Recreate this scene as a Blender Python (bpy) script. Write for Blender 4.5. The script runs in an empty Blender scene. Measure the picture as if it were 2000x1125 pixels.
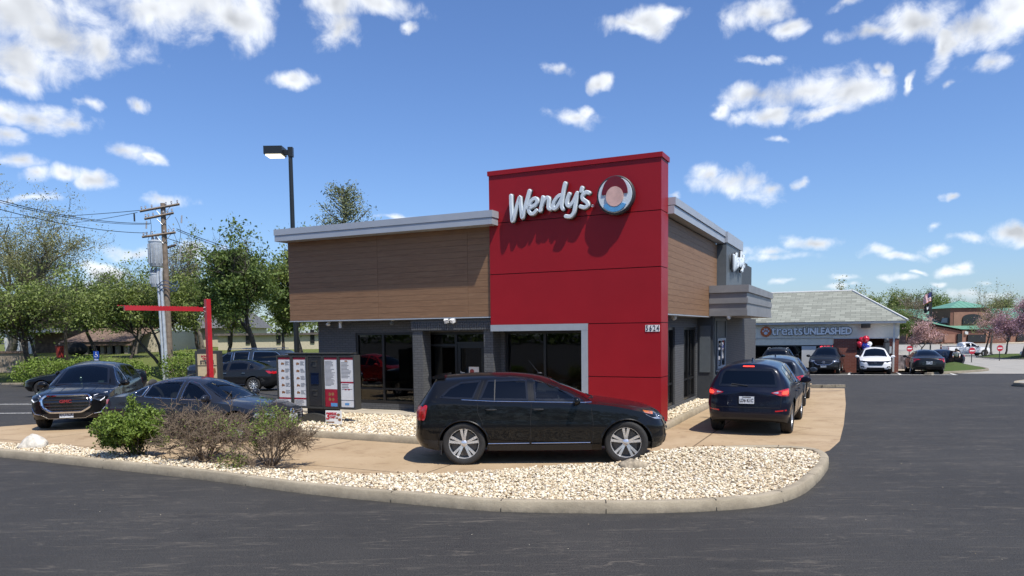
import bpy, bmesh, math, random
import numpy as np
from mathutils import Vector, Matrix, noise as mnoise
from mathutils.geometry import delaunay_2d_cdt
from mathutils.bvhtree import BVHTree
PI = math.pi
S = bpy.context.scene
COL = S.collection
rnd = random.Random(7)

# ------------------------------------------------------------------ camera maths (world metres, camera at the origin, 2.4 m up)
FPX, PX, PY, CH = 1450., 1000., 750., 2.4
PITCH, ROLL = math.atan(103/1450), 0.0125
CR = Matrix.Rotation(PI/2-PITCH, 3, 'X') @ Matrix.Rotation(-ROLL, 3, 'Z')
def ray(x, y): return CR @ Vector(((x-PX)/FPX, (PY-y)/FPX, -1.))
def G(x, y, z=0.):
    d = ray(x, y); t = (z-CH)/d.z; return Vector((0, 0, CH))+t*d
def D(x, y, Y):
    d = ray(x, y); t = Y/d.y; return Vector((0, 0, CH))+t*d
TH = math.atan(690/1450)
UU = Vector((math.cos(TH), -math.sin(TH), 0)); VV = Vector((math.sin(TH), math.cos(TH), 0))
CC = G(1291, 838)
def FR(x, y, off=0.):
    d = ray(x, y); o = Vector((0, 0, CH)); t = ((CC+VV*off-o).dot(VV))/d.dot(VV); q = o+t*d-CC
    return q.dot(UU), q.z
def B(a, b, z=0.): return CC+UU*a+VV*b+Vector((0, 0, z))
cam_d = bpy.data.cameras.new('camera'); cam = bpy.data.objects.new('camera', cam_d); COL.objects.link(cam)
cam.matrix_world = Matrix.Translation((0, 0, CH)) @ CR.to_4x4()
cam_d.sensor_width = 36; cam_d.lens = 36*FPX/2000
cam_d.shift_y = (PY-562.5)/2000; cam_d.clip_end = 4000; cam_d.clip_start = .1
S.camera = cam

def interp(x, xs, ys): return float(np.interp(x, xs, ys))
def sst(x, a, b):
    t = min(1., max(0., (x-a)/(b-a))); return t*t*(3-2*t)
def gz(x, y):
    R_ = interp(y, [28, 45, 65, 100, 160], [0, -.5, -1.1, -1.8, -1.8])
    L_ = interp(y, [28, 44, 60, 90], [0, -.42, .75, 1.1])
    t = sst(x, -8, 2)
    return L_*(1-t)+R_*t

# ------------------------------------------------------------------ objects
def link(o, parent=None):
    COL.objects.link(o)
    if parent is not None: o.parent = parent
    return o
def tag(o, label=None, cat=None, group=None, kind=None):
    if label: o['label'] = label
    if cat: o['category'] = cat
    if group: o['group'] = group
    if kind: o['kind'] = kind
    return o
def thing(name, label, cat, loc=(0, 0, 0), rz=0., group=None):
    o = bpy.data.objects.new(name, None); o.empty_display_size = .2
    COL.objects.link(o); o.location = loc; o.rotation_euler = (0, 0, rz)
    return tag(o, label, cat, group)
def copy_tree(o, parent=None):
    c = o.copy(); COL.objects.link(c)
    if parent is not None: c.parent = parent
    for ch in [x for x in o.children]: copy_tree(ch, c)
    return c
class MB:
    def __init__(s): s.v = []; s.f = []; s.m = []; s.mi = 0; s.X = None
    def add(s, vs, fs):
        n = len(s.v)
        for p in vs:
            p = Vector(p)
            if s.X is not None: p = s.X @ p
            s.v.append((p.x, p.y, p.z))
        for f in fs: s.f.append(tuple(i+n for i in f)); s.m.append(s.mi)
        return s
    def box(s, x0, y0, z0, x1, y1, z1):
        x0, x1 = min(x0, x1), max(x0, x1); y0, y1 = min(y0, y1), max(y0, y1); z0, z1 = min(z0, z1), max(z0, z1)
        return s.add([(x0,y0,z0),(x1,y0,z0),(x1,y1,z0),(x0,y1,z0),(x0,y0,z1),(x1,y0,z1),(x1,y1,z1),(x0,y1,z1)],
              [(0,3,2,1),(4,5,6,7),(0,1,5,4),(1,2,6,5),(2,3,7,6),(3,0,4,7)])
    def quad(s, a, b, c, d): return s.add([a, b, c, d], [(0,1,2,3)])
    def tube(s, pts, rad, n=8, cap=True):
        pts = [Vector(p) for p in pts]
        if not hasattr(rad, '__len__'): rad = [rad]*len(pts)
        vs = []; fs = []; up = None
        for i, p in enumerate(pts):
            t = (pts[min(i+1, len(pts)-1)]-pts[max(i-1, 0)])
            if t.length < 1e-9: t = Vector((0,0,1))
            t.normalize()
            if up is None: up = t.orthogonal().normalized()
            up = (up-t*up.dot(t)); 
            if up.length < 1e-6: up = t.orthogonal()
            up.normalize(); w = t.cross(up)
            for k in range(n):
                a = 2*PI*k/n+PI/n; vs.append(p+(up*math.cos(a)+w*math.sin(a))*rad[i])
        for i in range(len(pts)-1):
            for k in range(n):
                fs.append((i*n+k, i*n+(k+1) % n, (i+1)*n+(k+1) % n, (i+1)*n+k))
        if cap:
            fs.append(tuple(range(n-1, -1, -1))); m = (len(pts)-1)*n; fs.append(tuple(m+k for k in range(n)))
        return s.add(vs, fs)
    def lathe(s, prof, n=24, origin=(0,0,0), axis='z'):
        vs = []; fs = []; m = len(prof); o = Vector(origin)
        for k in range(n):
            a = 2*PI*k/n
            for r, h in prof:
                c, d = r*math.cos(a), r*math.sin(a)
                p = {'z': (c, d, h), 'y': (c, h, d), 'x': (h, c, d)}[axis]
                vs.append(o+Vector(p))
        for k in range(n):
            for j in range(m-1):
                fs.append((k*m+j, ((k+1) % n)*m+j, ((k+1) % n)*m+j+1, k*m+j+1))
        return s.add(vs, fs)
    def prism(s, poly, a0, a1, fn=None):
        """poly: list of 2-d points; fn(u,v,w) -> 3-d"""
        fn = fn or (lambda u, v, w: (u, v, w)); n = len(poly)
        vs = [fn(p[0], p[1], a0) for p in poly]+[fn(p[0], p[1], a1) for p in poly]
        fs = [tuple(range(n-1, -1, -1)), tuple(range(n, 2*n))]+[(i, (i+1) % n, n+(i+1) % n, n+i) for i in range(n)]
        return s.add(vs, fs)
    def build(s, name, mats, parent=None, smooth=False, fixn=True, sharp=40):
        me = bpy.data.meshes.new(name); me.from_pydata(s.v, [], s.f)
        if not isinstance(mats, (list, tuple)): mats = [mats]
        for m in mats: me.materials.append(m)
        if len(mats) > 1: me.polygons.foreach_set('material_index', s.m)
        if fixn:
            bm = bmesh.new(); bm.from_mesh(me); bmesh.ops.recalc_face_normals(bm, faces=bm.faces); bm.to_mesh(me); bm.free()
        if smooth:
            me.polygons.foreach_set('use_smooth', [True]*len(me.polygons))
            try: me.set_sharp_from_angle(angle=math.radians(sharp))
            except Exception: pass
        me.update()
        return link(bpy.data.objects.new(name, me), parent)
def raw_mesh(name, verts, faces, mat, parent=None, smooth=False):
    """verts (n,3) array, faces (m,k) array"""
    verts = np.asarray(verts, dtype=np.float32); faces = np.asarray(faces, dtype=np.int32)
    me = bpy.data.meshes.new(name); m, k = faces.shape
    me.vertices.add(len(verts)); me.vertices.foreach_set('co', verts.ravel())
    me.loops.add(m*k); me.loops.foreach_set('vertex_index', faces.ravel())
    me.polygons.add(m); me.polygons.foreach_set('loop_start', np.arange(0, m*k, k, dtype=np.int32))
    me.polygons.foreach_set('loop_total', np.full(m, k, dtype=np.int32))
    if smooth: me.polygons.foreach_set('use_smooth', np.ones(m, dtype=bool))
    me.materials.append(mat); me.update(calc_edges=True); me.validate()
    return link(bpy.data.objects.new(name, me), parent)

# ------------------------------------------------------------------ materials
def new_mat(name):
    m = bpy.data.materials.new(name); m.use_nodes = True; nt = m.node_tree; nt.nodes.clear()
    out = nt.nodes.new('ShaderNodeOutputMaterial'); b = nt.nodes.new('ShaderNodeBsdfPrincipled')
    nt.links.new(b.outputs[0], out.inputs[0]); return m, nt, b
class N:
    """tiny node helper"""
    def __init__(s, nt): s.nt = nt
    def new(s, t, **k):
        n = s.nt.nodes.new('ShaderNode'+t)
        for a, v in k.items(): setattr(n, a, v)
        return n
    def set(s, sock, v):
        if hasattr(v, 'is_output') or isinstance(v, bpy.types.NodeSocket): s.nt.links.new(v, sock)
        else: sock.default_value = v
    def obj(s): 
        return s.new('TexCoord').outputs['Object']
    def pos(s): return s.new('NewGeometry').outputs['Position']
    def math(s, op, a, b=0., c=None, clamp=False):
        n = s.new('Math', operation=op, use_clamp=clamp); s.set(n.inputs[0], a); s.set(n.inputs[1], b)
        if c is not None: s.set(n.inputs[2], c)
        return n.outputs[0]
    def noise(s, vec, scale=5., detail=4., rough=.55, dist=0.):
        n = s.new('TexNoise'); s.set(n.inputs['Vector'], vec); n.inputs['Scale'].default_value = scale
        n.inputs['Detail'].default_value = detail; n.inputs['Roughness'].default_value = rough; n.inputs['Distortion'].default_value = dist
        return n.outputs['Fac']
    def mapping(s, vec, scale=(1,1,1), rot=(0,0,0), loc=(0,0,0)):
        n = s.new('Mapping'); s.set(n.inputs['Vector'], vec); n.inputs['Scale'].default_value = scale
        n.inputs['Rotation'].default_value = rot; n.inputs['Location'].default_value = loc; return n.outputs[0]
    def ramp(s, fac, stops, interp='LINEAR'):
        n = s.new('ValToRGB'); s.set(n.inputs[0], fac); cr = n.color_ramp; cr.interpolation = interp
        while len(cr.elements) < len(stops): cr.elements.new(.5)
        for e, (p, c) in zip(cr.elements, stops):
            e.position = p; e.color = tuple(c)+(1,) if hasattr(c, '__len__') else (c, c, c, 1)
        return n.outputs[0]
    def mix(s, fac, a, b, mode='MIX'):
        n = s.new('Mix', data_type='RGBA', blend_type=mode); s.set(n.inputs[0], fac)
        s.set(n.inputs[6], a if not isinstance(a, tuple) else tuple(a)+(1,)*(4-len(a)))
        s.set(n.inputs[7], b if not isinstance(b, tuple) else tuple(b)+(1,)*(4-len(b)))
        return n.outputs[2]
    def bump(s, h, strength=.3, dist=.01, normal=None):
        n = s.new('Bump'); n.inputs['Strength'].default_value = strength; n.inputs['Distance'].default_value = dist
        s.set(n.inputs['Height'], h)
        if normal is not None: s.set(n.inputs['Normal'], normal)
        return n.outputs[0]
def c3(c): return tuple(c)+(1,) if len(c) == 3 else tuple(c)
def pm(name, col, rough=.5, metal=0., var=.12, vs=6., bump=0., bs=40., spec=.5, coat=0., dist=.01, dark=None, emit=0.):
    m, nt, b = new_mat(name); k = N(nt); p = k.obj()
    if var > 0:
        f = k.noise(p, vs, 5, .6)
        d = dark or tuple(max(0, c*(1-var)) for c in col); l = tuple(min(1, c*(1+var)) for c in col)
        nt.links.new(k.ramp(f, [(.3, d), (.7, l)]), b.inputs['Base Color'])
        r = k.math('MULTIPLY_ADD', k.noise(p, vs*2.3, 3), .16, rough-.08)
        nt.links.new(r, b.inputs['Roughness'])
    else:
        b.inputs['Base Color'].default_value = c3(col); b.inputs['Roughness'].default_value = rough
    b.inputs['Metallic'].default_value = metal; b.inputs['Specular IOR Level'].default_value = spec
    if coat: b.inputs['Coat Weight'].default_value = coat; b.inputs['Coat Roughness'].default_value = .03
    if bump: nt.links.new(k.bump(k.noise(p, bs, 4), bump, dist), b.inputs['Normal'])
    if emit: b.inputs['Emission Color'].default_value = c3(col); b.inputs['Emission Strength'].default_value = emit
    return m
def paint(name, col, metal=.35, rough=.32):
    m, nt, b = new_mat(name); k = N(nt); p = k.obj()
    dust = k.noise(p, 2.2, 5, .7); z = k.new('SeparateXYZ'); nt.links.new(p, z.inputs[0])
    low = k.math('MULTIPLY', k.math('SUBTRACT', .75, z.outputs[2], clamp=True), dust, clamp=True)
    low = k.math('MULTIPLY_ADD', low, .07, .0, clamp=True)
    fl = k.noise(p, 900., 1)
    cc = k.mix(k.math('MULTIPLY', fl, .35), col, tuple(min(1, c*1.8+.004) for c in col))
    nt.links.new(k.mix(low, cc, (.16, .14, .11)), b.inputs['Base Color'])
    nt.links.new(k.math('MULTIPLY_ADD', dust, .14, rough-.07), b.inputs['Roughness'])
    b.inputs['Metallic'].default_value = metal; b.inputs['Specular IOR Level'].default_value = .12
    b.inputs['Coat Weight'].default_value = .68; b.inputs['Coat IOR'].default_value = 1.42
    nt.links.new(k.math('MULTIPLY_ADD', dust, .06, .01), b.inputs['Coat Roughness'])
    bn = k.bump(k.noise(p, 2.4, 2), .05, .012)
    nt.links.new(bn, b.inputs['Normal']); nt.links.new(bn, b.inputs['Coat Normal'])
    return m
def tinted(name, col=(.10, .12, .13), t=.55, rough=.01):
    """tinted glass: part transmits straight, part glossy black"""
    m = bpy.data.materials.new(name); m.use_nodes = True; nt = m.node_tree; nt.nodes.clear(); k = N(nt)
    out = k.new('OutputMaterial'); tr = k.new('BsdfTransparent'); tr.inputs[0].default_value = c3(col)
    gl = k.new('BsdfGlossy'); gl.inputs['Color'].default_value = (1, 1, 1, 1)
    d = k.noise(k.obj(), 3., 4); nt.links.new(k.math('MULTIPLY_ADD', d, .03, rough), gl.inputs['Roughness'])
    fr = k.new('Fresnel'); fr.inputs[0].default_value = 1.55
    nt.links.new(k.bump(k.noise(k.obj(), 1.3, 2), .05, .02), gl.inputs['Normal'])
    mx = k.new('MixShader'); nt.links.new(fr.outputs[0], mx.inputs[0]); nt.links.new(tr.outputs[0], mx.inputs[1]); nt.links.new(gl.outputs[0], mx.inputs[2])
    nt.links.new(mx.outputs[0], out.inputs[0]); return m
M = {}
M['black_plastic'] = pm('black_plastic', (.018, .018, .019), .55, bump=.15, bs=200)
M['rubber'] = pm('rubber', (.022, .021, .02), .8, var=.3, vs=9, bump=.3, bs=90)
M['dark'] = pm('dark_interior', (.012, .012, .013), .9)
M['chrome'] = pm('chrome', (.62, .63, .65), .12, metal=1., var=.08)
M['alloy'] = pm('bright_alloy', (.62, .63, .64), .3, metal=.6, var=.1); M['bright_rim'] = pm('chromed_rim', (.74, .75, .77), .2, metal=.7, var=.06)
M['black_alloy'] = pm('black_alloy', (.02, .02, .022), .25, metal=.4, coat=.6)
M['car_glass'] = tinted('car_glass', (.16, .19, .19))
M['privacy_glass'] = tinted('privacy_glass', (.03, .034, .036))
M['clear_glass'] = tinted('clear_glass', (.55, .6, .6))
M['frit'] = pm('glass_border', (.008, .008, .009), .12, coat=.5)
M['tail_red'] = pm('tail_lamp_red', (.45, .008, .012), .12, coat=1., var=.25, vs=14, bump=.2, bs=60)
M['tail_lit'] = pm('brake_lamp_lit', (1., .05, .03), .2, var=.2, emit=1.6)
M['lamp_clear'] = pm('lamp_lens', (.5, .52, .54), .08, metal=.6, coat=1., var=.35, vs=18, bump=.3, bs=30)
M['lamp_dark'] = pm('lamp_housing', (.06, .065, .07), .08, metal=.5, coat=1., var=.5, vs=22)
M['drl'] = pm('daytime_lamp', (.8, .82, .85), .2, var=.05, emit=.12)
M['amber'] = pm('amber_lens', (.75, .2, .03), .15, coat=1.)
M['seat'] = pm('seat_cloth', (.035, .034, .035), .8, bump=.3, bs=80)
M['seat_tan'] = pm('seat_tan', (.35, .26, .17), .7)
M['plate'] = pm('plate_white', (.62, .66, .7), .4, var=.06)
M['plate_ink'] = pm('plate_ink', (.02, .02, .03), .5)
M['white_paint'] = pm('white_paint', (.78, .78, .76), .5, var=.06)
M['skin'] = pm('skin', (.42, .24, .17), .6, var=.08)

# ------------------------------------------------------------------ text
_txt = {}
def text_mesh(txt, size=1., depth=.01, bold=0., align='CENTER', name='lettering', mat=None, parent=None, mw=None, sx=1., space=1.):
    key = (txt, size, depth, bold, align, sx, space)
    cu = bpy.data.curves.new('t', 'FONT'); cu.body = txt; cu.size = size; cu.extrude = depth/2; cu.offset = bold
    cu.align_x = align; cu.align_y = 'CENTER'; cu.resolution_u = 3; cu.space_character = space
    o = bpy.data.objects.new('t', cu); COL.objects.link(o)
    dg = bpy.context.evaluated_depsgraph_get(); me = bpy.data.meshes.new_from_object(o.evaluated_get(dg))
    COL.objects.unlink(o); bpy.data.objects.remove(o); bpy.data.curves.remove(cu)
    me.name = name; me.materials.clear(); me.materials.append(mat)
    m = mw @ Matrix.Diagonal((sx, 1, 1, 1)) if mw is not None else Matrix.Diagonal((sx, 1, 1, 1))
    me.transform(m)
    return link(bpy.data.objects.new(name, me), parent)
def frame_m(o, xa, ya):
    """matrix whose local x -> xa, y -> ya, z -> xa cross ya, origin o"""
    xa = Vector(xa).normalized(); ya = Vector(ya).normalized(); za = xa.cross(ya)
    m = Matrix((xa, ya, za)).transposed().to_4x4(); m.translation = Vector(o); return m

# ------------------------------------------------------------------ filled polygons
def inpoly(x, y, P_):
    c = False; n = len(P_); j = n-1
    for i in range(n):
        xi, yi = P_[i][0], P_[i][1]; xj, yj = P_[j][0], P_[j][1]
        if (yi > y) != (yj > y) and x < (xj-xi)*(y-yi)/(yj-yi)+xi: c = not c
        j = i
    return c
def dense(poly, step, closed=True):
    out = []; n = len(poly)
    for i in range(n if closed else n-1):
        a = Vector(poly[i][:2]); b = Vector(poly[(i+1) % n][:2]); k = max(1, int((b-a).length/step))
        for j in range(k): out.append(a.lerp(b, j/k))
    if not closed: out.append(Vector(poly[-1][:2]))
    return out
def fill(poly, step, holes=()):
    """triangulate a 2-d outline with inner grid points; returns verts2d, faces, n_outline"""
    ol = dense(poly, step); n = len(ol)
    pts = list(ol); edges = [(i, (i+1) % n) for i in range(n)]
    for h in holes:
        hl = dense(h, step); m = len(pts); pts += hl; edges += [(m+i, m+(i+1) % len(hl)) for i in range(len(hl))]
    xs = [p[0] for p in ol]; ys = [p[1] for p in ol]
    x = min(xs)+step*.5
    while x < max(xs):
        y = min(ys)+step*.5
        while y < max(ys):
            if inpoly(x, y, ol) and not any(inpoly(x, y, h) for h in holes): pts.append(Vector((x+rnd.uniform(-.1,.1)*step, y+rnd.uniform(-.1,.1)*step)))
            y += step
        x += step
    r = delaunay_2d_cdt(pts, edges, [], 0, 1e-5)
    vs, fs = r[0], r[2]; out = []
    for f in fs:
        cx = sum(vs[i][0] for i in f)/3; cy = sum(vs[i][1] for i in f)/3
        if inpoly(cx, cy, ol) and not any(inpoly(cx, cy, h) for h in holes): out.append(tuple(f))
    return vs, out
def sheet(name, poly, mat, off, step=1., zf=None, kind='structure', label=None, cat=None, parent=None, holes=()):
    vs, fs = fill(poly, step, holes); zf = zf or gz
    b = MB(); b.add([(p[0], p[1], zf(p[0], p[1])+off) for p in vs], fs)
    o = b.build(name, mat, parent, fixn=False)
    me = o.data
    if len(me.polygons) and me.polygons[0].normal.z < 0: me.flip_normals()
    if kind: o['kind'] = kind
    if label: tag(o, label, cat)
    return o
def smooth_line(pts, n=6):
    """Catmull-Rom"""
    P_ = [Vector(p) for p in pts]; out = []
    for i in range(len(P_)-1):
        a = P_[max(i-1, 0)]; b = P_[i]; c = P_[i+1]; d = P_[min(i+2, len(P_)-1)]
        for j in range(n):
            t = j/n; out.append(.5*((2*b)+(c-a)*t+(2*a-5*b+4*c-d)*t*t+(-a+3*b-3*c+d)*t**3))
    out.append(P_[-1]); return out
# ------------------------------------------------------------------ vehicles
def sphere(b, c, r, nu=16, nv=10):
    vs = []; fs = []
    for j in range(nv+1):
        ph = PI*j/nv
        for i in range(nu):
            a = 2*PI*i/nu
            vs.append((c[0]+r[0]*math.sin(ph)*math.cos(a), c[1]+r[1]*math.sin(ph)*math.sin(a), c[2]+r[2]*math.cos(ph)))
    for j in range(nv):
        for i in range(nu): fs.append((j*nu+i, j*nu+(i+1) % nu, (j+1)*nu+(i+1) % nu, (j+1)*nu+i))
    return b.add(vs, fs)
def inset(poly, d):
    P_ = [Vector(p[:2]) for p in poly]; n = len(P_); A = sum(P_[i].x*P_[(i+1) % n].y-P_[(i+1) % n].x*P_[i].y for i in range(n))
    sg = 1 if A > 0 else -1; out = []
    for i in range(n):
        e1 = (P_[i]-P_[i-1]).normalized(); e2 = (P_[(i+1) % n]-P_[i]).normalized()
        n1 = Vector((-e1.y, e1.x))*sg; n2 = Vector((-e2.y, e2.x))*sg; m = n1+n2
        if m.length < 1e-6: m = n1
        m.normalize(); k = max(.45, m.dot(n1)); out.append(P_[i]+m*d/k)
    return out
def rounded(poly, r=.04, n=3):
    P_ = [Vector(p[:2]) for p in poly]; out = []; m = len(P_)
    for i in range(m):
        a, b, c = P_[i-1], P_[i], P_[(i+1) % m]; la, lc = (a-b).length, (c-b).length
        q = min(r, la*.45, lc*.45); p0 = b+(a-b).normalized()*q; p2 = b+(c-b).normalized()*q
        for j in range(n+1):
            t = j/n; out.append(p0*(1-t)**2+b*2*t*(1-t)+p2*t*t)
    return out
def edge_dist(x, y, P_):
    best = 9; p = Vector((x, y)); n = len(P_)
    for i in range(n):
        a = P_[i]; b = P_[(i+1) % n]; ab = b-a; t = max(0, min(1, (p-a).dot(ab)/max(1e-9, ab.length_squared))); best = min(best, (p-a-ab*t).length)
    return best
class Car:
    def __init__(s, sp, root, paint_m, low_m=None, cut=None):
        s.sp = sp; s.root = root; s.L = sp['L']; s.Wh = sp['W']/2
        s.paint = paint_m; s.low = low_m or M['black_plastic']
        sm = lambda l: smooth_line([(a, b, 0) for a, b in l], 5) if sp.get('smooth', True) else [Vector((a, b, 0)) for a, b in l]
        t = sm(sp['top']); s.tx = [p.x for p in t]; s.tz = [p.y for p in t]
        t = sm(sp['belt']); s.bx = [p.x for p in t]; s.bz = [p.y for p in t]
        s.axles = [sp['fo'], sp['fo']+sp['wb']]; s.ra = sp.get('ra', sp['r']*1.16)
        s.body()
    def X(s, q): return s.L/2-q
    def section(s, q):
        sp = s.sp; L = s.L; nf = sp.get('nf', .75); nr = sp.get('nr', .45); p = sp.get('np', 3.3); w = s.Wh
        if q < nf: w = s.Wh*max(0., 1-(1-q/nf)**p)**(1/p)
        if q > L-nr: w = min(w, s.Wh*max(0., 1-(1-(L-q)/nr)**3.2)**(1/3.2))
        # gentle overall plan taper
        m = abs((q-L*.5)/(L*.5)); w *= 1-.05*m**3
        z0 = sp['gc']+.05*max(0, 1-q/.5)**2+.10*max(0, 1-(L-q)/.6)**2
        zt = interp(q, s.tx, s.tz); zb = min(interp(q, s.bx, s.bz), zt-.035)
        H = sp['H']; qq = max(0., min(1., (zt-zb-.04)/(H-zb-.04)))
        pts = []; zc = sp.get('crease', .62)
        for i in range(13):
            t = i/12; z = z0+(zb-z0)*t
            y = w*(1-.09*max(0, 1-t/.42)**2-.035*max(0, (t-.45)/.55)**2)
            y += .014*math.exp(-((z-zc)/.05)**2)*min(1, w)-.012*math.exp(-((z-zc+.16)/.09)**2)*min(1, w)
            pts.append((max(0, y), z))
        yD = pts[-1][0]; crown = (.075+.03*qq)*min(1, w/.5+.2); crown = min(crown, (zt-zb)*.75)
        yF = yD*.9*(1-qq)+sp['rw']*qq if w > .3 else yD*.9
        yF = min(yF, yD*.97); zF = zt-crown
        for i in range(1, 9):
            t = i/8; bul = .02*math.sin(PI*t)*qq
            pts.append((yD+(yF-yD)*t+bul, zb+(zF-zb)*t))
        for i in range(1, 9):
            y = yF*(1-i/8); pts.append((y, zF+crown*(1-(y/max(yF, 1e-6))**2.4)**.85))
        return pts
    def shear(s, q, z):
        d = interp(z, *zip(*s.sp['nose']))*math.exp(-(q/.5)**2); e = interp(z, *zip(*s.sp['tail']))*math.exp(-((s.L-q)/.5)**2)
        return q+d-e
    def body(s):
        L = s.L; nf = .45; a = [nf*(1-math.cos(PI/2*i/14)) for i in range(14)]; st = sp_step = s.sp.get('step', .035)
        n = int((L-2*nf)/st); b = [nf+(L-2*nf)*i/n for i in range(n)]; c = [L-x for x in a[::-1]]
        qs = a+b+[L-nf]+c; K = None; vs = []
        for q in qs:
            sec = s.section(min(max(q, 1e-12), L-1e-12)); K = len(sec)
            for y, z in sec: vs.append([s.X(s.shear(q, z)), y, z])
        m = len(qs); fs = [(i*K+j, (i+1)*K+j, (i+1)*K+j+1, i*K+j+1) for i in range(m-1) for j in range(K-1)]
        full = [tuple(v) for v in vs]+[(v[0], -v[1], v[2]) for v in vs]
        ff = fs+[tuple(i+len(vs) for i in f[::-1]) for f in fs]
        s.bvh = BVHTree.FromPolygons([Vector(v) for v in full], ff)
        # arches: drop faces inside, pull the rim to the circle
        V = [list(v) for v in vs]; keep = []
        ax = [s.X(q) for q in s.axles]; R = s.ra; r0 = s.sp['r']
        cuts = [(rounded(p, .03), k) for p, k in s.sp.get('see', [])]
        for f in fs:
            cx = sum(vs[i][0] for i in f)/4; cz = sum(vs[i][2] for i in f)/4; cy = sum(vs[i][1] for i in f)/4
            if any(math.hypot(cx-A, cz-r0) < R for A in ax) and cz < 1.1 and cy > s.Wh-.4: continue
            bad = False
            for P_, kind in cuts:
                u, v = (L/2-cx, cz) if kind == 'side' else (L/2-cx, cy) if kind == 'top' else (cy, cz)
                if kind == 'rear' and cx > -L/2+1.2: continue
                if kind == 'top' and cz < s.sp.get('zwin', .9): continue
                if inpoly(u, v, P_) and edge_dist(u, v, P_) > .022: bad = True
            if not bad: keep.append(f)
        cnt = {}
        for f in keep:
            for i in f: cnt[i] = cnt.get(i, 0)+1
        for i in cnt:
            v = V[i]
            for A in ax:
                d = math.hypot(v[0]-A, v[2]-r0)
                if d < R+.03 and v[2] < 1.1 and v[1] > s.Wh-.4 and d > .01:
                    if cnt[i] < 4 or d < R: v[0] = A+(v[0]-A)*R/d; v[2] = r0+(v[2]-r0)*R/d
        o = MB(); lo = s.sp.get('clad', .0); n = len(V)
        W_ = [tuple(v) for v in V]+[(v[0], -v[1], v[2]) for v in V]
        o.v = W_
        for f in keep:
            cz = sum(V[i][2] for i in f)/4; cx = sum(V[i][0] for i in f)/4; cy = sum(V[i][1] for i in f)/4
            mi = 0
            if lo and (cz < lo): mi = 1
            if s.sp.get('archclad') and any(math.hypot(cx-A, cz-r0) < R+.06 for A in ax) and cy > s.Wh-.4 and cz < 1: mi = 1
            o.f.append(f); o.m.append(mi); o.f.append(tuple(i+n for i in f[::-1])); o.m.append(mi)
        ob = o.build('body', [s.paint, s.low], s.root, fixn=False)
        me = ob.data; bm = bmesh.new(); bm.from_mesh(me)
        bmesh.ops.remove_doubles(bm, verts=bm.verts, dist=.0006)
        bmesh.ops.delete(bm, geom=[v for v in bm.verts if not v.link_faces], context='VERTS')
        bmesh.ops.recalc_face_normals(bm, faces=bm.faces); bm.to_mesh(me); bm.free()
        me.polygons.foreach_set('use_smooth', [True]*len(me.polygons)); me.set_sharp_from_angle(angle=math.radians(38))
        s.body_ob = ob
        # underside, wheel wells
        u = MB(); w = s.Wh-.34; g = s.sp['gc']
        zc = min(.62, min(s.bz)-.05)
        u.box(-L/2+.35, -w, g+.03, L/2-.35, w, zc)
        if s.sp.get('solid'):
            pass
        else:
            # wide interior floor between the wheel wells
            x1 = ax[0]-R-.02; x0 = ax[1]+R+.02
            u.box(x0, -(s.Wh-.08), g+.02, x1, s.Wh-.08, zc-.003)
        for A in ax:
            for sg in (-1, 1):
                vs2 = []; fs2 = []; k = 16
                for i in range(k+1):
                    a_ = -PI*.08+PI*1.16*i/k
                    for y in (s.Wh-.36, s.Wh-.045): vs2.append((A+R*1.0*math.cos(a_), sg*y, r0+R*1.0*math.sin(a_)))
                for i in range(k): fs2.append((2*i, 2*i+1, 2*i+3, 2*i+2))
                u.add(vs2, fs2)
                u.add([(A+R*math.cos(2*PI*i/20), sg*(s.Wh-.36), max(g+.03, r0+R*math.sin(2*PI*i/20))) for i in range(20)], [tuple(range(20))])
        u.build('underbody', M['dark'], s.root)
    def hit(s, view, u, v, sg=1):
        L = s.L
        if view == 'side': o, d = Vector((s.X(u), 3*sg, v)), Vector((0, -sg, 0))
        elif view == 'top': o, d = Vector((s.X(u), v, 4)), Vector((0, 0, -1))
        elif view == 'front': o, d = Vector((L, u, v)), Vector((-1, 0, 0))
        else: o, d = Vector((-L, u, v)), Vector((1, 0, 0))
        h = s.bvh.ray_cast(o, d, 12)
        if h[0] is None:
            h = s.bvh.find_nearest(o+d*(3 if view == 'side' else 4 if view == 'top' else L/2))
        return h[0], d
    def panel(s, name, poly, view, mat, off=.006, step=.09, sides=(1,), parent=None, round_=.03, holes=(), skirt=.02, mats=None):
        out = []
        P_ = rounded(poly, round_) if round_ else [Vector(p[:2]) for p in poly]
        vs, fs = fill(P_, step, holes)
        for sg in sides:
            b = MB(); pv = []; dd = None
            for p in vs:
                u, v = p[0], p[1]
                if view in ('front', 'rear', 'top') and len(sides) > 1:
                    if view == 'top': v = v*sg
                    else: u = u*sg
                h, d = s.hit(view, u, v, sg); pv.append(h-d*off); dd = d
            n = len(pv); ed = {}
            for f in fs:
                for i in range(3):
                    e = (f[i], f[(i+1) % 3]); k = tuple(sorted(e)); ed[k] = ed.get(k, 0)+1
            rim = [k for k, c in ed.items() if c == 1]
            F_ = list(fs)+[(a, b_, b_+n, a+n) for a, b_ in rim]
            b.add(pv+[p+dd*skirt for p in pv], F_)
            o = b.build(name, mat, parent or s.root, smooth=True, sharp=50)
            bm = bmesh.new(); bm.from_mesh(o.data); bmesh.ops.delete(bm, geom=[v for v in bm.verts if not v.link_faces], context='VERTS'); bm.to_mesh(o.data); bm.free()
            out.append(o)
        return out
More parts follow.
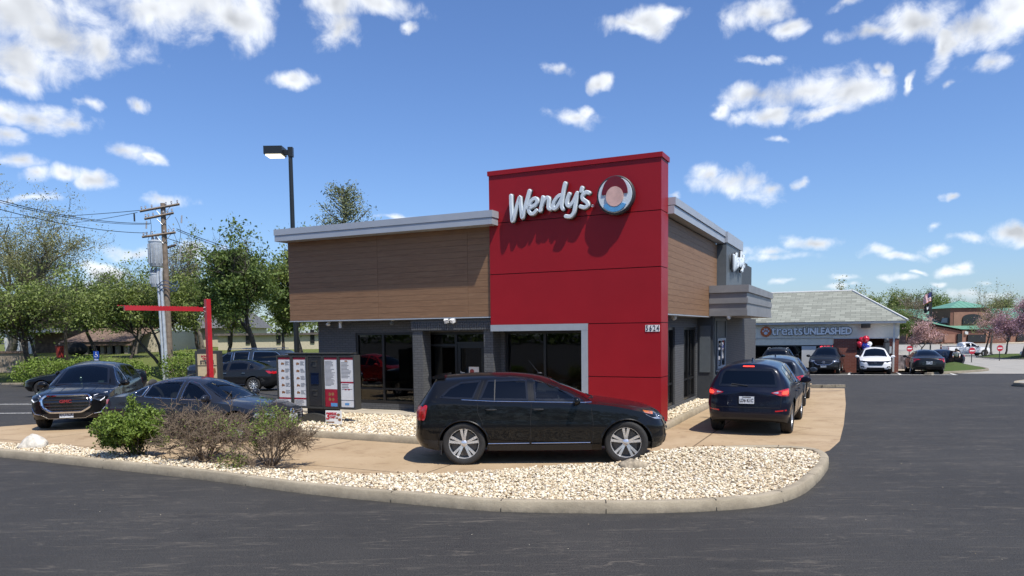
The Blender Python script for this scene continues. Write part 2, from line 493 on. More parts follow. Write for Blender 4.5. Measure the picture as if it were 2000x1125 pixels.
    def line(s, name, pts, view, mat, r=.006, off=.002, sides=(1,), closed=False, parent=None, flat=True, step=.08):
        out = []
        for sg in sides:
            b = MB(); P_ = dense(pts, step, closed)
            if closed: P_.append(P_[0])
            W_ = []
            for p in P_:
                u, v = p[0], p[1]
                if view in ('front', 'rear') and len(sides) > 1: u *= sg
                if view == 'top' and len(sides) > 1: v *= sg
                h, d = s.hit(view, u, v, sg); W_.append(h-d*off)
            b.tube(W_, r, 6); out.append(b.build(name, mat, parent or s.root, smooth=True))
        return out
    def window(s, poly, view, glass, sides=(1,), name='window', frame=None, fr=.012, border=.035, thin=True):
        os_ = s.panel(name, poly, view, glass, off=.004, sides=sides, skirt=.004)
        for i, sg in enumerate(sides):
            ins = inset(rounded(poly, .03), border)
            if border: 
                pn = s.panel('window_border', poly, view, M['frit'], off=.007, sides=(sg,), holes=[ins], skirt=.006, parent=os_[i])
            if frame: s.line('window_trim', rounded(poly, .03), view, frame, r=fr, off=.004, sides=(sg,), closed=True, parent=os_[i])
        return os_
def rim_mesh(b, R, style, w=.2):
    # barrel; outer face looks to +y
    b.lathe([(R*1.0, w*.5), (R*.91, w*.5-.002), (R*.89, w*.42), (R*.9, w*.1), (R*.88, -w*.4)], 32, axis='y')
    def spoke(a, w0, w1, y0, y1, r0=.14, r1=.95):
        ca, sa = math.cos(a), math.sin(a); P_ = []
        for r, ww, y in ((R*r0, w0, y0), (R*(r0+r1)/2, (w0+w1)/2, (y0+y1)/2+.004), (R*r1, w1, y1)):
            for sx in (-1, 1):
                for dy in (0, -.028): P_.append((r*ca-sx*ww*sa, y+dy-(.0 if dy else abs(0)), r*sa+sx*ww*ca))
        fs = []
        for k in (0, 4): fs += [(k, k+2, k+6, k+4), (k+1, k+5, k+7, k+3), (k, k+4, k+5, k+1), (k+2, k+3, k+7, k+6)]
        fs += [(0, 1, 3, 2), (8, 10, 11, 9)]
        b.add(P_, fs)
    yf = w*.36
    n = {'double5': 5, 'five': 5, 'ten': 10, 'multi': 7}[style]
    for k in range(n):
        a = 2*PI*k/n+PI/2
        if style == 'double5':
            spoke(a-.17, .017, .026, yf, yf+.02, .2, .95); spoke(a+.17, .017, .026, yf, yf+.02, .2, .95)
            spoke(a, .04, .02, yf-.012, yf-.012, .1, .42)
        elif style == 'five': spoke(a, .035, .06, yf, yf+.02)
        elif style == 'ten': spoke(a, .012, .018, yf, yf+.02)
        else: spoke(a-.1, .012, .02, yf, yf+.02); spoke(a+.12, .012, .014, yf, yf+.02)
    b.lathe([(0, yf+.012), (R*.13, yf+.01), (R*.2, yf-.004), (R*.2, yf-.05)], 20, axis='y')
    for k in range(5):
        a = 2*PI*k/5+.3; b.lathe([(0, yf+.006), (.011, yf+.004), (.011, yf-.02)], 6, origin=(R*.155*math.cos(a), 0, R*.155*math.sin(a)), axis='y')
_wheels = {}
def wheels(car, style='five', rim_m=None, rr=.70, steer=0., parent=None, tw=.235):
    r = car.sp['r']; R = r*rr; rim_m = rim_m or M['alloy']; key = (r, style, rim_m.name, rr)
    for A in [car.X(q) for q in car.axles]:
        for sg in (1, -1):
            e = bpy.data.objects.new('wheel', None); e.empty_display_size = .1; link(e, car.root)
            e.location = (A, sg*(car.Wh-.035-tw/2), r)
            st = steer if A == car.X(car.axles[0]) else 0
            e.rotation_euler = (0, 0, st+(0 if sg > 0 else PI))
            if key not in _wheels:
                t = MB(); h = tw/2
                t.lathe([(R*.93, -h*.86), (R*1.03, -h*.93), (r*.9, -h*1.04), (r*.975, -h*.9), (r, -h*.62), (r, -h*.30), (r-.008, -h*.28), (r-.008, -h*.22), (r, -h*.2), (r, h*.2), (r-.008, h*.22), (r-.008, h*.28), (r, h*.30), (r, h*.62), (r*.975, h*.9), (r*.9, h*1.04), (R*1.03, h*.93), (R*.93, h*.86)], 48, axis='y')
                to = t.build('tyre', M['rubber'], None, smooth=True, sharp=50)
                q = MB(); rim_mesh(q, R, style, tw*.86); ro = q.build('rim', rim_m, None, smooth=True, sharp=35)
                d = MB(); d.lathe([(R*.25, .02), (R*.78, .02), (R*.78, 0), (R*.25, 0)], 28, axis='y'); d.lathe([(0, -.045), (R*.9, -.045)], 28, axis='y')
                do = d.build('brake_disc', pm('brake_steel', (.12, .115, .11), .4, metal=.7) if 'brake_steel' not in bpy.data.materials else bpy.data.materials['brake_steel'], None)
                _wheels[key] = (to.data, ro.data, do.data)
                for x in (to, ro, do): bpy.data.objects.remove(x)
            for nm, dat in zip(('tyre', 'rim', 'brake_disc'), _wheels[key]): link(bpy.data.objects.new(nm, dat), e)
def mirrors(car, q, z, mat=None, y=None, size=(.075, .125, .085)):
    for sg in (1, -1):
        h, _ = car.hit('side', q, z, sg); b = MB()
        c = (h.x, h.y+sg*.14, h.z+.045); sphere(b, c, size)
        b.v = [(min(v[0], 1e9) if v[0] > c[0]-.035 else c[0]-.035, v[1], v[2]) for v in b.v]
        b.tube([(h.x+.02, h.y-sg*.03, h.z-.01), (h.x, h.y+sg*.1, h.z+.01)], [.035, .022], 8)
        o = b.build('mirror', mat or car.paint, car.root, smooth=True, sharp=60)
def handles(car, qs, z, mat=None, sides=(1, -1)):
    for q in qs:
        for sg in sides:
            h, _ = car.hit('side', q, z, sg); h2, _ = car.hit('side', q+.2, z+.005, sg); b = MB(); o = Vector((0, sg*.03, 0))
            b.tube([h-Vector((0, sg*.01, 0)), h.lerp(h2, .15)+o, h.lerp(h2, .85)+o, h2-Vector((0, sg*.01, 0))], [.012, .016, .016, .012], 8)
            b.build('door_handle', mat or car.paint, car.root, smooth=True)
def seats(car, q0, zf, mat=None, rows=2, wheel_side=1):
    """front seats at distance q0 from the nose"""
    mat = mat or M['seat']
    for r_ in range(rows):
        for sg in (1, -1):
            x = car.X(q0+r_*.95); y = sg*.36; b = MB()
            b.X = Matrix.Translation((x, y, zf))
            sphere(b, (0, 0, .0), (.28, .25, .1)); 
            b.X = Matrix.Translation((x-.24, y, zf+.32)) @ Matrix.Rotation(-.22, 4, 'Y'); sphere(b, (0, 0, 0), (.1, .25, .36))
            b.X = Matrix.Translation((x-.33, y, zf+.72)) @ Matrix.Rotation(-.15, 4, 'Y'); sphere(b, (0, 0, 0), (.055, .14, .1)); b.tube([(0, -.06, -.2), (0, -.06, 0)], .008, 6); b.tube([(0, .06, -.2), (0, .06, 0)], .008, 6)
            b.build('seat', mat, car.root, smooth=True)
    b = MB(); x = car.X(q0-.42); y = wheel_side*.36; c = Vector((x, y, zf+.3))
    ax = Vector((-.35, 0, 1)).normalized()
    pts = [c+Vector((math.cos(a)*.0, math.sin(a)*.18, 0))+ax*math.cos(a)*.18 for a in [2*PI*i/24 for i in range(25)]]
    b.tube(pts, .015, 6, cap=False); b.tube([c+Vector((0, -.17, 0)), c, c+Vector((0, .17, 0))], .02, 6); b.tube([c, c+Vector((.3, 0, -.12))], .03, 6)
    b.build('steering_wheel', M['black_plastic'], car.root, smooth=True)
    b = MB(); x = car.X(q0-.62); b.X = Matrix.Translation((x, 0, zf+.16)); sphere(b, (0, 0, 0), (.32, car.Wh-.16, .14)); b.build('dashboard', M['black_plastic'], car.root, smooth=True)
def plate(car, view, txt, z, y=0., w=.32, h=.16, up=.0):
    p, d = car.hit(view, y, z); ps = [car.hit(view, y+dy, z+dz)[0].x for dy in (-w/2, 0, w/2) for dz in (-h/2, h/2)]
    sg = 1 if view == 'front' else -1; x = (max(ps) if sg > 0 else min(ps))+sg*.012
    b = MB(); b.box(x-.006, y-w/2, z-h/2, x+.006, y+w/2, z+h/2); b.box(x-sg*.06, y-w/2+.02, z-h/2+.02, x-sg*.006, y+w/2-.02, z+h/2-.02)
    o = b.build('license_plate', M['plate'], car.root)
    mw = frame_m((x+sg*.009, y, z-.008), (0, sg, 0), (0, 0, 1))
    text_mesh(txt, .105, .004, .001, name='plate_lettering', mat=M['plate_ink'], parent=o, mw=mw, sx=.72)
    b = MB(); b.box(x+sg*.006, y-w*.3, z+h*.36, x+sg*.009, y+w*.3, z+h*.44); b.build('plate_band', M['frit'], o)
    return o
def ring(name, car, pts, view, mat, r, off=.01, parent=None): return car.line(name, pts, view, mat, r=r, off=off, closed=True, parent=parent)

# ---- shapes -------------------------------------------------------
SUV = dict(L=4.68, W=1.92, H=1.70, wb=2.82, fo=.93, r=.375, gc=.27, rw=.60, crease=.72,
  top=[(0,.86),(.10,.93),(.3,1.0),(.8,1.075),(1.32,1.13),(1.42,1.16),(1.8,1.40),(2.15,1.59),(2.45,1.66),(2.9,1.70),(3.5,1.685),(4.05,1.63),(4.22,1.60),(4.28,1.50),(4.45,1.26),(4.58,1.10),(4.68,1.0)],
  belt=[(0,.80),(.5,.90),(1.3,1.02),(2.5,1.05),(3.5,1.09),(4.2,1.12),(4.5,1.02),(4.68,.92)],
  nose=[(.2,.10),(.45,0),(.7,.02),(.9,.10),(1.1,.1)], tail=[(.2,.12),(.5,0),(.8,.02),(1.1,.02),(1.7,.0)])
SEDAN = dict(L=4.68, W=1.80, H=1.44, wb=2.70, fo=.90, r=.33, gc=.22, rw=.55, crease=.66,
  top=[(0,.68),(.1,.74),(.35,.82),(.8,.89),(1.22,.945),(1.3,.97),(1.7,1.18),(2.05,1.34),(2.4,1.42),(2.75,1.44),(3.2,1.39),(3.55,1.28),(3.9,1.12),(4.05,1.075),(4.45,1.04),(4.62,1.0),(4.68,.94)],
  belt=[(0,.62),(.5,.74),(1.3,.88),(2.5,.92),(3.5,.97),(4.2,.99),(4.68,.86)],
  nose=[(.2,.12),(.4,0),(.6,.03),(.8,.12),(1,.12)], tail=[(.2,.12),(.5,0),(.8,.02),(1.0,.05),(1.3,.05)])
def variant(base, **k):
    d = dict(base); sx = k.pop('sx', 1.); sz = k.pop('sz', 1.)
    d = {a: b for a, b in d.items()}
    for a in ('top', 'belt'): d[a] = [(x*sx, z*sz) for x, z in d[a]]
    for a in ('L', 'wb', 'fo'): d[a] *= sx
    d['H'] *= sz; d['nose'] = [(z*sz, q) for z, q in d['nose']]; d['tail'] = [(z*sz, q) for z, q in d['tail']]
    d.update(k); return d
def scalep(p, sx, sz): return [(x*sx, z*sz) for x, z in p]
def place(root, front_px=None, pos=None, yaw=0.):
    root.location = pos; root.rotation_euler = (0, 0, yaw)
def head_to(dx, dy): return math.atan2(dy, dx)
# ---- the cars -----------------------------------------------------
P_black = paint('black_car_paint', (.004, .0042, .005), .0, .3)
P_navy = paint('navy_car_paint', (.004, .006, .016), .05, .3)
P_grey = paint('grey_blue_car_paint', (.019, .0215, .029), .3, .32)
P_slate = paint('slate_car_paint', (.024, .034, .052), .2, .32)
P_gunmetal = paint('gunmetal_car_paint', (.014, .015, .017), .2, .3)
P_white = paint('white_car_paint', (.72, .72, .72), .0, .35)
P_silver = paint('silver_car_paint', (.35, .37, .4), .7, .3)

# 1 black crossover at the front
def black_crossover():
    root = thing('black_crossover', 'glossy black crossover with bright alloy wheels passing in front of the red tower', 'car')
    W1 = [(3.92,1.50),(4.10,1.42),(3.98,1.30),(3.72,1.16),(3.34,1.135)]
    wq = [(3.40,1.59),(3.78,1.56),(3.98,1.46),(4.16,1.275),(3.90,1.255),(3.54,1.24)]
    wr = [(2.58,1.60),(3.30,1.59),(3.44,1.238),(2.55,1.215)]
    wf = [(2.46,1.60),(2.18,1.52),(1.92,1.38),(1.62,1.19),(1.66,1.075),(2.46,1.095)]
    wf = [(2.47,1.60),(2.25,1.56),(1.95,1.42),(1.70,1.27),(1.60,1.20),(2.44,1.212)]
    ws = [(1.38,.02),(1.40,.62),(2.16,.48),(2.2,0),(2.16,-.48),(1.40,-.62)]
    ws = [(1.42,-.66),(1.36,0),(1.42,.66),(2.12,.5),(2.2,0),(2.12,-.5)]
    sp = dict(SUV, wb=2.92, fo=.80, r=.39, rw=.62, belt=[(0,.82),(.5,.98),(1.3,1.13),(2.5,1.175),(3.5,1.205),(4.2,1.23),(4.5,1.12),(4.68,1.0)],
      top=[(0,.90),(.10,.97),(.3,1.04),(.8,1.12),(1.32,1.18),(1.42,1.21),(1.8,1.42),(2.15,1.58),(2.45,1.655),(2.9,1.70),(3.5,1.70),(4.05,1.67),(4.25,1.645),(4.31,1.55),(4.48,1.30),(4.60,1.14),(4.68,1.02)], see=[(wf, 'side'), ([(a, abs(b)) for a, b in [(1.36,0),(1.42,.66),(2.12,.5),(2.2,0)]], 'top')], zwin=1.24, step=.03)
    c = Car(sp, root, P_black)
    c.window(wf, 'side', M['clear_glass'], sides=(1, -1), frame=None)
    c.window(wr, 'side', M['privacy_glass'], sides=(1, -1)); c.window(wq, 'side', M['privacy_glass'], sides=(1, -1))
    c.line('door_pillar', [(3.16,1.59),(3.16,1.22)], 'side', M['black_plastic'], r=.013, off=.004, sides=(1, -1))
    c.window(ws, 'top', M['clear_glass'], name='windshield', border=.04)
    c.window([(-.56,1.24),(.56,1.24),(.50,1.54),(-.50,1.54)], 'rear', M['privacy_glass'], name='rear_window')
    c.line('chrome_strip', [(1.42,1.165),(2.4,1.19),(3.2,1.21),(3.75,1.24)], 'side', M['chrome'], r=.010, off=.004, sides=(1, -1))
    c.line('sill_strip', [(1.45,.42),(2.50,.415)], 'side', M['chrome'], r=.009, off=.005, sides=(1, -1))
    c.line('sill_strip', [(2.54,.415),(3.28,.41)], 'side', M['chrome'], r=.009, off=.005, sides=(1, -1))
    c.line('door_seam', [(1.44,1.15),(1.40,.75),(1.42,.34)], 'side', M['dark'], r=.005, off=-.001, sides=(1, -1))
    c.line('door_seam', [(2.52,1.59),(2.50,1.1),(2.52,.7),(2.52,.33)], 'side', M['dark'], r=.005, off=-.001, sides=(1, -1))
    c.line('door_seam', [(3.36,1.58),(3.47,1.24),(3.46,1.0),(3.38,.80),(3.32,.62),(3.26,.34)], 'side', M['dark'], r=.005, off=-.001, sides=(1, -1))
    c.panel('side_skirt', [(1.42,.27),(1.42,.39),(3.30,.38),(3.30,.27)], 'side', M['black_plastic'], off=.012, sides=(1, -1), skirt=.04)
    c.panel('tail_lamp', [(4.36,1.15),(4.60,1.12),(4.66,.85),(4.42,.85)], 'side', M['tail_red'], off=.012, sides=(1, -1), round_=.05)
    c.panel('tail_lamp', [(.66,1.12),(.84,1.12),(.84,.84),(.72,.86)], 'rear', M['tail_red'], off=.012, sides=(1, -1))
    c.panel('headlight', [(.08,.90),(.28,.95),(.50,1.0),(.46,.93),(.28,.84),(.12,.82)], 'side', M['lamp_clear'], off=.010, sides=(1, -1), round_=.04)
    c.panel('turn_lamp', [(.30,.965),(.50,1.005),(.47,.965),(.32,.925)], 'side', M['amber'], off=.014, sides=(1, -1), round_=.01)
    c.panel('grille', [(-.5,.58),(.5,.58),(.6,.88),(-.6,.88)], 'front', M['chrome'], off=.012)
    for z in (.64, .72, .80): c.line('grille_bar', [(-.5, z), (.5, z)], 'front', M['black_plastic'], r=.022, off=.012)
    c.panel('lower_grille', [(-.6,.36),(.6,.36),(.66,.5),(-.66,.5)], 'front', M['black_plastic'], off=.01)
    c.panel('front_splitter', [(.03,.30),(.03,.42),(.60,.42),(.62,.27)], 'side', M['black_plastic'], off=.006, sides=(1, -1))
    c.panel('rear_bumper_trim', [(3.95,.27),(4.02,.46),(4.66,.50),(4.66,.32)], 'side', M['black_plastic'], off=.006, sides=(1, -1))
    for A in c.axles: # wheel arch lips
        c.line('arch_lip', [(A+(c.ra+.008)*math.cos(a), c.sp['r']+(c.ra+.008)*math.sin(a)) for a in [PI*(.0+i/24) for i in range(25)]], 'side', c.paint, r=.014, off=-.002, sides=(1, -1))
    b = MB(); b.prism([(0, 1.645), (.24, 1.685), (.24, 1.62), (.02, 1.605)], -.56, .56, lambda u, v, w: (c.X(4.33)+u, w*(1-.06*(u < .1)), v))
    b.build('roof_spoiler', P_black, root, smooth=True)
    b = MB(); b.tube([(c.X(2.35), .1, 1.66), (c.X(2.55), .1, 1.93)], [.006, .002], 6); sphere(b, (c.X(2.34), .1, 1.665), (.05, .03, .025)); b.build('antenna', M['black_plastic'], root)
    for sg in (1, -1):
        b = MB(); b.box(c.X(4.14), sg*(c.Wh-.30), .20, c.X(4.12), sg*(c.Wh-.05), .45); b.build('mud_flap', M['black_plastic'], root)
        c.line('wiper', [(1.34, sg*.1+.05), (1.44, sg*.1+.6*sg if sg > 0 else -.45)], 'top', M['black_plastic'], r=.01, off=.012)
    mirrors(c, 1.70, 1.17); handles(c, (2.28, 3.12), 1.05, M['black_plastic'])
    seats(c, 2.35, .72, M['seat_tan']); wheels(c, 'double5', M['bright_rim'], .75, steer=-.16)
    c.line('hood_seam', [(.35, .72), (1.3, .76)], 'top', M['dark'], r=.005, off=-.001, sides=(1, -1))
    plate(c, 'rear', 'DA4 K7P', .80)
    return root, c
r_, c_ = black_crossover()
place(r_, pos=(.53, 14.12, 0), yaw=-.034); r_.scale = (1.0, 1.0, .955)
for w_ in r_.children:
    if w_.name.startswith('wheel'): w_.scale = (1., 1., 1/.955); w_.location.z = .39/.955*1.0

# 2 big-grilled black SUV facing the camera
def grille_suv():
    root = thing('grille_suv', 'black family SUV facing the camera with wide chrome ringed grille and RFO N2K plate', 'car')
    wf = [(2.42,1.56),(2.2,1.51),(1.95,1.38),(1.72,1.20),(1.66,1.07),(2.40,1.085)]
    ws = [(1.40,-.68),(1.32,0),(1.40,.68),(2.10,.53),(2.18,0),(2.10,-.53)]
    sp = variant(SUV, sx=.99, sz=.985, clad=.36, archclad=True, crease=.78, W=1.90,
                 see=[(wf, 'side'), ([(1.32,0),(1.40,.68),(2.10,.53),(2.18,0)], 'top')], zwin=1.12, nf=.6, rw=.62,
                 nose=[(.2,.10),(.4,0),(.9,.02),(1.05,.10)])
    c = Car(sp, root, P_black)
    c.window(wf, 'side', M['car_glass'], sides=(1, -1), frame=M['chrome'], fr=.008)
    c.window([(2.55,1.56),(3.22,1.55),(3.14,1.13),(2.53,1.09)], 'side', M['privacy_glass'], sides=(1, -1))
    c.window([(3.34,1.54),(3.85,1.50),(4.0,1.38),(3.75,1.24),(3.28,1.14)], 'side', M['privacy_glass'], sides=(1, -1))
    c.window(ws, 'top', M['car_glass'], name='windshield', border=.05)
    g = [(-.55,.60),(-.36,.48),(.36,.48),(.55,.60),(.58,.80),(.50,.90),(-.50,.90),(-.58,.80)]
    gr = c.panel('grille', g, 'front', M['frit'], off=.012)[0]
    for z in (.56, .64, .72, .80): c.line('grille_bar', [(-.5, z), (.5, z)], 'front', M['black_alloy'], r=.018, off=.012, parent=gr)
    ring('grille_surround', c, rounded(g, .06), 'front', M['chrome'], .038, off=.03, parent=gr)
    mw = frame_m((c.hit('front', 0, .75)[0].x+.04, 0, .755), (0, 1, 0), (0, 0, 1))
    text_mesh('GMC', .105, .02, .003, name='badge', mat=pm('badge_red', (.26, .03, .035), .3), parent=root, mw=mw, sx=1.2)
    for sg in (1, -1):
        hl = c.panel('headlight', [(sg*.60,.90),(sg*.88,.96),(sg*.90,.76),(sg*.78,.72),(sg*.62,.80)][::sg], 'front', M['lamp_dark'], off=.01, round_=.03)[0]
        c.line('running_light', [(sg*.62,.885),(sg*.83,.935),(sg*.835,.80),(sg*.76,.74)], 'front', M['drl'], r=.012, off=.03, step=.25, parent=hl)
        c.line('bumper_trim', [(sg*.62,.42),(sg*.76,.44),(sg*.86,.60)], 'front', M['chrome'], r=.010, off=.012)
    c.panel('lower_intake', [(-.5,.33),(.5,.33),(.56,.44),(.42,.46),(-.42,.46),(-.56,.44)], 'front', M['black_plastic'], off=.012)
    c.line('lower_trim', [(-.6,.42),(-.42,.32),(.42,.32),(.6,.42)], 'front', M['chrome'], r=.009, off=.02)
    plate(c, 'front', 'RFO\u00b7N2K', .42)
    b = MB(); sphere(b, (c.X(1.62), -.08, 1.22), (.02, .035, .07)); b.build('air_freshener', pm('freshener', (.5, .7, .55), .6), root)
    b = MB(); b.X = Matrix.Translation((c.X(1.60), .42, 1.135)) @ Matrix.Rotation(-.6, 4, 'Y'); b.box(-.004, -.07, -.05, .004, .07, .05); b.build('window_sticker', pm('sticker', (.5, .65, .6), .5), root)
    c.panel('rear_lamp', [(4.25,1.10),(4.52,1.05),(4.56,.9),(4.36,.92)], 'side', M['tail_red'], off=.01, sides=(1, -1))
    for a_ in ([(1.42,1.05),(1.40,.75),(1.42,.38)], [(2.47,1.57),(2.46,1.1),(2.47,.38)], [(3.26,1.55),(3.2,1.1),(3.38,.86),(3.28,.38)]):
        c.line('door_seam', a_, 'side', M['dark'], r=.005, off=-.001, sides=(1, -1))
    for sg in (.25, .55): c.line('hood_crease', [(.3, sg*.9), (1.28, sg)], 'top', c.paint, r=.012, off=-.004, sides=(1, -1))
    mirrors(c, 1.62, 1.06); handles(c, (2.25, 3.08), .93); seats(c, 2.3, .70); wheels(c, 'five', M['black_alloy'], .68, steer=.02)
    return root, c
r2, c2 = grille_suv()
hd = Vector((.25, -.97, 0)).normalized(); fr = Vector((-11.4, 18.9, 0)); place(r2, pos=fr-hd*2.3, yaw=head_to(hd.x, hd.y))

# 3 grey sedan behind the shrubs
def sedan_body(root, sp, pnt, glass=None, see=False, side_frame=None, **k):
    sx = sp['L']/4.68; sz = sp['H']/1.44
    wf = scalep([(2.36,1.36),(2.1,1.30),(1.85,1.17),(1.62,1.02),(1.56,.94),(2.34,.955)], sx, sz)
    wr = scalep([(2.47,1.365),(2.9,1.36),(3.3,1.27),(3.34,1.0),(2.45,.96)], sx, sz)
    wq = scalep([(3.38,1.24),(3.52,1.19),(3.66,1.09),(3.62,1.03),(3.42,1.01)], sx, sz)
    ws = scalep([(1.30,-.66/sz),(1.22,0),(1.30,.66/sz),(2.0,.49/sz),(2.08,0),(2.0,-.49/sz)], sx, sz)
    bw = scalep([(3.02,-.42/sz),(2.98,0),(3.02,.42/sz),(3.85,.56/sz),(3.9,0),(3.85,-.56/sz)], sx, sz)
    sp = dict(sp)
    if see: sp['see'] = [(wf, 'side'), (wr, 'side'), ([(a, abs(b)) for a, b in ws[1:5]], 'top'), ([(a, abs(b)) for a, b in bw[1:5]], 'top')]; sp['zwin'] = 1.0*sz
    c = Car(sp, root, pnt)
    glass = glass or M['privacy_glass']
    c.window(wf, 'side', glass, sides=(1, -1), frame=side_frame, fr=.008); c.window(wr, 'side', glass, sides=(1, -1), frame=side_frame, fr=.008); c.window(wq, 'side', glass, sides=(1, -1), frame=side_frame, fr=.008)
    c.window(ws, 'top', glass, name='windshield', border=.04); c.window(bw, 'top', glass, name='rear_window', border=.04)
    for a_ in ([(1.38,.93),(1.36,.6),(1.4,.3)], [(2.42,1.37),(2.40,.95),(2.41,.3)], [(3.35,1.22),(3.36,1.0),(3.42,.75),(3.28,.55),(3.24,.3)]):
        c.line('door_seam', scalep(a_, sx, sz), 'side', M['dark'], r=.005, off=-.001, sides=(1, -1))
    return c, sx, sz
def grey_sedan():
    root = thing('grey_sedan', 'dark grey blue sedan with an open front window behind the row of shrubs', 'car')
    c, sx, sz = sedan_body(root, variant(SEDAN, sz=.985, sx=1.01), P_grey, M['clear_glass'], see=True, side_frame=M['chrome'])
    c.panel('grille', [(-.45,.50),(.45,.50),(.52,.66),(-.52,.66)], 'front', M['frit'], off=.01)
    for z in (.53, .58, .63): c.line('grille_bar', [(-.48, z), (.48, z)], 'front', M['chrome'], r=.007, off=.016)
    b = MB(); x = c.hit('front', 0, .62)[0].x+.02; b.lathe([(.055, x), (.065, x+.012), (.075, x)], 20, origin=(0, 0, .63), axis='x'); b.build('round_badge', M['chrome'], root)
    for sg in (1, -1):
        c.panel('headlight', [(sg*.50,.62),(sg*.84,.66),(sg*.86,.56),(sg*.52,.53)][::sg], 'front', M['lamp_clear'], off=.01)
        c.panel('fog_intake', [(sg*.5,.34),(sg*.78,.36),(sg*.74,.46),(sg*.5,.44)][::sg], 'front', M['black_plastic'], off=.008)
    c.panel('lower_intake', [(-.45,.30),(.45,.30),(.48,.44),(-.48,.44)], 'front', M['black_plastic'], off=.01)
    c.panel('tail_lamp', [(4.36,.92),(4.64,.90),(4.66,.80),(4.42,.80)], 'side', M['tail_red'], off=.01, sides=(1, -1))
    plate(c, 'front', 'GX4 T2B', .47); mirrors(c, 1.62, .93); handles(c, (2.2, 3.08), .84); seats(c, 2.25, .55)
    wheels(c, 'five', M['alloy'], .66)
    # driver: one continuous skinned figure
    return root, c
r3, c3_ = grey_sedan()
hd = Vector((.963, -.27, 0)).normalized(); fr = Vector((-5.1, 17.1, 0)); place(r3, pos=fr-hd*2.34, yaw=head_to(hd.x, hd.y))

# 4, 5, 6: hatch seen from behind
def rear_suv(name, label, pnt, sp, txt=None, lit=False, bow=False, rails=False, clad=True, frontview=None):
    root = thing(name, label, 'car'); sp = dict(sp)
    if clad: sp.update(clad=.40, archclad=True)
    c = Car(sp, root, pnt); k = sp['H']/1.70; q = sp['L']/4.68
    f = lambda l: scalep(l, q, k)
    fz = lambda l: [(a, b*k) for a, b in l]
    c.window(f([(2.42,1.58),(2.2,1.52),(1.95,1.38),(1.70,1.20),(1.64,1.08),(2.40,1.09)]), 'side', M['privacy_glass'], sides=(1, -1), frame=M['chrome'], fr=.007)
    c.window(f([(2.54,1.58),(3.22,1.57),(3.14,1.14),(2.52,1.10)]), 'side', M['privacy_glass'], sides=(1, -1), frame=M['chrome'], fr=.007)
    c.window(f([(3.34,1.56),(3.82,1.50),(3.98,1.38),(3.75,1.24),(3.28,1.15)]), 'side', M['privacy_glass'], sides=(1, -1))
    c.window([(1.40*q,-.68),(1.32*q,0),(1.40*q,.68),(2.10*q,.52),(2.18*q,0),(2.10*q,-.52)], 'top', M['privacy_glass'], name='windshield', border=.05)
    c.window(fz([(-.64,1.13),(.64,1.13),(.60,1.40),(.52,1.53),(-.52,1.53),(-.60,1.40)]), 'rear', M['privacy_glass'], name='rear_window', border=.05)
    for sg in (1, -1):
        c.panel('tail_lamp', fz([(sg*.50,1.00),(sg*.86,1.10),(sg*.87,.92),(sg*.70,.93)][::sg]), 'rear', M['tail_red'], off=.012)
        if lit:
            c.panel('brake_light', fz([(sg*.74,1.03),(sg*.85,1.055),(sg*.85,.96),(sg*.73,.96)][::sg]), 'rear', M['tail_lit'], off=.018)
            c.panel('reverse_light', fz([(sg*.54,1.0),(sg*.66,1.03),(sg*.66,.985)][::sg]), 'rear', M['lamp_clear'], off=.018, round_=.01)
        c.panel('reflector', fz([(sg*.60,.60),(sg*.83,.62),(sg*.83,.59),(sg*.60,.57)][::sg]), 'rear', M['tail_red'], off=.01, round_=.005)
    c.panel('plate_recess', fz([(-.42,.70),(.42,.70),(.48,.92),(-.48,.92)]), 'rear', pnt, off=.004)
    if lit: c.panel('high_brake_light', fz([(-.12,1.575),(.12,1.575),(.12,1.595),(-.12,1.595)]), 'rear', M['tail_lit'], off=.02, round_=0)
    c.line('tailgate_seam', fz([(-.74,1.1),(-.70,.66),(.70,.66),(.74,1.1)]), 'rear', M['dark'], r=.006, off=-.001)
    if txt: plate(c, 'rear', txt, .83*k)
    if bow:
        x = c.hit('rear', 0, .98*k)[0].x-.02; b = MB(); P_ = [(-.11,-.012),(-.035,-.012),(-.045,-.035),(.02,-.035),(.032,-.012),(.11,-.012),(.12,.014),(.04,.014),(.05,.035),(-.02,.035),(-.03,.014),(-.10,.014)]
        b.prism(P_, x, x-.015, lambda u, v, w: (w, -u, v+.99*k)); b.build('badge', pm('badge_gold', (.6, .42, .12), .3, metal=.6), root)
        for i, (t, s_) in enumerate((('Trax', .05), ('ACADEMY', .03))): pass
    c.line('wiper', fz([(.0,1.15),(.35,1.19)]), 'rear', M['black_plastic'], r=.012, off=.02)
    b = MB(); b.prism([(0,0),(.22,0),(.2,.03),(.05,.1),(.02,.06)], -.02, .02, lambda u, v, w: (c.X((3.75)*q)-u*.7+.1, w, c.hit('top', 3.7*q, 0)[0].z+v*.8-.01)); b.build('antenna', M['frit'], root)
    if rails:
        for sg in (1, -1):
            b = MB(); z = lambda s_: c.hit('top', s_, .55)[0].z
            b.tube([(c.X(s_), sg*.56, z(s_)+.06*(0 if s_ in (2.2*q, 3.9*q) else 1)) for s_ in (2.2*q, 2.4*q, 3.0*q, 3.7*q, 3.9*q)], .018, 8); b.build('roof_rail', M['alloy'], root, smooth=True)
    for a_ in ([(2.47,1.57),(2.46,1.1),(2.47,.38)], [(3.26,1.55),(3.2,1.1),(3.38,.86),(3.28,.38)]): c.line('door_seam', f(a_), 'side', M['dark'], r=.005, off=-.001, sides=(1, -1))
    mirrors(c, 1.62*q, 1.07*k, pnt); handles(c, (2.25*q, 3.08*q), .95*k); wheels(c, 'multi', M['alloy'], .66)
    return root, c
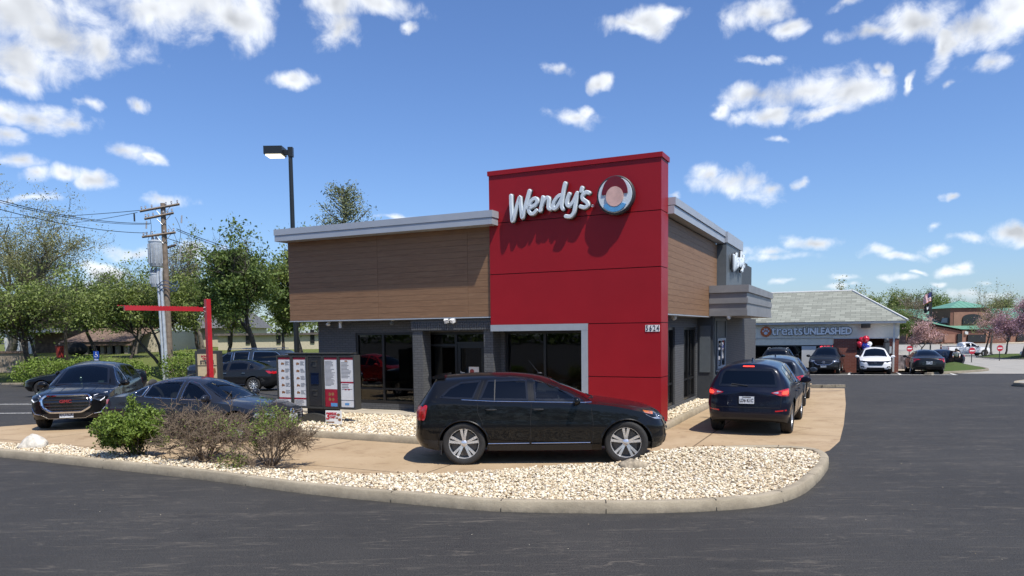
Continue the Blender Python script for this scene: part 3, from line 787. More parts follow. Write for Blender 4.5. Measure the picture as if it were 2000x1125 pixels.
CRO = variant(SUV, W=1.85, rw=.58, top=[(0,.86),(.10,.93),(.3,1.0),(.8,1.075),(1.32,1.13),(1.42,1.16),(1.8,1.40),(2.15,1.58),(2.45,1.64),(2.9,1.66),(3.5,1.655),(4.1,1.62),(4.32,1.59),(4.40,1.50),(4.52,1.22),(4.6,1.08),(4.68,1.0)])
CRO['H'] = 1.66
r4, c4 = rear_suv('compact_suv', 'dark navy compact SUV with brake lights on and LD6 K1C plate in the drive-thru lane', P_navy, variant(CRO, sx=.985), 'LD6 K1C', lit=True, bow=True)
hd = VV.copy(); pos = B(2.38, 0, 0); rear_ax = Vector((5.60, 17.25, 0)); place(r4, pos=rear_ax+hd*(1.385), yaw=head_to(hd.x, hd.y))
for t, s_, y_, z_ in (('Trax', .07, .62, .735), ('EQUIPPED', .045, .60, .69)): pass
r5, c5 = rear_suv('slate_crossover', 'slate blue crossover just ahead of the navy SUV in the lane', P_slate, variant(CRO, sx=.97, sz=.94), None, clad=False)
place(r5, pos=Vector((8.25, 23.25, -.02))+hd*1.2, yaw=head_to(hd.x, hd.y)+.02)

def front_car(name, label, pnt, sp, kind):
    root = thing(name, label, 'car'); c = Car(dict(sp, clad=.36, archclad=True, nf=.62), root, pnt); k = sp['H']/1.70; q = sp['L']/4.68
    fz = lambda l: [(a, b*k) for a, b in l]; f = lambda l: scalep(l, q, k)
    c.window([(1.40*q,-.68),(1.32*q,0),(1.40*q,.68),(2.10*q,.52),(2.18*q,0),(2.10*q,-.52)], 'top', M['privacy_glass'], name='windshield', border=.05)
    c.window(f([(2.42,1.58),(2.2,1.52),(1.95,1.38),(1.70,1.20),(1.64,1.08),(2.40,1.09)]), 'side', M['privacy_glass'], sides=(1, -1))
    c.window(f([(2.54,1.58),(3.22,1.57),(3.14,1.14),(2.52,1.10)]), 'side', M['privacy_glass'], sides=(1, -1))
    g = fz([(-.36,.60),(.36,.60),(.50,.86),(-.50,.86)])
    gr = c.panel('grille', g, 'front', M['frit'], off=.012)[0]
    if kind == 'wing':
        c.line('grille_trim', fz([(-.62,.86),(-.50,.72),(-.34,.60),(.34,.60),(.50,.72),(.62,.86)]), 'front', M['chrome'], r=.022, off=.018, parent=gr)
    else:
        c.line('grille_trim', fz([(-.80,.88),(-.46,.85),(.46,.85),(.80,.88)]), 'front', M['black_alloy'], r=.03, off=.02, parent=gr)
        c.line('grille_bar', fz([(-.42,.74),(.42,.74)]), 'front', M['black_alloy'], r=.02, off=.014, parent=gr)
    b = MB(); x = c.hit('front', 0, .76*k)[0].x+.03
    if kind == 'wing':
        b.tube([(x, .08*math.cos(a), .77*k+.06*math.sin(a)) for a in [2*PI*i/20 for i in range(21)]], .010, 6, cap=False)
        b.tube([(x, -.07, .80*k), (x, -.03, .79*k), (x, 0, .75*k), (x, .03, .79*k), (x, .07, .80*k)], .010, 6)
    else:
        b.tube([(x, -.045, .83*k), (x, -.035, .71*k)], .011, 6); b.tube([(x, .045, .83*k), (x, .035, .71*k)], .011, 6); b.tube([(x, -.04, .77*k), (x, .04, .77*k)], .011, 6)
    b.build('badge', M['chrome'], root)
    for sg in (1, -1):
        c.panel('headlight', fz([(sg*.50,.86),(sg*.84,.93),(sg*.85,.82),(sg*.62,.78)][::sg]), 'front', M['lamp_dark'] if kind != 'wing' else M['lamp_clear'], off=.012)
        c.panel('fog_lamp', fz([(sg*.60,.46),(sg*.82,.47),(sg*.80,.56),(sg*.62,.55)][::sg]), 'front', M['black_plastic'], off=.012)
    c.panel('lower_intake', fz([(-.5,.34),(.5,.34),(.46,.48),(-.46,.48)]), 'front', M['black_plastic'], off=.012)
    if kind == 'wing': plate(c, 'front', 'PH4 8TK', .52)
    mirrors(c, 1.62*q, 1.07*k, pnt); wheels(c, 'multi', M['alloy'], .64)
    return root, c
HRV = variant(CRO, sx=.93, sz=.97); HRV['W'] = 1.79
r6, c6 = front_car('dark_crossover', 'charcoal crossover parked nose out beside the brick wall of the pet store', P_gunmetal, variant(CRO, sx=.97), 'wing')
r7, c7 = front_car('white_crossover', 'small white crossover parked nose out under the balloons', P_white, HRV, 'plain')
def on_ground(x, y, dz=0): return Vector((x, y, gz(x, y)+dz))
hv = head_to(-VV.x, -VV.y); q6 = Vector((19.3, 45.75, 0)); q7 = q6+UU*2.78; place(r6, pos=q6+VV*2.2, yaw=hv-.03); place(r7, pos=q7+VV*2.1, yaw=hv+.02)
r6.location.z = gz(19, 44.8); r7.location.z = gz(22, 44.8)
r8, c8 = rear_suv('railed_suv', 'dark SUV with silver roof rails parked before the store window', P_gunmetal, variant(CRO, sz=1.02), None, rails=True, clad=False)
q8 = q6-UU*2.85+VV*2.1; place(r8, pos=(q8.x, q8.y, gz(17, 46.5)), yaw=hv+PI)
def rear_sedan():
    root = thing('grey_compact_sedan', 'gunmetal sedan parked nose in right of the white crossover', 'car')
    c, sx, sz = sedan_body(root, variant(SEDAN, sz=.99), P_gunmetal, M['privacy_glass'])
    for sg in (1, -1): c.panel('tail_lamp', [(sg*.44,.90),(sg*.80,.96),(sg*.82,.74),(sg*.74,.72),(sg*.70,.84)][::sg], 'rear', M['tail_red'], off=.012)
    c.panel('plate_recess', [(-.36,.56),(.36,.56),(.36,.76),(-.36,.76)], 'rear', M['frit'], off=.006); plate(c, 'rear', 'EW7 2MR', .70)
    for sg in (1, -1): c.panel('bumper_vent', [(sg*.6,.36),(sg*.86,.36),(sg*.84,.52),(sg*.66,.42)][::sg], 'rear', M['black_plastic'], off=.008)
    b = MB(); x = c.hit('rear', 0, .9)[0].x-.02; b.tube([(x, -.04, .93), (x, -.035, .84)], .01, 6); b.tube([(x, .04, .93), (x, .035, .84)], .01, 6); b.tube([(x, -.04, .885), (x, .04, .885)], .01, 6); b.build('badge', M['chrome'], root)
    mirrors(c, 1.62, .93); wheels(c, 'multi', M['alloy'], .64); return root, c
r9, c9 = rear_sedan(); q9 = q6+UU*5.5+VV*2.3; place(r9, pos=(q9.x, q9.y, gz(24, 43)), yaw=hv+PI+.06)

# side-on cars
def side_sedan(name, label, pnt, sp, rims=None, see=False, door=False, style='five'):
    root = thing(name, label, 'car'); c, sx, sz = sedan_body(root, sp, pnt, M['privacy_glass'], side_frame=M['black_alloy'])
    c.panel('headlight', scalep([(.12,.70),(.45,.80),(.42,.74),(.16,.63)], sx, sz), 'side', M['lamp_dark'], off=.01, sides=(1, -1))
    c.panel('tail_lamp', scalep([(4.2,.95),(4.6,.93),(4.62,.82),(4.34,.82)], sx, sz), 'side', M['tail_red'], off=.01, sides=(1, -1))
    for sg in (1, -1): c.panel('rear_light', [(sg*.4,.90*sz),(sg*.79,.92*sz),(sg*.79,.80*sz),(sg*.5,.82*sz)][::sg], 'rear', M['tail_red'], off=.012)
    c.line('sill_strip', scalep([(1.5,.33),(3.2,.33)], sx, sz), 'side', M['chrome'], r=.008, off=.004, sides=(1, -1))
    mirrors(c, 1.62*sx, .93*sz); handles(c, (2.2*sx, 3.08*sx), .84*sz, M['chrome'] if rims else None); wheels(c, style, rims, .68)
    return root, c
r10, c10 = side_sedan('black_hatchback', 'black car with black wheels parked at the left edge before the green hedge', P_black, variant(SEDAN, sx=.97, sz=1.0), M['black_alloy'], style='five')
place(r10, pos=(-18.0, 31.4, gz(-18, 30)), yaw=PI+.12)
r11, c11 = side_sedan('fastback_sedan', 'dark fastback sedan with bright wheels parked behind the menu board', P_gunmetal, variant(SEDAN, sz=.99), M['alloy'], style='ten')
place(r11, pos=(-12.75, 34.2, gz(-12, 34)), yaw=PI-.12)
r12, c12 = side_sedan('navy_sedan', 'dark navy sedan with rear door open beyond the grass island', P_navy, variant(SEDAN, sx=1.03, sz=1.01), M['alloy'], style='multi')
place(r12, pos=(34.6, 60.3, gz(34, 60)), yaw=PI+.42)
dm = MB(); dm.X = Matrix.Translation((c12.X(2.45*1.03), .88, 0)) @ Matrix.Rotation(.0, 4, 'Z')
dm.prism([(0,.32),(.86,.32),(.95,.62),(.92,.95),(.88,1.0),(.70,1.28),(.1,1.36),(0,.95)], 0, .07, lambda u, v, w: (-u*math.cos(1.1), u*math.sin(1.1)+w, v))
dm.build('rear_door', P_navy, r12)
LUV = dict(L=5.70, W=2.05, H=1.90, wb=3.40, fo=1.02, r=.41, gc=.34, rw=.78, crease=.85,
  top=[(0,1.0),(.08,1.1),(.3,1.17),(.9,1.22),(1.5,1.27),(1.6,1.3),(1.95,1.56),(2.25,1.76),(2.55,1.84),(3.2,1.89),(4.2,1.90),(5.0,1.88),(5.35,1.84),(5.5,1.6),(5.6,1.3),(5.7,1.15)],
  belt=[(0,.95),(.6,1.06),(1.5,1.16),(3,1.19),(5.0,1.22),(5.5,1.15),(5.7,1.05)],
  nose=[(.2,.08),(.45,0),(1.0,.02),(1.2,.08)], tail=[(.2,.1),(.5,0),(.8,.02),(1.9,.0)])
def long_suv():
    root = thing('long_suv', 'long slate blue SUV with chrome window trim parked farthest back by the trees', 'car')
    c = Car(LUV, root, P_slate)
    for w in ([(2.68,1.78),(2.4,1.72),(2.05,1.46),(1.85,1.24),(2.66,1.25)], [(2.82,1.79),(3.62,1.80),(3.6,1.27),(2.80,1.26)], [(3.86,1.80),(5.05,1.78),(5.28,1.62),(5.25,1.30),(3.84,1.28)]):
        c.window(w, 'side', M['privacy_glass'], sides=(1, -1), frame=M['chrome'], fr=.014)
    c.window([(1.56,-.72),(1.5,0),(1.56,.72),(2.28,.66),(2.34,0),(2.28,-.66)], 'top', M['privacy_glass'], name='windshield')
    c.panel('tail_lamp', [(5.42,1.45),(5.6,1.3),(5.62,.95),(5.5,.95)], 'side', M['tail_red'], off=.01, sides=(1, -1))
    c.panel('headlight', [(.08,1.05),(.3,1.1),(.32,.9),(.1,.86)], 'side', M['lamp_clear'], off=.01, sides=(1, -1))
    for a_ in ([(2.75,1.8),(2.74,.4)], [(3.74,1.8),(3.7,.9),(3.6,.4)]): c.line('door_seam', a_, 'side', M['dark'], r=.006, off=-.001, sides=(1, -1))
    for sg in (1, -1):
        b = MB(); b.tube([(c.X(s_), sg*.74, 1.93+.02*(s_ > 2.6)*(s_ < 5)) for s_ in (2.5, 2.7, 3.6, 4.8, 5.1)], .018, 8); b.build('roof_rail', M['chrome'], root)
    handles(c, (2.5, 3.4), 1.08, M['chrome']); mirrors(c, 1.9, 1.22); wheels(c, 'five', M['alloy'], .62); return root, c
r13, c13 = long_suv(); place(r13, pos=(-14.35, 39.6, gz(-14, 39)), yaw=PI-.10)
# pickup
PK = dict(L=5.9, W=2.02, H=1.93, wb=3.68, fo=.95, r=.42, gc=.42, rw=.66, crease=.85,
  top=[(0,1.02),(.08,1.12),(.3,1.18),(.9,1.22),(1.45,1.25),(1.55,1.3),(1.95,1.62),(2.25,1.85),(2.6,1.92),(3.2,1.92),(3.62,1.88),(3.75,1.75),(3.83,1.36),(3.88,1.34),(4.5,1.33),(5.8,1.33),(5.9,1.28)],
  belt=[(0,.98),(.6,1.08),(1.5,1.18),(3,1.2),(3.8,1.22),(3.9,1.28),(5.8,1.28),(5.9,1.2)],
  nose=[(.2,.08),(.45,0),(1.0,.02),(1.2,.08)], tail=[(.2,.06),(.5,0),(1.4,.0)])
def pickup():
    root = thing('pickup_truck', 'white extended cab pickup truck stopped before the brick building', 'truck')
    c = Car(PK, root, P_white)
    c.window([(2.68,1.80),(2.4,1.74),(2.05,1.5),(1.85,1.26),(2.66,1.27)], 'side', M['privacy_glass'], sides=(1, -1)); c.window([(2.85,1.80),(3.4,1.78),(3.4,1.28),(2.83,1.28)], 'side', M['privacy_glass'], sides=(1, -1))
    c.window([(1.56,-.72),(1.5,0),(1.56,.72),(2.22,.6),(2.3,0),(2.22,-.6)], 'top', M['privacy_glass'], name='windshield')
    b = MB(); b.box(c.X(5.78), -.8, 1.30, c.X(4.0), .8, 1.365); b.build('bed_cover', M['black_plastic'], root)
    c.panel('tail_lamp', [(5.72,1.25),(5.86,1.25),(5.86,.92),(5.72,.92)], 'side', M['tail_red'], off=.01, sides=(1, -1))
    c.panel('headlight', [(.08,1.08),(.3,1.12),(.32,.92),(.1,.86)], 'side', M['lamp_clear'], off=.01, sides=(1, -1))
    for a_ in ([(1.6,1.2),(1.6,.5)], [(2.76,1.8),(2.76,.5)], [(3.6,1.3),(3.6,.5)], [(3.84,1.3),(3.84,.5)]): c.line('door_seam', a_, 'side', M['dark'], r=.008, off=0, sides=(1, -1))
    b = MB()
    for sg in (1, -1): b.box(c.X(3.6), sg*.9, .40, c.X(1.7), sg*1.02, .46)
    b.build('running_board', M['black_plastic'], root)
    mirrors(c, 1.9, 1.25, M['black_plastic'], size=(.09, .14, .14)); handles(c, (2.5,), 1.1, M['black_plastic']); wheels(c, 'five', M['alloy'], .62); return root, c
r14, c14 = pickup(); place(r14, pos=(63.0, 103., gz(63, 103)), yaw=-.05)
# light trailer hitched cargo behind the pickup: small utility carrier
r15, c15 = rear_suv('silver_wagon', 'silver car whose front shows at the right edge of the lot', P_silver, variant(CRO, sz=.9), None, clad=False)
place(r15, pos=(62.9, 88.0, gz(62, 88)), yaw=PI)
# ------------------------------------------------------------------ setting materials
def asphalt_mat():
    m, nt, b = new_mat('asphalt'); k = N(nt); p = k.pos()
    big = k.noise(p, .35, 5, .6); mid = k.noise(p, 4., 5, .65); fine = k.noise(p, 150., 3, .8)
    base = k.ramp(big, [(.32, (.034, .031, .0275)), (.5, (.044, .0405, .036)), (.68, (.060, .055, .0485))])
    base = k.mix(k.math('MULTIPLY', mid, .5), base, (.040, .038, .036))
    g2 = k.noise(p, 55., 3, .75); base = k.mix(k.ramp(g2, [(.38, .75), (.56, 0.)]), base, (.012, .0115, .011))
    sp = k.math('MAXIMUM', k.ramp(fine, [(.54, 0.), (.7, 1.)]), k.ramp(g2, [(.60, 0.), (.70, 1.)]))
    base = k.mix(k.math('MULTIPLY', sp, .5), base, (.13, .125, .115))
    # tyre scuffs and dusty arcs: stretched, broken noise
    acc = None
    for rot, sc, th in ((.35, (.5, 5., 1), .60), (-.25, (.35, 4., 1), .61), (1.0, (.3, 3.2, 1), .63)):
        q = k.mapping(p, sc, (0, 0, rot)); s1 = k.noise(q, 1.3, 6, .72, .8); s2 = k.noise(p, .5, 2)
        v = k.math('MULTIPLY', k.ramp(s1, [(th, 0.), (th+.10, 1.)]), k.ramp(s2, [(.42, 0.), (.62, 1.)]))
        acc = v if acc is None else k.math('MAXIMUM', acc, v)
    w = k.new('TexWave', wave_type='BANDS', bands_direction='Y'); w.inputs['Scale'].default_value = .09; w.inputs['Distortion'].default_value = 9.; w.inputs['Detail'].default_value = 4.; w.inputs['Detail Scale'].default_value = .35
    nt.links.new(p, w.inputs['Vector']); line = k.ramp(w.outputs['Fac'], [(.985, 0.), (1., 1.)])
    line = k.math('MULTIPLY', line, k.ramp(k.noise(p, 3., 4, .8), [(.45, 0.), (.7, 1.)]))
    acc = k.math('MAXIMUM', acc, line)
    base = k.mix(k.math('MULTIPLY', acc, .30), base, (.12, .105, .09))
    for rot, th_ in ((.5, .010), (-.15, .008), (1.25, .009), (-.8, .007)):
        q = k.mapping(p, (.16, 1.5, 1), (0, 0, rot), (rot*7, 3., 0)); n_ = k.noise(q, 1.7, 5, .55, .5)
        ln = k.ramp(k.math('ABSOLUTE', k.math('SUBTRACT', n_, .5)), [(0., 1.), (th_, 0.)])
        ln = k.math('MULTIPLY', ln, k.ramp(k.noise(p, .9+rot*.2, 4, .7), [(.46, 0.), (.6, 1.)])); base = k.mix(k.math('MULTIPLY', ln, .42), base, (.17, .145, .115))
    bl_ = k.noise(k.mapping(p, (1, 1, 1), (0, 0, 0), (11, 5, 0)), 1.4, 6, .75); base = k.mix(k.ramp(bl_, [(.56, 0.), (.75, .55)]), base, (.016, .0155, .015))
    nt.links.new(base, b.inputs['Base Color'])
    nt.links.new(k.math('MULTIPLY_ADD', mid, .2, .66), b.inputs['Roughness']); b.inputs['Specular IOR Level'].default_value = .35
    h = k.math('ADD', k.math('MULTIPLY', fine, .6), k.noise(p, 45., 3))
    nt.links.new(k.bump(h, .75, .012), b.inputs['Normal']); return m
def concrete_mat(name, a, bcol, stain=(.12, .09, .06), grid=0., dens=.5, rough=.8, joint=(0, 0, 0)):
    m, nt, b = new_mat(name); k = N(nt); p = k.pos()
    f = k.noise(p, .8, 6, .65); base = k.ramp(f, [(.3, a), (.7, bcol)])
    st = k.noise(k.mapping(p, (1, 1, 1), (0, 0, .45)), 1.6, 7, .72, .6)
    base = k.mix(k.math('MULTIPLY', k.ramp(st, [(.53, 0.), (.72, 1.)]), dens), base, stain)
    g = k.noise(p, 120., 2, .8); base = k.mix(k.math('MULTIPLY', g, .22), base, tuple(c*.45 for c in a))
    q = k.noise(p, 2.3, 3, .5, 3.5); cr = k.ramp(k.math('ABSOLUTE', k.math('SUBTRACT', q, .5)), [(0., 1.), (.006, 0.)])
    base = k.mix(k.math('MULTIPLY', cr, .30), base, tuple(c*.3 for c in a))
    if grid:
        s_ = k.new('SeparateXYZ'); nt.links.new(k.mapping(p, (1, 1, 1), (0, 0, TH)), s_.inputs[0])
        l = None
        for o in (0, 1):
            v = k.math('ABSOLUTE', k.math('SUBTRACT', k.math('FRACT', k.math('MULTIPLY_ADD', s_.outputs[o], 1/grid, .37+.2*o)), .5))
            v = k.math('LESS_THAN', v, .018/grid); l = v if l is None else k.math('MAXIMUM', l, v)
        base = k.mix(k.math('MULTIPLY', l, .8), base, tuple(c*.25 for c in a))
    nt.links.new(base, b.inputs['Base Color']); b.inputs['Roughness'].default_value = rough; b.inputs['Specular IOR Level'].default_value = .3
    nt.links.new(k.bump(k.math('ADD', g, k.noise(p, 18., 4)), .35, .008), b.inputs['Normal']); return m
def brick_mat(name, c1, c2, mort, scale=1., rough=.75, w=.21, h=.068, ms=.010, axis=None):
    m, nt, b = new_mat(name); k = N(nt); o = k.obj(); s_ = k.new('SeparateXYZ'); nt.links.new(o, s_.inputs[0])
    cmb = k.new('CombineXYZ'); nt.links.new(k.math('ADD', s_.outputs[0], s_.outputs[1]), cmb.inputs[0]); nt.links.new(s_.outputs[2], cmb.inputs[1])
    t = k.new('TexBrick'); nt.links.new(cmb.outputs[0], t.inputs['Vector']); t.inputs['Scale'].default_value = scale
    t.inputs['Color1'].default_value = c3(c1); t.inputs['Color2'].default_value = c3(c2); t.inputs['Mortar'].default_value = c3(mort)
    t.inputs['Brick Width'].default_value = w; t.inputs['Row Height'].default_value = h; t.inputs['Mortar Size'].default_value = ms; t.inputs['Mortar Smooth'].default_value = .3
    f = k.noise(o, 1.7, 5, .6); nt.links.new(k.mix(k.math('MULTIPLY', f, .35), t.outputs['Color'], tuple(c*.6 for c in c1)), b.inputs['Base Color'])
    b.inputs['Roughness'].default_value = rough
    hgt = k.math('ADD', k.math('SUBTRACT', 1., t.outputs['Fac']), k.math('MULTIPLY', k.noise(o, 60., 3), .25))
    nt.links.new(k.bump(hgt, .5, .008), b.inputs['Normal']); return m
def wood_mat():
    m, nt, b = new_mat('wood_cladding'); k = N(nt); o = k.obj()
    isl = k.new('NewGeometry').outputs['Random Per Island']
    s_ = k.new('SeparateXYZ'); nt.links.new(o, s_.inputs[0]); cmb = k.new('CombineXYZ')
    nt.links.new(k.math('MULTIPLY_ADD', isl, 37., k.math('ADD', s_.outputs[0], s_.outputs[1])), cmb.inputs[0]); nt.links.new(k.math('MULTIPLY', s_.outputs[2], 22.), cmb.inputs[1]); nt.links.new(k.math('MULTIPLY', isl, 9.), cmb.inputs[2])
    g = k.noise(cmb.outputs[0], 1.6, 8, .68, 1.2); g2 = k.noise(cmb.outputs[0], 9., 4, .6, .4)
    base = k.ramp(g, [(.3, (.15, .078, .037)), (.5, (.24, .13, .065)), (.7, (.32, .19, .10))])
    base = k.mix(k.math('MULTIPLY', g2, .3), base, (.13, .07, .038)); base = k.mix(k.math('MULTIPLY', isl, .22), base, (.28, .17, .095))
    nt.links.new(base, b.inputs['Base Color']); b.inputs['Roughness'].default_value = .6; nt.links.new(k.bump(g2, .15, .004), b.inputs['Normal']); return m
def pebble_mat():
    m, nt, b = new_mat('pebbles'); k = N(nt); isl = k.new('NewGeometry').outputs['Random Per Island']
    base = k.ramp(isl, [(0., (.62, .51, .34)), (.25, (.72, .63, .46)), (.5, (.52, .41, .26)), (.62, (.78, .71, .55)), (.74, (.50, .38, .24)), (.78, (.70, .62, .50)), (.91, (.38, .32, .25)), (.94, (.80, .76, .66)), (1., (.55, .5, .42))], 'CONSTANT')
    f = k.noise(k.pos(), 30., 4); nt.links.new(k.mix(k.math('MULTIPLY', f, .2), base, (.5, .42, .3)), b.inputs['Base Color'])
    b.inputs['Roughness'].default_value = .75; nt.links.new(k.bump(k.noise(k.pos(), 70., 3), .3, .005), b.inputs['Normal']); return m
def kerb_mat():
    m, nt, b = new_mat('kerb_concrete'); k = N(nt); p = k.pos()
    f = k.noise(p, 2.5, 6, .7); base = k.ramp(f, [(.3, (.27, .225, .155)), (.7, (.43, .365, .26))])
    s_ = k.new('SeparateXYZ'); nt.links.new(p, s_.inputs[0])
    dirt = k.math('MULTIPLY', k.ramp(s_.outputs[2], [(0., 1.), (.10, .0)]), k.noise(p, 9., 4, .7))
    base = k.mix(k.math('MULTIPLY', dirt, .9), base, (.06, .055, .045)); sp = k.noise(p, 75., 3, .8)
    base = k.mix(k.math('MULTIPLY', k.ramp(sp, [(.5, 0.), (.7, 1.)]), .4), base, (.12, .1, .08))
    nt.links.new(base, b.inputs['Base Color']); b.inputs['Roughness'].default_value = .85
    nt.links.new(k.bump(k.math('ADD', sp, k.noise(p, 14., 3)), .6, .012), b.inputs['Normal']); return m
def grass_mat(name, a, bcol, dry=(.2, .17, .08)):
    m, nt, b = new_mat(name); k = N(nt); p = k.pos(); f = k.noise(p, 1.2, 6, .7); g = k.noise(p, 25., 4, .7)
    base = k.ramp(g, [(.3, a), (.7, bcol)]); base = k.mix(k.math('MULTIPLY', k.ramp(f, [(.45, 0.), (.7, 1.)]), .5), base, dry)
    nt.links.new(base, b.inputs['Base Color']); b.inputs['Roughness'].default_value = .9; b.inputs['Specular IOR Level'].default_value = .1
    nt.links.new(k.bump(g, 1., .06), b.inputs['Normal']); return m
M['asphalt'] = asphalt_mat()
M['lane'] = concrete_mat('lane_concrete', (.37, .262, .152), (.47, .352, .222), (.21, .13, .07), grid=3.6, dens=.85)
M['walk'] = concrete_mat('walk_concrete', (.42, .36, .27), (.52, .46, .36), (.25, .2, .15), grid=1.5, dens=.3)
M['lot'] = concrete_mat('lot_concrete', (.30, .285, .25), (.40, .375, .33), (.18, .165, .14), grid=4.5)
M['kerb'] = kerb_mat(); M['pebble'] = pebble_mat(); M['wood'] = wood_mat()
M['grey_brick'] = brick_mat('charcoal_brick', (.085, .088, .092), (.105, .108, .112), (.055, .057, .06))
M['red_brick'] = brick_mat('red_brick', (.20, .055, .035), (.26, .08, .05), (.25, .2, .17), w=.3, h=.1, ms=.008)
M['lawn'] = grass_mat('lawn_grass', (.085, .115, .03), (.16, .19, .055)); M['green_grass'] = grass_mat('green_grass', (.05, .085, .022), (.095, .135, .04), (.12, .12, .045))
M['red_panel'] = pm('red_metal_panel', (.30, .008, .014), .42, var=.06, vs=.8, spec=.3, bump=.10, bs=1.3, dist=.06)
M['coping'] = pm('grey_blue_coping', (.40, .43, .47), .45, metal=.2, var=.06, vs=1.2)
M['box_metal'] = pm('weathered_grey_metal', (.25, .25, .255), .5, metal=.3, var=.14, vs=1.6)
M['charcoal'] = pm('charcoal_panel', (.045, .05, .056), .55, var=.08)
M['charcoal_light'] = pm('mid_grey_panel', (.10, .115, .125), .5, var=.08)
M['bronze'] = pm('dark_bronze_frame', (.012, .012, .013), .35, var=.1)
M['line_white'] = pm('road_paint', (.62, .61, .57), .7, var=.25, vs=12)
M['store_glass'] = tinted('store_glass', (.36, .37, .34), rough=.0)
M['portal'] = pm('portal_grey', (.36, .39, .42), .45, metal=.2, var=.05)

# ------------------------------------------------------------------ ground
def ground():
    xs = [-900, -400, -200, -120]+[x for x in range(-90, 130, 4)]+[160, 220, 400, 900]; ys = [-200, -60, -20, 0, 10, 20, 28]+[30+i*2.5 for i in range(6)]+[45+i*5 for i in range(5)]+[72, 80, 90, 100, 130, 160, 220, 400, 900]
    vs = [(x, y, gz(x, y)) for y in ys for x in xs]; n = len(xs)
    fs = [(j*n+i, j*n+i+1, (j+1)*n+i+1, (j+1)*n+i) for j in range(len(ys)-1) for i in range(n-1)]
    b = MB(); b.add(vs, fs); o = b.build('ground', M['asphalt'], fixn=False); o['kind'] = 'structure'
ground()
def kerb(name, pts, w=.16, h=.15, closed=False, z0=None, side=1, mat=None, joints=None, n=5):
    """pts: world xy of the lower outer edge; body lies to the left of travel when side=1"""
    L_ = smooth_line([(p[0], p[1], 0) for p in pts], n); b = MB(); prof = [(0, -.05), (.012, h-.03), (.03, h-.004), (.05, h), (w-.02, h), (w, h-.015), (w, -.05)]
    vs = []; m = len(prof); acc = 0.
    for i, p in enumerate(L_):
        t = (L_[min(i+1, len(L_)-1)]-L_[max(i-1, 0)]).normalized(); nrm = Vector((-t.y, t.x, 0))*side
        for a, z in prof:
            q = p+nrm*(a+rnd.uniform(-.004, .004)); vs.append((q.x, q.y, gz(p.x, p.y)+z+rnd.uniform(-.003, .003)))
    fs = [(i*m+j, (i+1)*m+j, (i+1)*m+j+1, i*m+j+1) for i in range(len(L_)-1) for j in range(m-1)]+[tuple(range(m)), tuple(range((len(L_)-1)*m, len(L_)*m))]
    b.add(vs, fs); o = b.build(name, mat or M['kerb'], smooth=True, sharp=35); o['kind'] = 'structure'
    # dark joints every few metres
    j = MB()
    for i in range(8, len(L_)-2, joints or 7):
        p = L_[i]; t = (L_[i+1]-L_[i-1]).normalized(); nrm = Vector((-t.y, t.x, 0))*side; z = gz(p.x, p.y); r = .006
        c = [p+nrm*(-.004)+Vector((0, 0, z-.02)), p+nrm*(.026)+Vector((0, 0, z+h+.003)), p+nrm*(w-.01)+Vector((0, 0, z+h+.003))]
        for q0, q1 in zip(c, c[1:]): j.quad(q0-t*r, q0+t*r, q1+t*r, q1-t*r)
    if j.v: jo = j.build('kerb_joints', M['dark'], o, fixn=False)
    return o, L_
outer = [(-24, 21.5), (-17, 18.1)]+[tuple(G(x, y)[:2]) for x, y in [(0,893),(200,915),(400,938),(600,965),(800,985),(950,998),(1086,1002),(1250,1003),(1400,998),(1500,988),(1565,968),(1600,940),(1618,915),(1615,900),(1585,889),(1520,884),(1440,884),(1370,887)]]
ko, kl = kerb('island_kerb', outer, side=1)
inner_edge = [tuple(G(x, y, .05)[:2]) for x, y in [(1370,887),(1300,893),(1230,908),(1080,914),(870,929),(700,930),(540,920),(380,906),(130,874),(0,868)]]+[(-17, 19.0), (-24, 22.4)]
off_line = []
for i, p in enumerate(kl):
    t = (kl[min(i+1, len(kl)-1)]-kl[max(i-1, 0)]).normalized(); q = p+Vector((-t.y, t.x, 0))*.155; off_line.append((q.x, q.y))
bed_poly = off_line[::2]+inner_edge[1:]
m1 = G(1350, 905); m2 = G(1520, 905)
def bed_h(x, y):
    d = math.hypot((x-m1.x-.1)/1.2, (y-m1.y-.0)/.75); d2 = math.hypot((x-m2.x)/1.2, (y-m2.y+.2)/.9)
    return .085+.16*math.exp(-d*d)+.07*math.exp(-d2*d2)+.02*mnoise.noise(Vector((x*1.3, y*1.3, 0)))
M['gravel_base'] = pm('gravel_base', (.50, .42, .30), .9, var=.4, vs=30, bump=.8, bs=60)
sheet('gravel_bed', bed_poly, M['gravel_base'], -.03, .35, zf=bed_h)
ICO = None
def ico(sub):
    bm = bmesh.new(); bmesh.ops.create_icosphere(bm, subdivisions=sub, radius=1.); v = np.array([x.co[:] for x in bm.verts]); f = np.array([[y.index for y in x.verts] for x in bm.faces]); bm.free(); return v, f
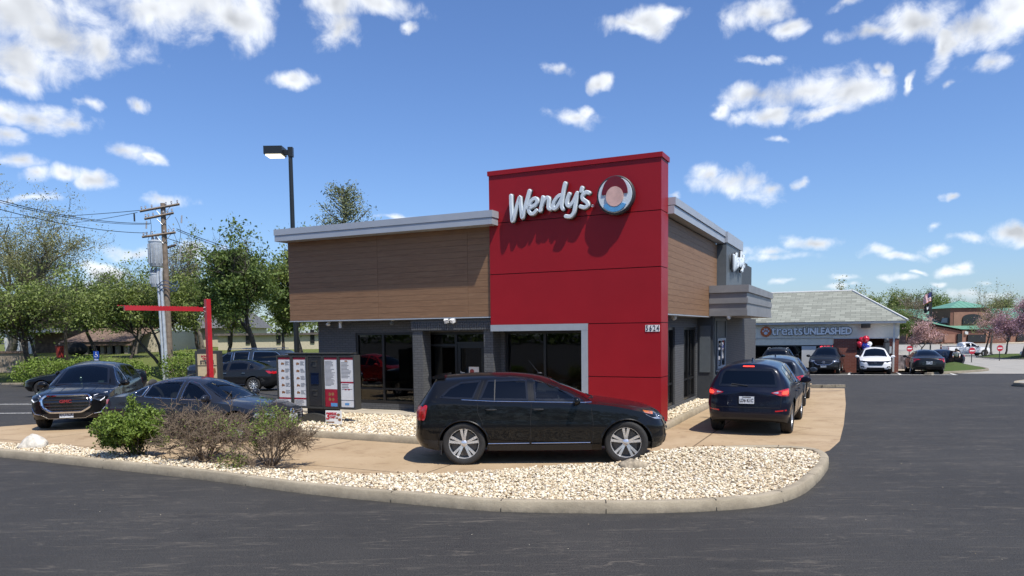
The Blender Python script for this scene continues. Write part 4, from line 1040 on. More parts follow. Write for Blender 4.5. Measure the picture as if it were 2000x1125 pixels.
def pebbles(name, poly, n, hf, r0, r1, sub=1, seed=1, label=None):
    rs = np.random.RandomState(seed); v, f = ico(sub); K = len(v)
    xs = [p[0] for p in poly]; ys = [p[1] for p in poly]; P_ = []
    while len(P_) < n:
        x = rs.uniform(min(xs), max(xs)); y = rs.uniform(min(ys), max(ys))
        if inpoly(x, y, poly): P_.append((x, y, hf(x, y)))
    P_ = np.array(P_); n = len(P_); r = rs.uniform(0, 1, n)**1.6*(r1-r0)+r0
    sc = np.stack([r*rs.uniform(.8, 1.3, n), r*rs.uniform(.65, 1., n), r*rs.uniform(.45, .75, n)], 1)
    a = rs.uniform(0, 2*PI, n); tl = rs.uniform(-.6, .6, n)
    base = v[None]*(1+rs.uniform(-.14, .14, (n, K, 1)))*sc[:, None]
    c, s_ = np.cos(tl)[:, None], np.sin(tl)[:, None]; x, y, z = base[..., 0], base[..., 1], base[..., 2]
    x, z = x*c-z*s_, x*s_+z*c; c, s_ = np.cos(a)[:, None], np.sin(a)[:, None]; x, y = x*c-y*s_, x*s_+y*c
    V_ = np.stack([x+P_[:, 0:1], y+P_[:, 1:2], z+P_[:, 2:3]+rs.uniform(-.2, .5, (n, 1))*r[:, None]], -1).reshape(-1, 3)
    F_ = (f[None]+(np.arange(n)*K)[:, None, None]).reshape(-1, 3)
    o = raw_mesh(name, V_, F_, M['pebble'], smooth=True); o['kind'] = 'stuff'
    if label: o['label'] = label
    return o
vis = [p for p in bed_poly if p[0] > -18]
pebbles('gravel', bed_poly, 23000, bed_h, .012, .034, 1, 3, 'cream river pebbles filling the foreground island behind the kerb')

BT = lambda a, b: tuple(B(a, b)[:2])
lane = [(-24, 22.0), (-14.6, 19.4), (-13.3, 20.3), (-11, 21.6)]+[BT(-11.5, -1.5), BT(-10.2, -3.9), BT(-9.4, -4.0), BT(-3.2, -4.0), BT(-1.4, -3.6), BT(-.3, -2.4), BT(.1, -.8), BT(.13, 8), BT(.13, 20)]+[BT(2.2, 19.5)]+[(12.2, 30.2), (13.3, 29.6)]+[tuple(G(x, y)[:2]) for x, y in [(1652,790),(1648,830),(1640,862),(1620,880),(1590,890),(1540,889),(1500,905)]]+[tuple(p) for p in inner_edge[1:]]
sheet('drive_lane', lane, M['lane'], .004, .8)
kerb_in = [BT(*p) for p in [(-10.6, -.8), (-10.5, -2.6), (-9.9, -3.7), (-8.8, -4.15), (-6, -4.18), (-3.4, -4.18), (-1.6, -3.85), (-.45, -2.8), (.05, -1.4), (.18, 0.), (.18, 3), (.18, 6.6)]]
k2, kl2 = kerb('building_kerb', kerb_in, side=1)
bed2 = [BT(*p) for p in [(-10.4, -.8), (-10.3, -2.5), (-9.7, -3.5), (-8.7, -3.95), (-3.5, -3.95), (-1.8, -3.65), (-.7, -2.7), (-.2, -1.4), (-.03, -.3), (-.03, -.02), (-4.5, -.02), (-4.5, -.45), (-9.9, -.45)]]
bed3 = [BT(*p) for p in [(.02, .68), (.02, 6.6), (-.5, 6.6), (-.5, .68)]]
hb = lambda x, y: .10+.02*mnoise.noise(Vector((x, y, 3)))
sheet('gravel_bed_by_wall', bed2, M['gravel_base'], -.02, .5, zf=hb); sheet('gravel_bed_side', bed3, M['gravel_base'], -.02, .5, zf=hb)
pebbles('gravel_by_wall', bed2, 6500, hb, .022, .05, 1, 5, 'cream pebbles between the menu board and the front wall')
pebbles('gravel_side', bed3, 900, lambda x, y: .13, .022, .05, 1, 6, 'cream pebbles along the side wall of the restaurant')
sheet('sidewalk', [BT(*p) for p in [(-11.2, -.44), (-4.5, -.44), (-4.5, .9), (-11.2, .9)]], M['walk'], 0, 1., zf=lambda x, y: .125)
wb_ = MB(); wb_.prism([BT(-11.2, -.44), BT(-4.5, -.44), BT(-4.5, -.40), BT(-11.2, -.40)], -.02, .121); o = wb_.build('sidewalk_edge', M['walk']); o['kind'] = 'structure'
# painted markings
def strip(name, p0, p1, w=.1, off=.006):
    a, b_ = Vector(p0), Vector(p1); t = (b_-a).normalized(); nn = Vector((-t.y, t.x))*w/2; k = max(1, int((b_-a).length/1.5)); b = MB(); vs = []
    for i in range(k+1):
        q = a.lerp(b_, i/k)
        for s_ in (-1, 1): r = q+nn*s_; vs.append((r.x, r.y, gz(q.x, q.y)+off))
    b.add(vs, [(2*i, 2*i+1, 2*i+3, 2*i+2) for i in range(k)]); o = b.build(name, M['line_white'], fixn=True); o['kind'] = 'structure'; return o
for i in range(5): strip('parking_line', (-23.6+i*.0, 27.2+i*0) if i == 0 else (-22+i*2.75, 38.0-i*.5), (-15.6, 26.3) if i == 0 else (-23.2+i*2.75, 32.8-i*.5), .11, .012)
strip('parking_line', (-19.5, 23.6), (-14.6, 23.4), .1)
for i in range(-2, 4):
    a_ = Vector((19.3, 45.75, 0))+UU*(2.77*i-1.39)-VV*.5; strip('parking_line', (a_.x, a_.y), ((a_+VV*5.2).x, (a_+VV*5.2).y), .14, .025)
a_ = Vector((19.3, 45.75, 0))-VV*.7; strip('parking_line', tuple((a_-UU*7).xy), tuple((a_+UU*7).xy), .22, .03)
# beyond: concrete lot, grass islands, lawn
sheet('concrete_lot', [(27.2, 44.2), (31, 42.4), (36, 40.8), (70, 36), (150, 60), (150, 170), (38, 170), (27, 62), (26.5, 50)], M['lot'], .015, 4.)
q_ = Vector((19.3, 45.75, 0))+VV*5.0; sheet('store_walk', [tuple((q_+UU*a-VV*0+VV*b).xy) for a, b in ((-11, 0), (7.5, 0), (7.5, 9), (-11, 9))], M['walk'], .12, 2.)
def island(name, pts, h, gm, hk=.15):
    o, kl_ = kerb(name+'_kerb', pts+[pts[0]], side=1, w=.18, h=hk, n=4)
    inn = [(p.x, p.y) for p in kl_[:-1]]; cx = sum(p[0] for p in inn)/len(inn); cy = sum(p[1] for p in inn)/len(inn)
    ins = [tuple(q) for q in inset(inn, .16)]
    R_ = [math.hypot(p[0]-cx, p[1]-cy) for p in inn]
    def zf(x, y):
        e = edge_dist(x, y, [Vector(q) for q in ins]); return gz(x, y)+hk-.02+h*min(1, e/1.6)
    return sheet(name, ins, gm, 0, .6, zf=zf)
def gp(x, y, z): v = G(x, y, z); return (v.x, v.y)
island('grass_island', [gp(1812,737,-.55), gp(1850,734,-.6), gp(1890,731,-.62), gp(1925,726,-.62), gp(1930,722,-.65), gp(1905,716,-.8), gp(1850,714,-.85), gp(1806,719,-.8), gp(1797,728,-.65)], .38, M['green_grass'])
island('far_grass_strip', [(58, 76), (78, 75), (95, 80), (92, 88), (76, 96), (62, 98), (57, 86)], .3, M['green_grass'], .14)
island('near_kerb_island', [tuple(G(x, y, -.1)[:2]) for x, y in [(1978,757),(2010,760),(2100,764),(2100,748),(2010,747),(1982,751)]], .05, M['lot'], .16)
sheet('lawn', [(-120, 43.5), (-32, 43.5), (-6, 42.5), (2, 50), (4, 90), (-30, 140), (-120, 140)], M['lawn'], .03, 3.)
kerb('lawn_kerb', [(-50, 44.2), (-30, 43.6), (-18, 43.1), (-5, 42.3)], side=1, w=.18, h=.14)

# ------------------------------------------------------------------ the restaurant
RB = thing('restaurant_building', 'charcoal brick fast food restaurant with wood cladding and a tall red front tower', 'building', tuple(CC), -TH)
def part(name, b, mat, parent=RB, **k): return b.build(name, mat, parent, **k)
# masonry
b = MB(); z0 = -.6
for a0, a1, za, zb in [(-10.85,-9.44,z0,2.79),(-9.44,-7.38,z0,.30),(-9.44,-7.38,2.41,2.79),(-7.38,-6.97,z0,2.79),(-6.97,-5.04,2.40,2.79),(-5.04,-4.46,z0,2.79),(-4.46,-2.05,z0,.30),(-4.46,-2.05,2.40,2.79),(-2.05,-.78,z0,2.79)]:
    b.box(a0, .58, za, a1, .86, zb)
b.box(-10.85, .86, z0, -10.57, 17, 2.79)
for b0, b1, za, zb in [(.58,2.35,z0,2.79),(2.35,3.6,z0,.22),(2.35,3.6,2.45,2.79),(3.6,4.75,z0,2.79),(4.75,6.55,z0,.22),(4.75,6.55,2.45,2.79),(6.55,6.75,z0,2.79)]: b.box(-.78, b0, za, -.5, b1, zb)
b.box(-.5, 9.1, z0, .0, 17, 2.80); b.box(-10.57, 16.8, z0, -.5, 17, 2.79)
part('brick_wall', b, M['grey_brick'])
b = MB()
for a0, a1 in ((-7.12,-6.80),(-4.86,-4.58)): b.box(a0, .14, .1, a1, .577, 2.44)
b.box(-7.16, .12, 2.44, -4.585, .577, 2.74)
for i in range(35): b.box(-7.14+i*.072, .105, 2.46, -7.14+i*.072+.062, .119, 2.66)
part('brick_pier', b, M['grey_brick'])
b = MB(); b.box(-.5, 6.72, z0, .0, 9.097, 2.80); part('pickup_bay', b, M['charcoal'])
b = MB()
for q in (6.9, 7.35, 9.0): b.box(0, q-.04, .9, .03, q+.04, 2.7)
b.box(0, 6.9, 2.66, .03, 9.0, 2.74); b.box(0, 6.86, .8, .06, 9.04, .9); b.box(-.42, 6.69, 1.0, -.08, 6.718, 2.5); part('bay_frame', b, M['charcoal_light'])
b = MB(); b.box(.0, 7.42, 1.08, .05, 8.8, 1.16); b.box(.0, 7.42, 2.0, .05, 8.8, 2.08); b.box(.0, 7.36, 1.08, .05, 7.43, 2.08); b.box(.0, 8.79, 1.08, .05, 8.86, 2.08); b.box(0, 8.06, 1.16, .045, 8.12, 2.0); b.box(0, 7.3, .98, .22, 8.9, 1.04)
w = part('pickup_window', b, M['coping']); b = MB(); b.box(.002, 7.43, 1.16, .02, 8.79, 2.0); part('pane', b, M['store_glass'], w)
# windows
def win(name, a0, a1, za, zb, mull, trans, axis='a', plane=.66, fw=.07):
    f = MB(); g = MB(); X_ = (lambda u0, d0, z0_, u1, d1, z1_, q: q.box(u0, d0, z0_, u1, d1, z1_)) if axis == 'a' else (lambda u0, d0, z0_, u1, d1, z1_, q: q.box(d0, u0, z0_, d1, u1, z1_))
    p0, p1 = plane-.05, plane+.05
    X_(a0, p0, za, a0+fw, p1, zb, f); X_(a1-fw, p0, za, a1, p1, zb, f); X_(a0+fw, p0, zb-fw, a1-fw, p1, zb, f); X_(a0+fw, p0, za, a1-fw, p1, za+fw*1.3, f)
    for m_ in mull: X_(m_-.035, p0+.004, za+fw*1.3, m_+.035, p1-.004, zb-fw, f)
    for t_ in trans: X_(a0+fw, p0+.008, t_-.025, a1-fw, p1-.008, t_+.025, f)
    o = part(name, f, M['bronze']); X_(a0+fw*.5, plane-.006, za+.05, a1-fw*.5, plane+.006, zb-.05, g); part('pane', g, M['store_glass'], o); return o
win('window', -9.44, -7.38, .30, 2.41, (-8.47,), (.74,))
win('window', -4.46, -2.05, .30, 2.40, (-3.3,), (.74,), plane=.70)
win('window', 2.35, 3.6, .22, 2.45, (3.0,), (.85,), 'b', -.60); win('window', 4.75, 6.55, .22, 2.45, (5.6,), (.85,), 'b', -.60)
f = MB()
for a0, a1 in ((-6.97,-6.90),(-6.04,-5.97),(-5.11,-5.04)): f.box(a0, .63, .13, a1, .73, 2.40)
f.box(-6.90, .634, 2.33, -6.04, .726, 2.40); f.box(-6.90, .634, 2.0, -6.04, .726, 2.06); f.box(-5.97, .634, 2.33, -5.11, .726, 2.40); f.box(-5.97, .634, 2.05, -5.11, .726, 2.12); f.box(-6.9, .634, .13, -6.04, .726, .3)
ent = part('entrance_frame', f, M['bronze']); g = MB(); g.box(-6.93, .676, .2, -6.0, .684, 2.36); g.box(-5.97, .676, 2.1, -5.1, .684, 2.36); part('pane', g, M['store_glass'], ent)
f = MB(); f.box(-5.97, .65, .14, -5.87, .71, 2.05); f.box(-5.21, .65, .14, -5.11, .71, 2.05); f.box(-5.87, .652, 1.95, -5.21, .708, 2.05); f.box(-5.87, .652, .14, -5.21, .708, .35)
dr = part('door', f, M['bronze']); g = MB(); g.box(-5.89, .676, .3, -5.19, .684, 1.97); part('door_pane', g, M['store_glass'], dr)
g = MB(); g.tube([(-5.84, .60, .95), (-5.84, .60, 1.3)], .014, 8); g.tube([(-5.84, .60, .97), (-5.84, .655, .97)], .01, 6); g.tube([(-5.84, .60, 1.28), (-5.84, .655, 1.28)], .01, 6); part('door_handle', g, M['alloy'], dr)
g = MB(); g.box(-5.62, .664, 1.16, -5.30, .672, 1.42); pn = part('door_notice', g, pm('notice_paper', (.75, .68, .6), .7), dr); g = MB(); g.lathe([(0, .659), (.07, .660)], 14, origin=(-5.52, 0, 1.29), axis='y'); part('notice_print', g, pm('notice_red', (.35, .06, .05), .7), pn)
g = MB(); g.box(-5.86, .664, 1.2, -5.76, .672, 1.26); part('hours_label', g, M['white_paint'], dr)
# interior
b = MB(); b.box(-10.57, .95, .05, -.8, 8.0, .12); part('interior_floor', b, pm('tile_floor', (.16, .12, .09), .5))
b = MB(); b.box(-10.56, 6.0, .12, -.8, 6.1, 2.79); b.box(-6.0, 3.2, .12, -5.9, 6.0, 2.79); part('interior_wall', b, pm('tan_wall', (.32, .25, .17), .8))
b = MB(); b.box(-10.56, .86, 2.72, -.8, 8., 2.79); part('ceiling', b, M['charcoal_light'])
for i, (a_, b_) in enumerate([(-9., 2.2), (-7.8, 2.2), (-4.0, 2.4), (-2.9, 2.4)]):
    q = MB(); q.lathe([(.03, .82), (.35, .80), (.35, .84), (.03, .86)], 16, origin=(a_, b_, 0)); q.tube([(a_, b_, .12), (a_, b_, .82)], .03, 8); q.lathe([(0, .13), (.22, .13)], 12, origin=(a_, b_, 0)); part('table', q, M['seat_tan'])
    q = MB(); q.box(a_-.55, b_-.2, .5, a_-.4, b_+.2, .95); q.box(a_-.55, b_-.2, .45, a_-.2, b_+.2, .5); q.box(a_-.5, b_-.03, .12, a_-.44, b_+.03, .45); part('booth', q, M['red_panel'])
# upper volume and cladding
OV = -.38; zc0 = FR(534, 446, OV); cL = zc0[0]; cR = FR(961, 412, OV)[0]; zT = (zc0[1]+FR(970, 412, OV)[1])/2; zB = (FR(540, 470, OV)[1]+FR(970, 438, OV)[1])/2
b = MB(); b.box(-11.44, .09, 2.795, -4.6, 16.5, 5.05); b.box(-4.6, .68, 2.795, -.14, 16.5, 5.05); b.box(-11.4, .3, 5.05, -.3, 16.4, 5.2); part('upper_wall', b, M['charcoal'])
b = MB(); nrow = 15; rh = (zB+.03-2.80)/nrow
for i in range(nrow):
    z_ = 2.80+i*rh
    for a0, a1 in ((-11.47,-8.2),(-8.195,-5.27),(-5.265,-4.58)): b.box(a0, .05, z_+.0025, a1, .088, z_+rh-.0025)
    b.box(-11.47, .092, z_+.004, -11.445, 16.4, z_+rh-.004)
    for b0, b1 in ((.68,4.2),(4.205,7.88)): b.box(-.135, b0, z_+.0025, -.10, b1, z_+rh-.0025)
part('wood_cladding', b, M['wood'])
b = MB(); b.box(-11.48, .035, 2.765, -4.58, .58, 2.795); part('soffit_strip', b, M['coping']); b = MB(); b.box(-.5, .68, 2.765, -.09, 7.9, 2.795); part('soffit_strip', b, M['coping'])
b = MB(); zm = (zT*.48+zB*.52)
b.box(cL, OV, zm+.008, cR, -.005, zT); b.box(cL+.015, OV+.015, zB, cR-.02, -.006, zm-.008); b.box(cL+.03, OV+.03, zm-.01, cR-.03, -.007, zm+.01)
b.box(cL, -.004, zm+.008, -4.575, .5, zT); b.box(cL+.015, -.004, zB, -4.575, .5, zm-.008)
b.box(cL, .5, zm+.008, cL+.5, 16.6, zT); b.box(cL+.015, .5, zB, cL+.5, 16.6, zm-.008)
b.box(-.4, .68, zm+.10, .18, 7.9, zT+.10); b.box(-.4, .68, zB+.06, .15, 7.88, zm+.085); part('coping', b, M['coping'])
# red tower
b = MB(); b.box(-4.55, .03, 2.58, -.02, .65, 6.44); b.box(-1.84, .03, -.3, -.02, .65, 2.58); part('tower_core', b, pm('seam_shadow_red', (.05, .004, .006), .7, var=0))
b = MB(); rows = [(2.575,3.885),(3.905,5.215),(5.235,6.45)]
for za, zb in rows: b.box(-4.57, 0, za, 0, .03, zb); b.box(-.03, .032, za, 0, .67, zb); b.box(-4.57, .032, za, -4.54, .67, zb)
for za, zb in ((-.25,1.235),(1.255,2.555)): b.box(-1.845, 0, za, 0, .03, zb); b.box(-.03, .032, za, 0, .67, zb); b.box(-1.845, .032, za, -1.815, .67, zb)
b.box(-4.57, .031, 2.575, -1.846, .67, 2.60); b.box(-4.54, .645, 2.6, -.03, .67, 6.45)
b.box(-4.60, -.03, 6.453, .03, .70, 6.57); part('red_panels', b, M['red_panel'])
b = MB(); b.box(-4.57, -.02, 2.405, -1.85, .57, 2.572); b.box(-2.02, -.018, -.2, -1.852, .57, 2.403); part('portal_frame', b, M['portal'])
# metal canopy box over the lane
b = MB(); b.box(-.09, 6.54, 2.82, 1.06, 13.1, 3.72); b.box(-.09, 6.48, 3.53, 1.12, 13.16, 3.76); b.box(-.09, 6.50, 3.19, 1.09, 13.14, 3.36); b.box(-.09, 6.515, 2.80, 1.075, 13.12, 2.98)
part('canopy_box', b, M['box_metal'])
b = MB(); b.box(-.12, 7.92, 3.6, .20, 11.3, 5.25); b.box(-.3, 11.3, 3.6, -.1, 14, 4.2); part('side_tower', b, M['charcoal_light'])
b = MB(); b.box(-.14, 7.90, 5.25, .24, 11.35, zT+.09); part('side_tower_cap', b, M['coping'])
b = MB(); b.prism([(11.4, 3.7), (15.4, 3.7), (11.4, 4.9)], -1.5, -.05, lambda u, v, w: (w, u, v)); part('rear_slope', b, M['charcoal'])
b = MB(); b.tube([(-4.0, .0, 0), (-4.0, 0, 0)], .001) if False else None
# wall-mounted fittings are separate things
def at_b(a, b_, z): v = B(a, b_, z); return (v.x, v.y, v.z)
def mount(name, label, cat, a, b_, z, rz=0., group=None): return thing(name, label, cat, at_b(a, b_, z), -TH+rz, group)
for a_, lb in ((-10.2, 'white security camera under the wood soffit at the left end of the front wall'), (-9.75, None), (-7.9, 'small dark camera under the soffit above the left window')):
    t = mount('security_camera', lb or 'short white sensor bracket under the soffit beside the left camera', 'camera', a_, .30, 2.76, group='fittings under the front soffit'); q = MB(); q.lathe([(0, 0), (.05, 0), (.05, -.02), (.02, -.03), (0, -.03)], 14); q.build('mount', M['white_paint'], t)
    q = MB()
    if lb: sphere(q, (0, -.03, -.08), (.06, .08, .055))
    else: q.box(-.035, -.05, -.2, .035, 0, -.03)
    q.build('housing', M['white_paint'] if a_ < -9 else M['charcoal_light'], t, smooth=True)
t = mount('flood_light', 'twin headed white floodlight over the entrance lintel', 'light', -5.85, .10, 2.74); q = MB(); q.lathe([(0, 0), (.05, 0), (.05, -.04), (0, -.04)], 12); q.build('mount', M['white_paint'], t)
for sg in (-1, 1):
    q = MB(); q.X = Matrix.Translation((sg*.10, -.06, -.03)) @ Matrix.Rotation(.5, 4, 'X') @ Matrix.Rotation(sg*-.4, 4, 'Z'); q.box(-.06, -.06, -.05, .06, .06, .05); q.tube([(0, .05, 0), (-sg*.08, .06, .03)], .012, 6); q.build('lamp_head', M['white_paint'], t)
for b_, lb in ((2.6, 'pale dome camera under the side soffit between the side windows'), (12.6, 'pale camera under the metal canopy box')):
    t = mount('dome_camera', lb, 'camera', -.3 if b_ < 5 else .5, b_ if b_ < 5 else 6.6, 2.765 if b_ < 5 else 2.80); q = MB(); sphere(q, (0, 0, -.06), (.07, .07, .06)); q.build('dome', M['white_paint'], t, smooth=True); q = MB(); q.lathe([(0, 0), (.08, 0), (.08, -.03), (0, -.03)], 14); q.build('mount', M['white_paint'], t)
# house number plates
t = mount('house_number', 'small white number tiles reading 5624 on the red tower', 'sign', -.32, 0, 2.43)
for i, ch in enumerate('5624'):
    q = MB(); x = -.0+i*.088-.02; q.box(x-.041, -.012, -.08, x+.041, -.001, .08); o = q.build('number_tile', M['white_paint'], t)
    text_mesh(ch, .19, .004, .004, name='digit', mat=M['plate_ink'], parent=o, mw=frame_m((x, -.015, -.004), (1, 0, 0), (0, 0, 1)), sx=.62)

# ---- script sign on the tower: rounded strokes
def sweep_flat(b, pts, r, d0, d1, plane):
    """stroke with round ends and a chamfered edge in the (u,v) plane, from depth d0 to d1; plane(u,v,w)->3d"""
    L_ = [Vector((p.x, p.y)) for p in smooth_line([(p[0], p[1], 0) for p in pts], 5)]; n = len(L_); left = []; right = []
    for i, p in enumerate(L_):
        t = (L_[min(i+1, n-1)]-L_[max(i-1, 0)]); t = t.normalized() if t.length > 1e-9 else Vector((1, 0)); nn = Vector((-t.y, t.x)); left.append((p, nn)); 
    for (fr_, dd) in ((1., d0), (1., d1-.25*(d1-d0)), (.78, d1)): pass
    prof = [(1., d0), (1., d0+(d1-d0)*.8), (.72, d1)]; m = 2*n; rows = []
    t0 = (L_[1]-L_[0]).normalized(); t1 = (L_[-1]-L_[-2]).normalized(); vs = []
    for f_, dd in prof:
        row = []
        for p, nn in left: row.append(p+nn*r*f_)
        for k in range(1, 6): a = PI*k/6; nn = Vector((-t1.y, t1.x)); row.append(L_[-1]+(nn*math.cos(a)+t1*math.sin(a))*r*f_)
        for p, nn in left[::-1]: row.append(p-nn*r*f_)
        for k in range(1, 6): a = PI*k/6; nn = Vector((-t0.y, t0.x)); row.append(L_[0]-(nn*math.cos(a)+t0*math.sin(a))*r*f_)
        m = len(row); vs += [plane(q.x, q.y, dd) for q in row]
    fs = [(j*m+i, j*m+(i+1) % m, (j+1)*m+(i+1) % m, (j+1)*m+i) for j in range(2) for i in range(m)]
    # front cap as strips
    base = 2*m; ne = 5
    for i in range(n-1): fs.append((base+i, base+i+1, base+n+ne+(n-2-i), base+n+ne+(n-1-i)))
    fs.append(tuple([base+n-1]+[base+n+k for k in range(ne)]+[base+n+ne])); fs.append(tuple([base+2*n+ne-1]+[base+2*n+ne+k for k in range(ne)]+[base]))
    b.add(vs, fs)
GL = {
 'W': [[(178,345),(180,450),(188,580),(198,675),(225,590),(262,450),(293,362),(300,440),(312,540),(325,630),(350,540),(385,400),(417,282)]],
 'e': [[(398,505),(440,492),(500,455),(518,405),(492,380),(452,400),(420,450),(408,520),(428,572),(470,575),(508,535)]],
 'n': [[(592,365),(580,440),(558,538)], [(566,500),(595,430),(640,372),(668,385),(664,450),(664,500),(688,518)]],
 'd': [[(850,335),(800,345),(750,400),(722,462),(726,508),(762,500),(810,430),(848,350)], [(878,185),(855,290),(838,420),(836,485),(852,515)]],
 'y': [[(932,322),(905,400),(905,455),(936,475),(985,420),(1030,320)], [(1036,310),(1018,430),(992,560),(950,612),(888,610)]],
 "apostrophe": [[(1098,243),(1087,285)]],
 's': [[(1187,307),(1150,300),(1105,340),(1108,388),(1158,425),(1172,468),(1130,496),(1078,484)]]}
DEP = -.21
M['sign_white'] = pm('sign_face_white', (.62, .68, .72), .35, var=.04)
M['sign_edge'] = pm('sign_return', (.03, .03, .035), .5)
def zp(x, y, dep=DEP): return FR(970+x/6.618, 330+y/6.618, dep)
WS = thing('wordmark_sign', "raised white Wendy's lettering high on the red tower front", 'sign', at_b(0, 0, 0), -TH)
plane_f = lambda dd: (lambda u, v, w: (u, -w, v))
rr_ = 26/6.618*.0134
k_ = 0
def letters(parent, name_map, xf, r, d0, d1, plane):
    global k_
    for nm, strokes in GL.items():
        q = MB(); e = MB()
        for st in strokes:
            k_ += 1; pts = [xf(*p) for p in st]
            sweep_flat(q, pts, r, d0+.02, d1+.0015*(k_ % 5), plane); sweep_flat(e, pts, r*1.22, d0, d0+(d1-d0)*.5+.0015*(k_ % 5), plane)
        o = q.build('letter', M['sign_white'], parent); e.build('letter_back', M['sign_edge'], o)
letters(WS, None, lambda x, y: zp(x, y), .050, .07, .21, lambda u, v, w: (u, -w, v))
q = MB(); c0 = zp(1222, 468); q.tube([(c0[0]+.028*math.cos(a), -.1, c0[1]+.028*math.sin(a)) for a in [2*PI*i/16 for i in range(17)]], .006, 6, cap=False); q.lathe([(0, 0), (.012, 0)], 8, origin=(c0[0], -.1, c0[1]), axis='y'); q.build('registered_mark', M['sign_white'], WS)
# stand-offs
q = MB()
for x, y in ((190,500),(330,560),(480,470),(660,430),(840,420),(1010,400),(1120,390)): p = zp(x, y); q.tube([(p[0], -.001, p[1]), (p[0], -.09, p[1])], .012, 6)
q.build('stand_off', M['sign_edge'], WS)
# round emblem: plain stand-in disc of the same size and colours
ES = thing('round_emblem', 'round white and red emblem disc right of the white lettering', 'sign', at_b(0, 0, 0), -TH)
ec = zp(1528, 335, -.24); er = .465
q = MB(); q.lathe([(0, -.07), (er, -.07), (er, -.20), (er-.02, -.215), (0, -.215)], 48, origin=(ec[0], 0, ec[1]), axis='y'); q.build('backing', M['sign_edge'], ES, smooth=True, sharp=30)
q = MB(); q.lathe([(er-.045, -.216), (er-.05, -.24), (0, -.24)], 48, origin=(ec[0], 0, ec[1]), axis='y'); q.build('face', M['sign_white'], ES, smooth=True, sharp=30)
q = MB(); q.prism([(ec[0]+.32*math.cos(a), ec[1]+.02+.42*math.sin(a)) for a in [PI*i/24 for i in range(25)]], -.242, -.262, lambda u, v, w: (u, w, v)); q.build('upper_field', pm('deep_red', (.15, .004, .010), .35), ES)
q = MB(); q.prism([(ec[0]+.215*math.cos(a), ec[1]-.04+.235*math.sin(a)) for a in [2*PI*i/40 for i in range(40)]], -.242, -.275, lambda u, v, w: (u, w, v)); q.build('centre_field', pm('pale_rose', (.66, .42, .36), .45), ES)
q = MB(); q.prism([(ec[0]+.30*math.cos(a), ec[1]-.14+.26*math.sin(a)) for a in [PI+PI*(.12+.76*i/14) for i in range(15)]]+[(ec[0]+.20*math.cos(a), ec[1]-.14+.16*math.sin(a)) for a in [PI+PI*(.88-.76*i/14) for i in range(15)]], -.241, -.278, lambda u, v, w: (u, w, v)); q.build('lower_band', pm('sky_blue', (.10, .32, .58), .4), ES)
# small sign on the side tower
SS = thing('side_wordmark_sign', "white Wendy's lettering seen edge on from the grey side tower", 'sign', at_b(.20, 0, 0), -TH)
def side_xf(x, y): return (8.55+(x-170)/1020*2.45, 4.74+(430-y)/520*.80)
letters(SS, None, side_xf, .045, .06, .17, lambda u, v, w: (w, u, v))
# ------------------------------------------------------------------ vegetation
def leaf_mat(name, a, bcol, c=None, tr=.25):
    m = bpy.data.materials.new(name); m.use_nodes = True; nt = m.node_tree; nt.nodes.clear(); k = N(nt)
    out = k.new('OutputMaterial'); d = k.new('BsdfPrincipled'); t = k.new('BsdfTranslucent'); isl = k.new('NewGeometry').outputs['Random Per Island']
    col = k.ramp(isl, [(0., a), (.55, bcol), (1., c or tuple(min(1, x*1.35) for x in bcol))])
    f = k.noise(k.pos(), .9, 4, .6); col = k.mix(k.math('MULTIPLY', f, .5), col, a)
    nt.links.new(col, d.inputs['Base Color']); d.inputs['Roughness'].default_value = .55; d.inputs['Specular IOR Level'].default_value = .3
    nt.links.new(k.mix(1., col, (1.2, 1.25, .6), 'MULTIPLY'), t.inputs[0])
    mx = k.new('MixShader'); mx.inputs[0].default_value = tr; nt.links.new(d.outputs[0], mx.inputs[1]); nt.links.new(t.outputs[0], mx.inputs[2]); nt.links.new(mx.outputs[0], out.inputs[0]); return m
DENS = 1.
LM = dict(mid=leaf_mat('leaf_mid_green', (.11, .145, .04), (.22, .27, .075)), dark=leaf_mat('leaf_dark_green', (.075, .115, .03), (.15, .205, .055)),
  pale=leaf_mat('leaf_pale_green', (.15, .165, .06), (.26, .27, .11)), willow=leaf_mat('leaf_willow', (.17, .18, .08), (.27, .27, .13)), bright=leaf_mat('leaf_bright_green', (.10, .16, .025), (.20, .27, .05)),
  pine=leaf_mat('needle', (.10, .125, .06), (.20, .22, .11), tr=.1), bud=leaf_mat('redbud_blossom', (.25, .13, .18), (.40, .26, .32), tr=.2), pink=leaf_mat('pale_blossom', (.36, .22, .22), (.52, .34, .34), tr=.2), grey=leaf_mat('bare_bud', (.16, .13, .09), (.24, .19, .14)))
M['bark'] = pm('bark', (.075, .06, .048), .9, var=.35, vs=9, bump=.8, bs=30); M['bark_grey'] = pm('grey_bark', (.15, .13, .105), .9, var=.3, vs=9, bump=.7, bs=30)
M['twig'] = pm('grey_brown_twig', (.17, .125, .085), .85, var=.55, vs=25)
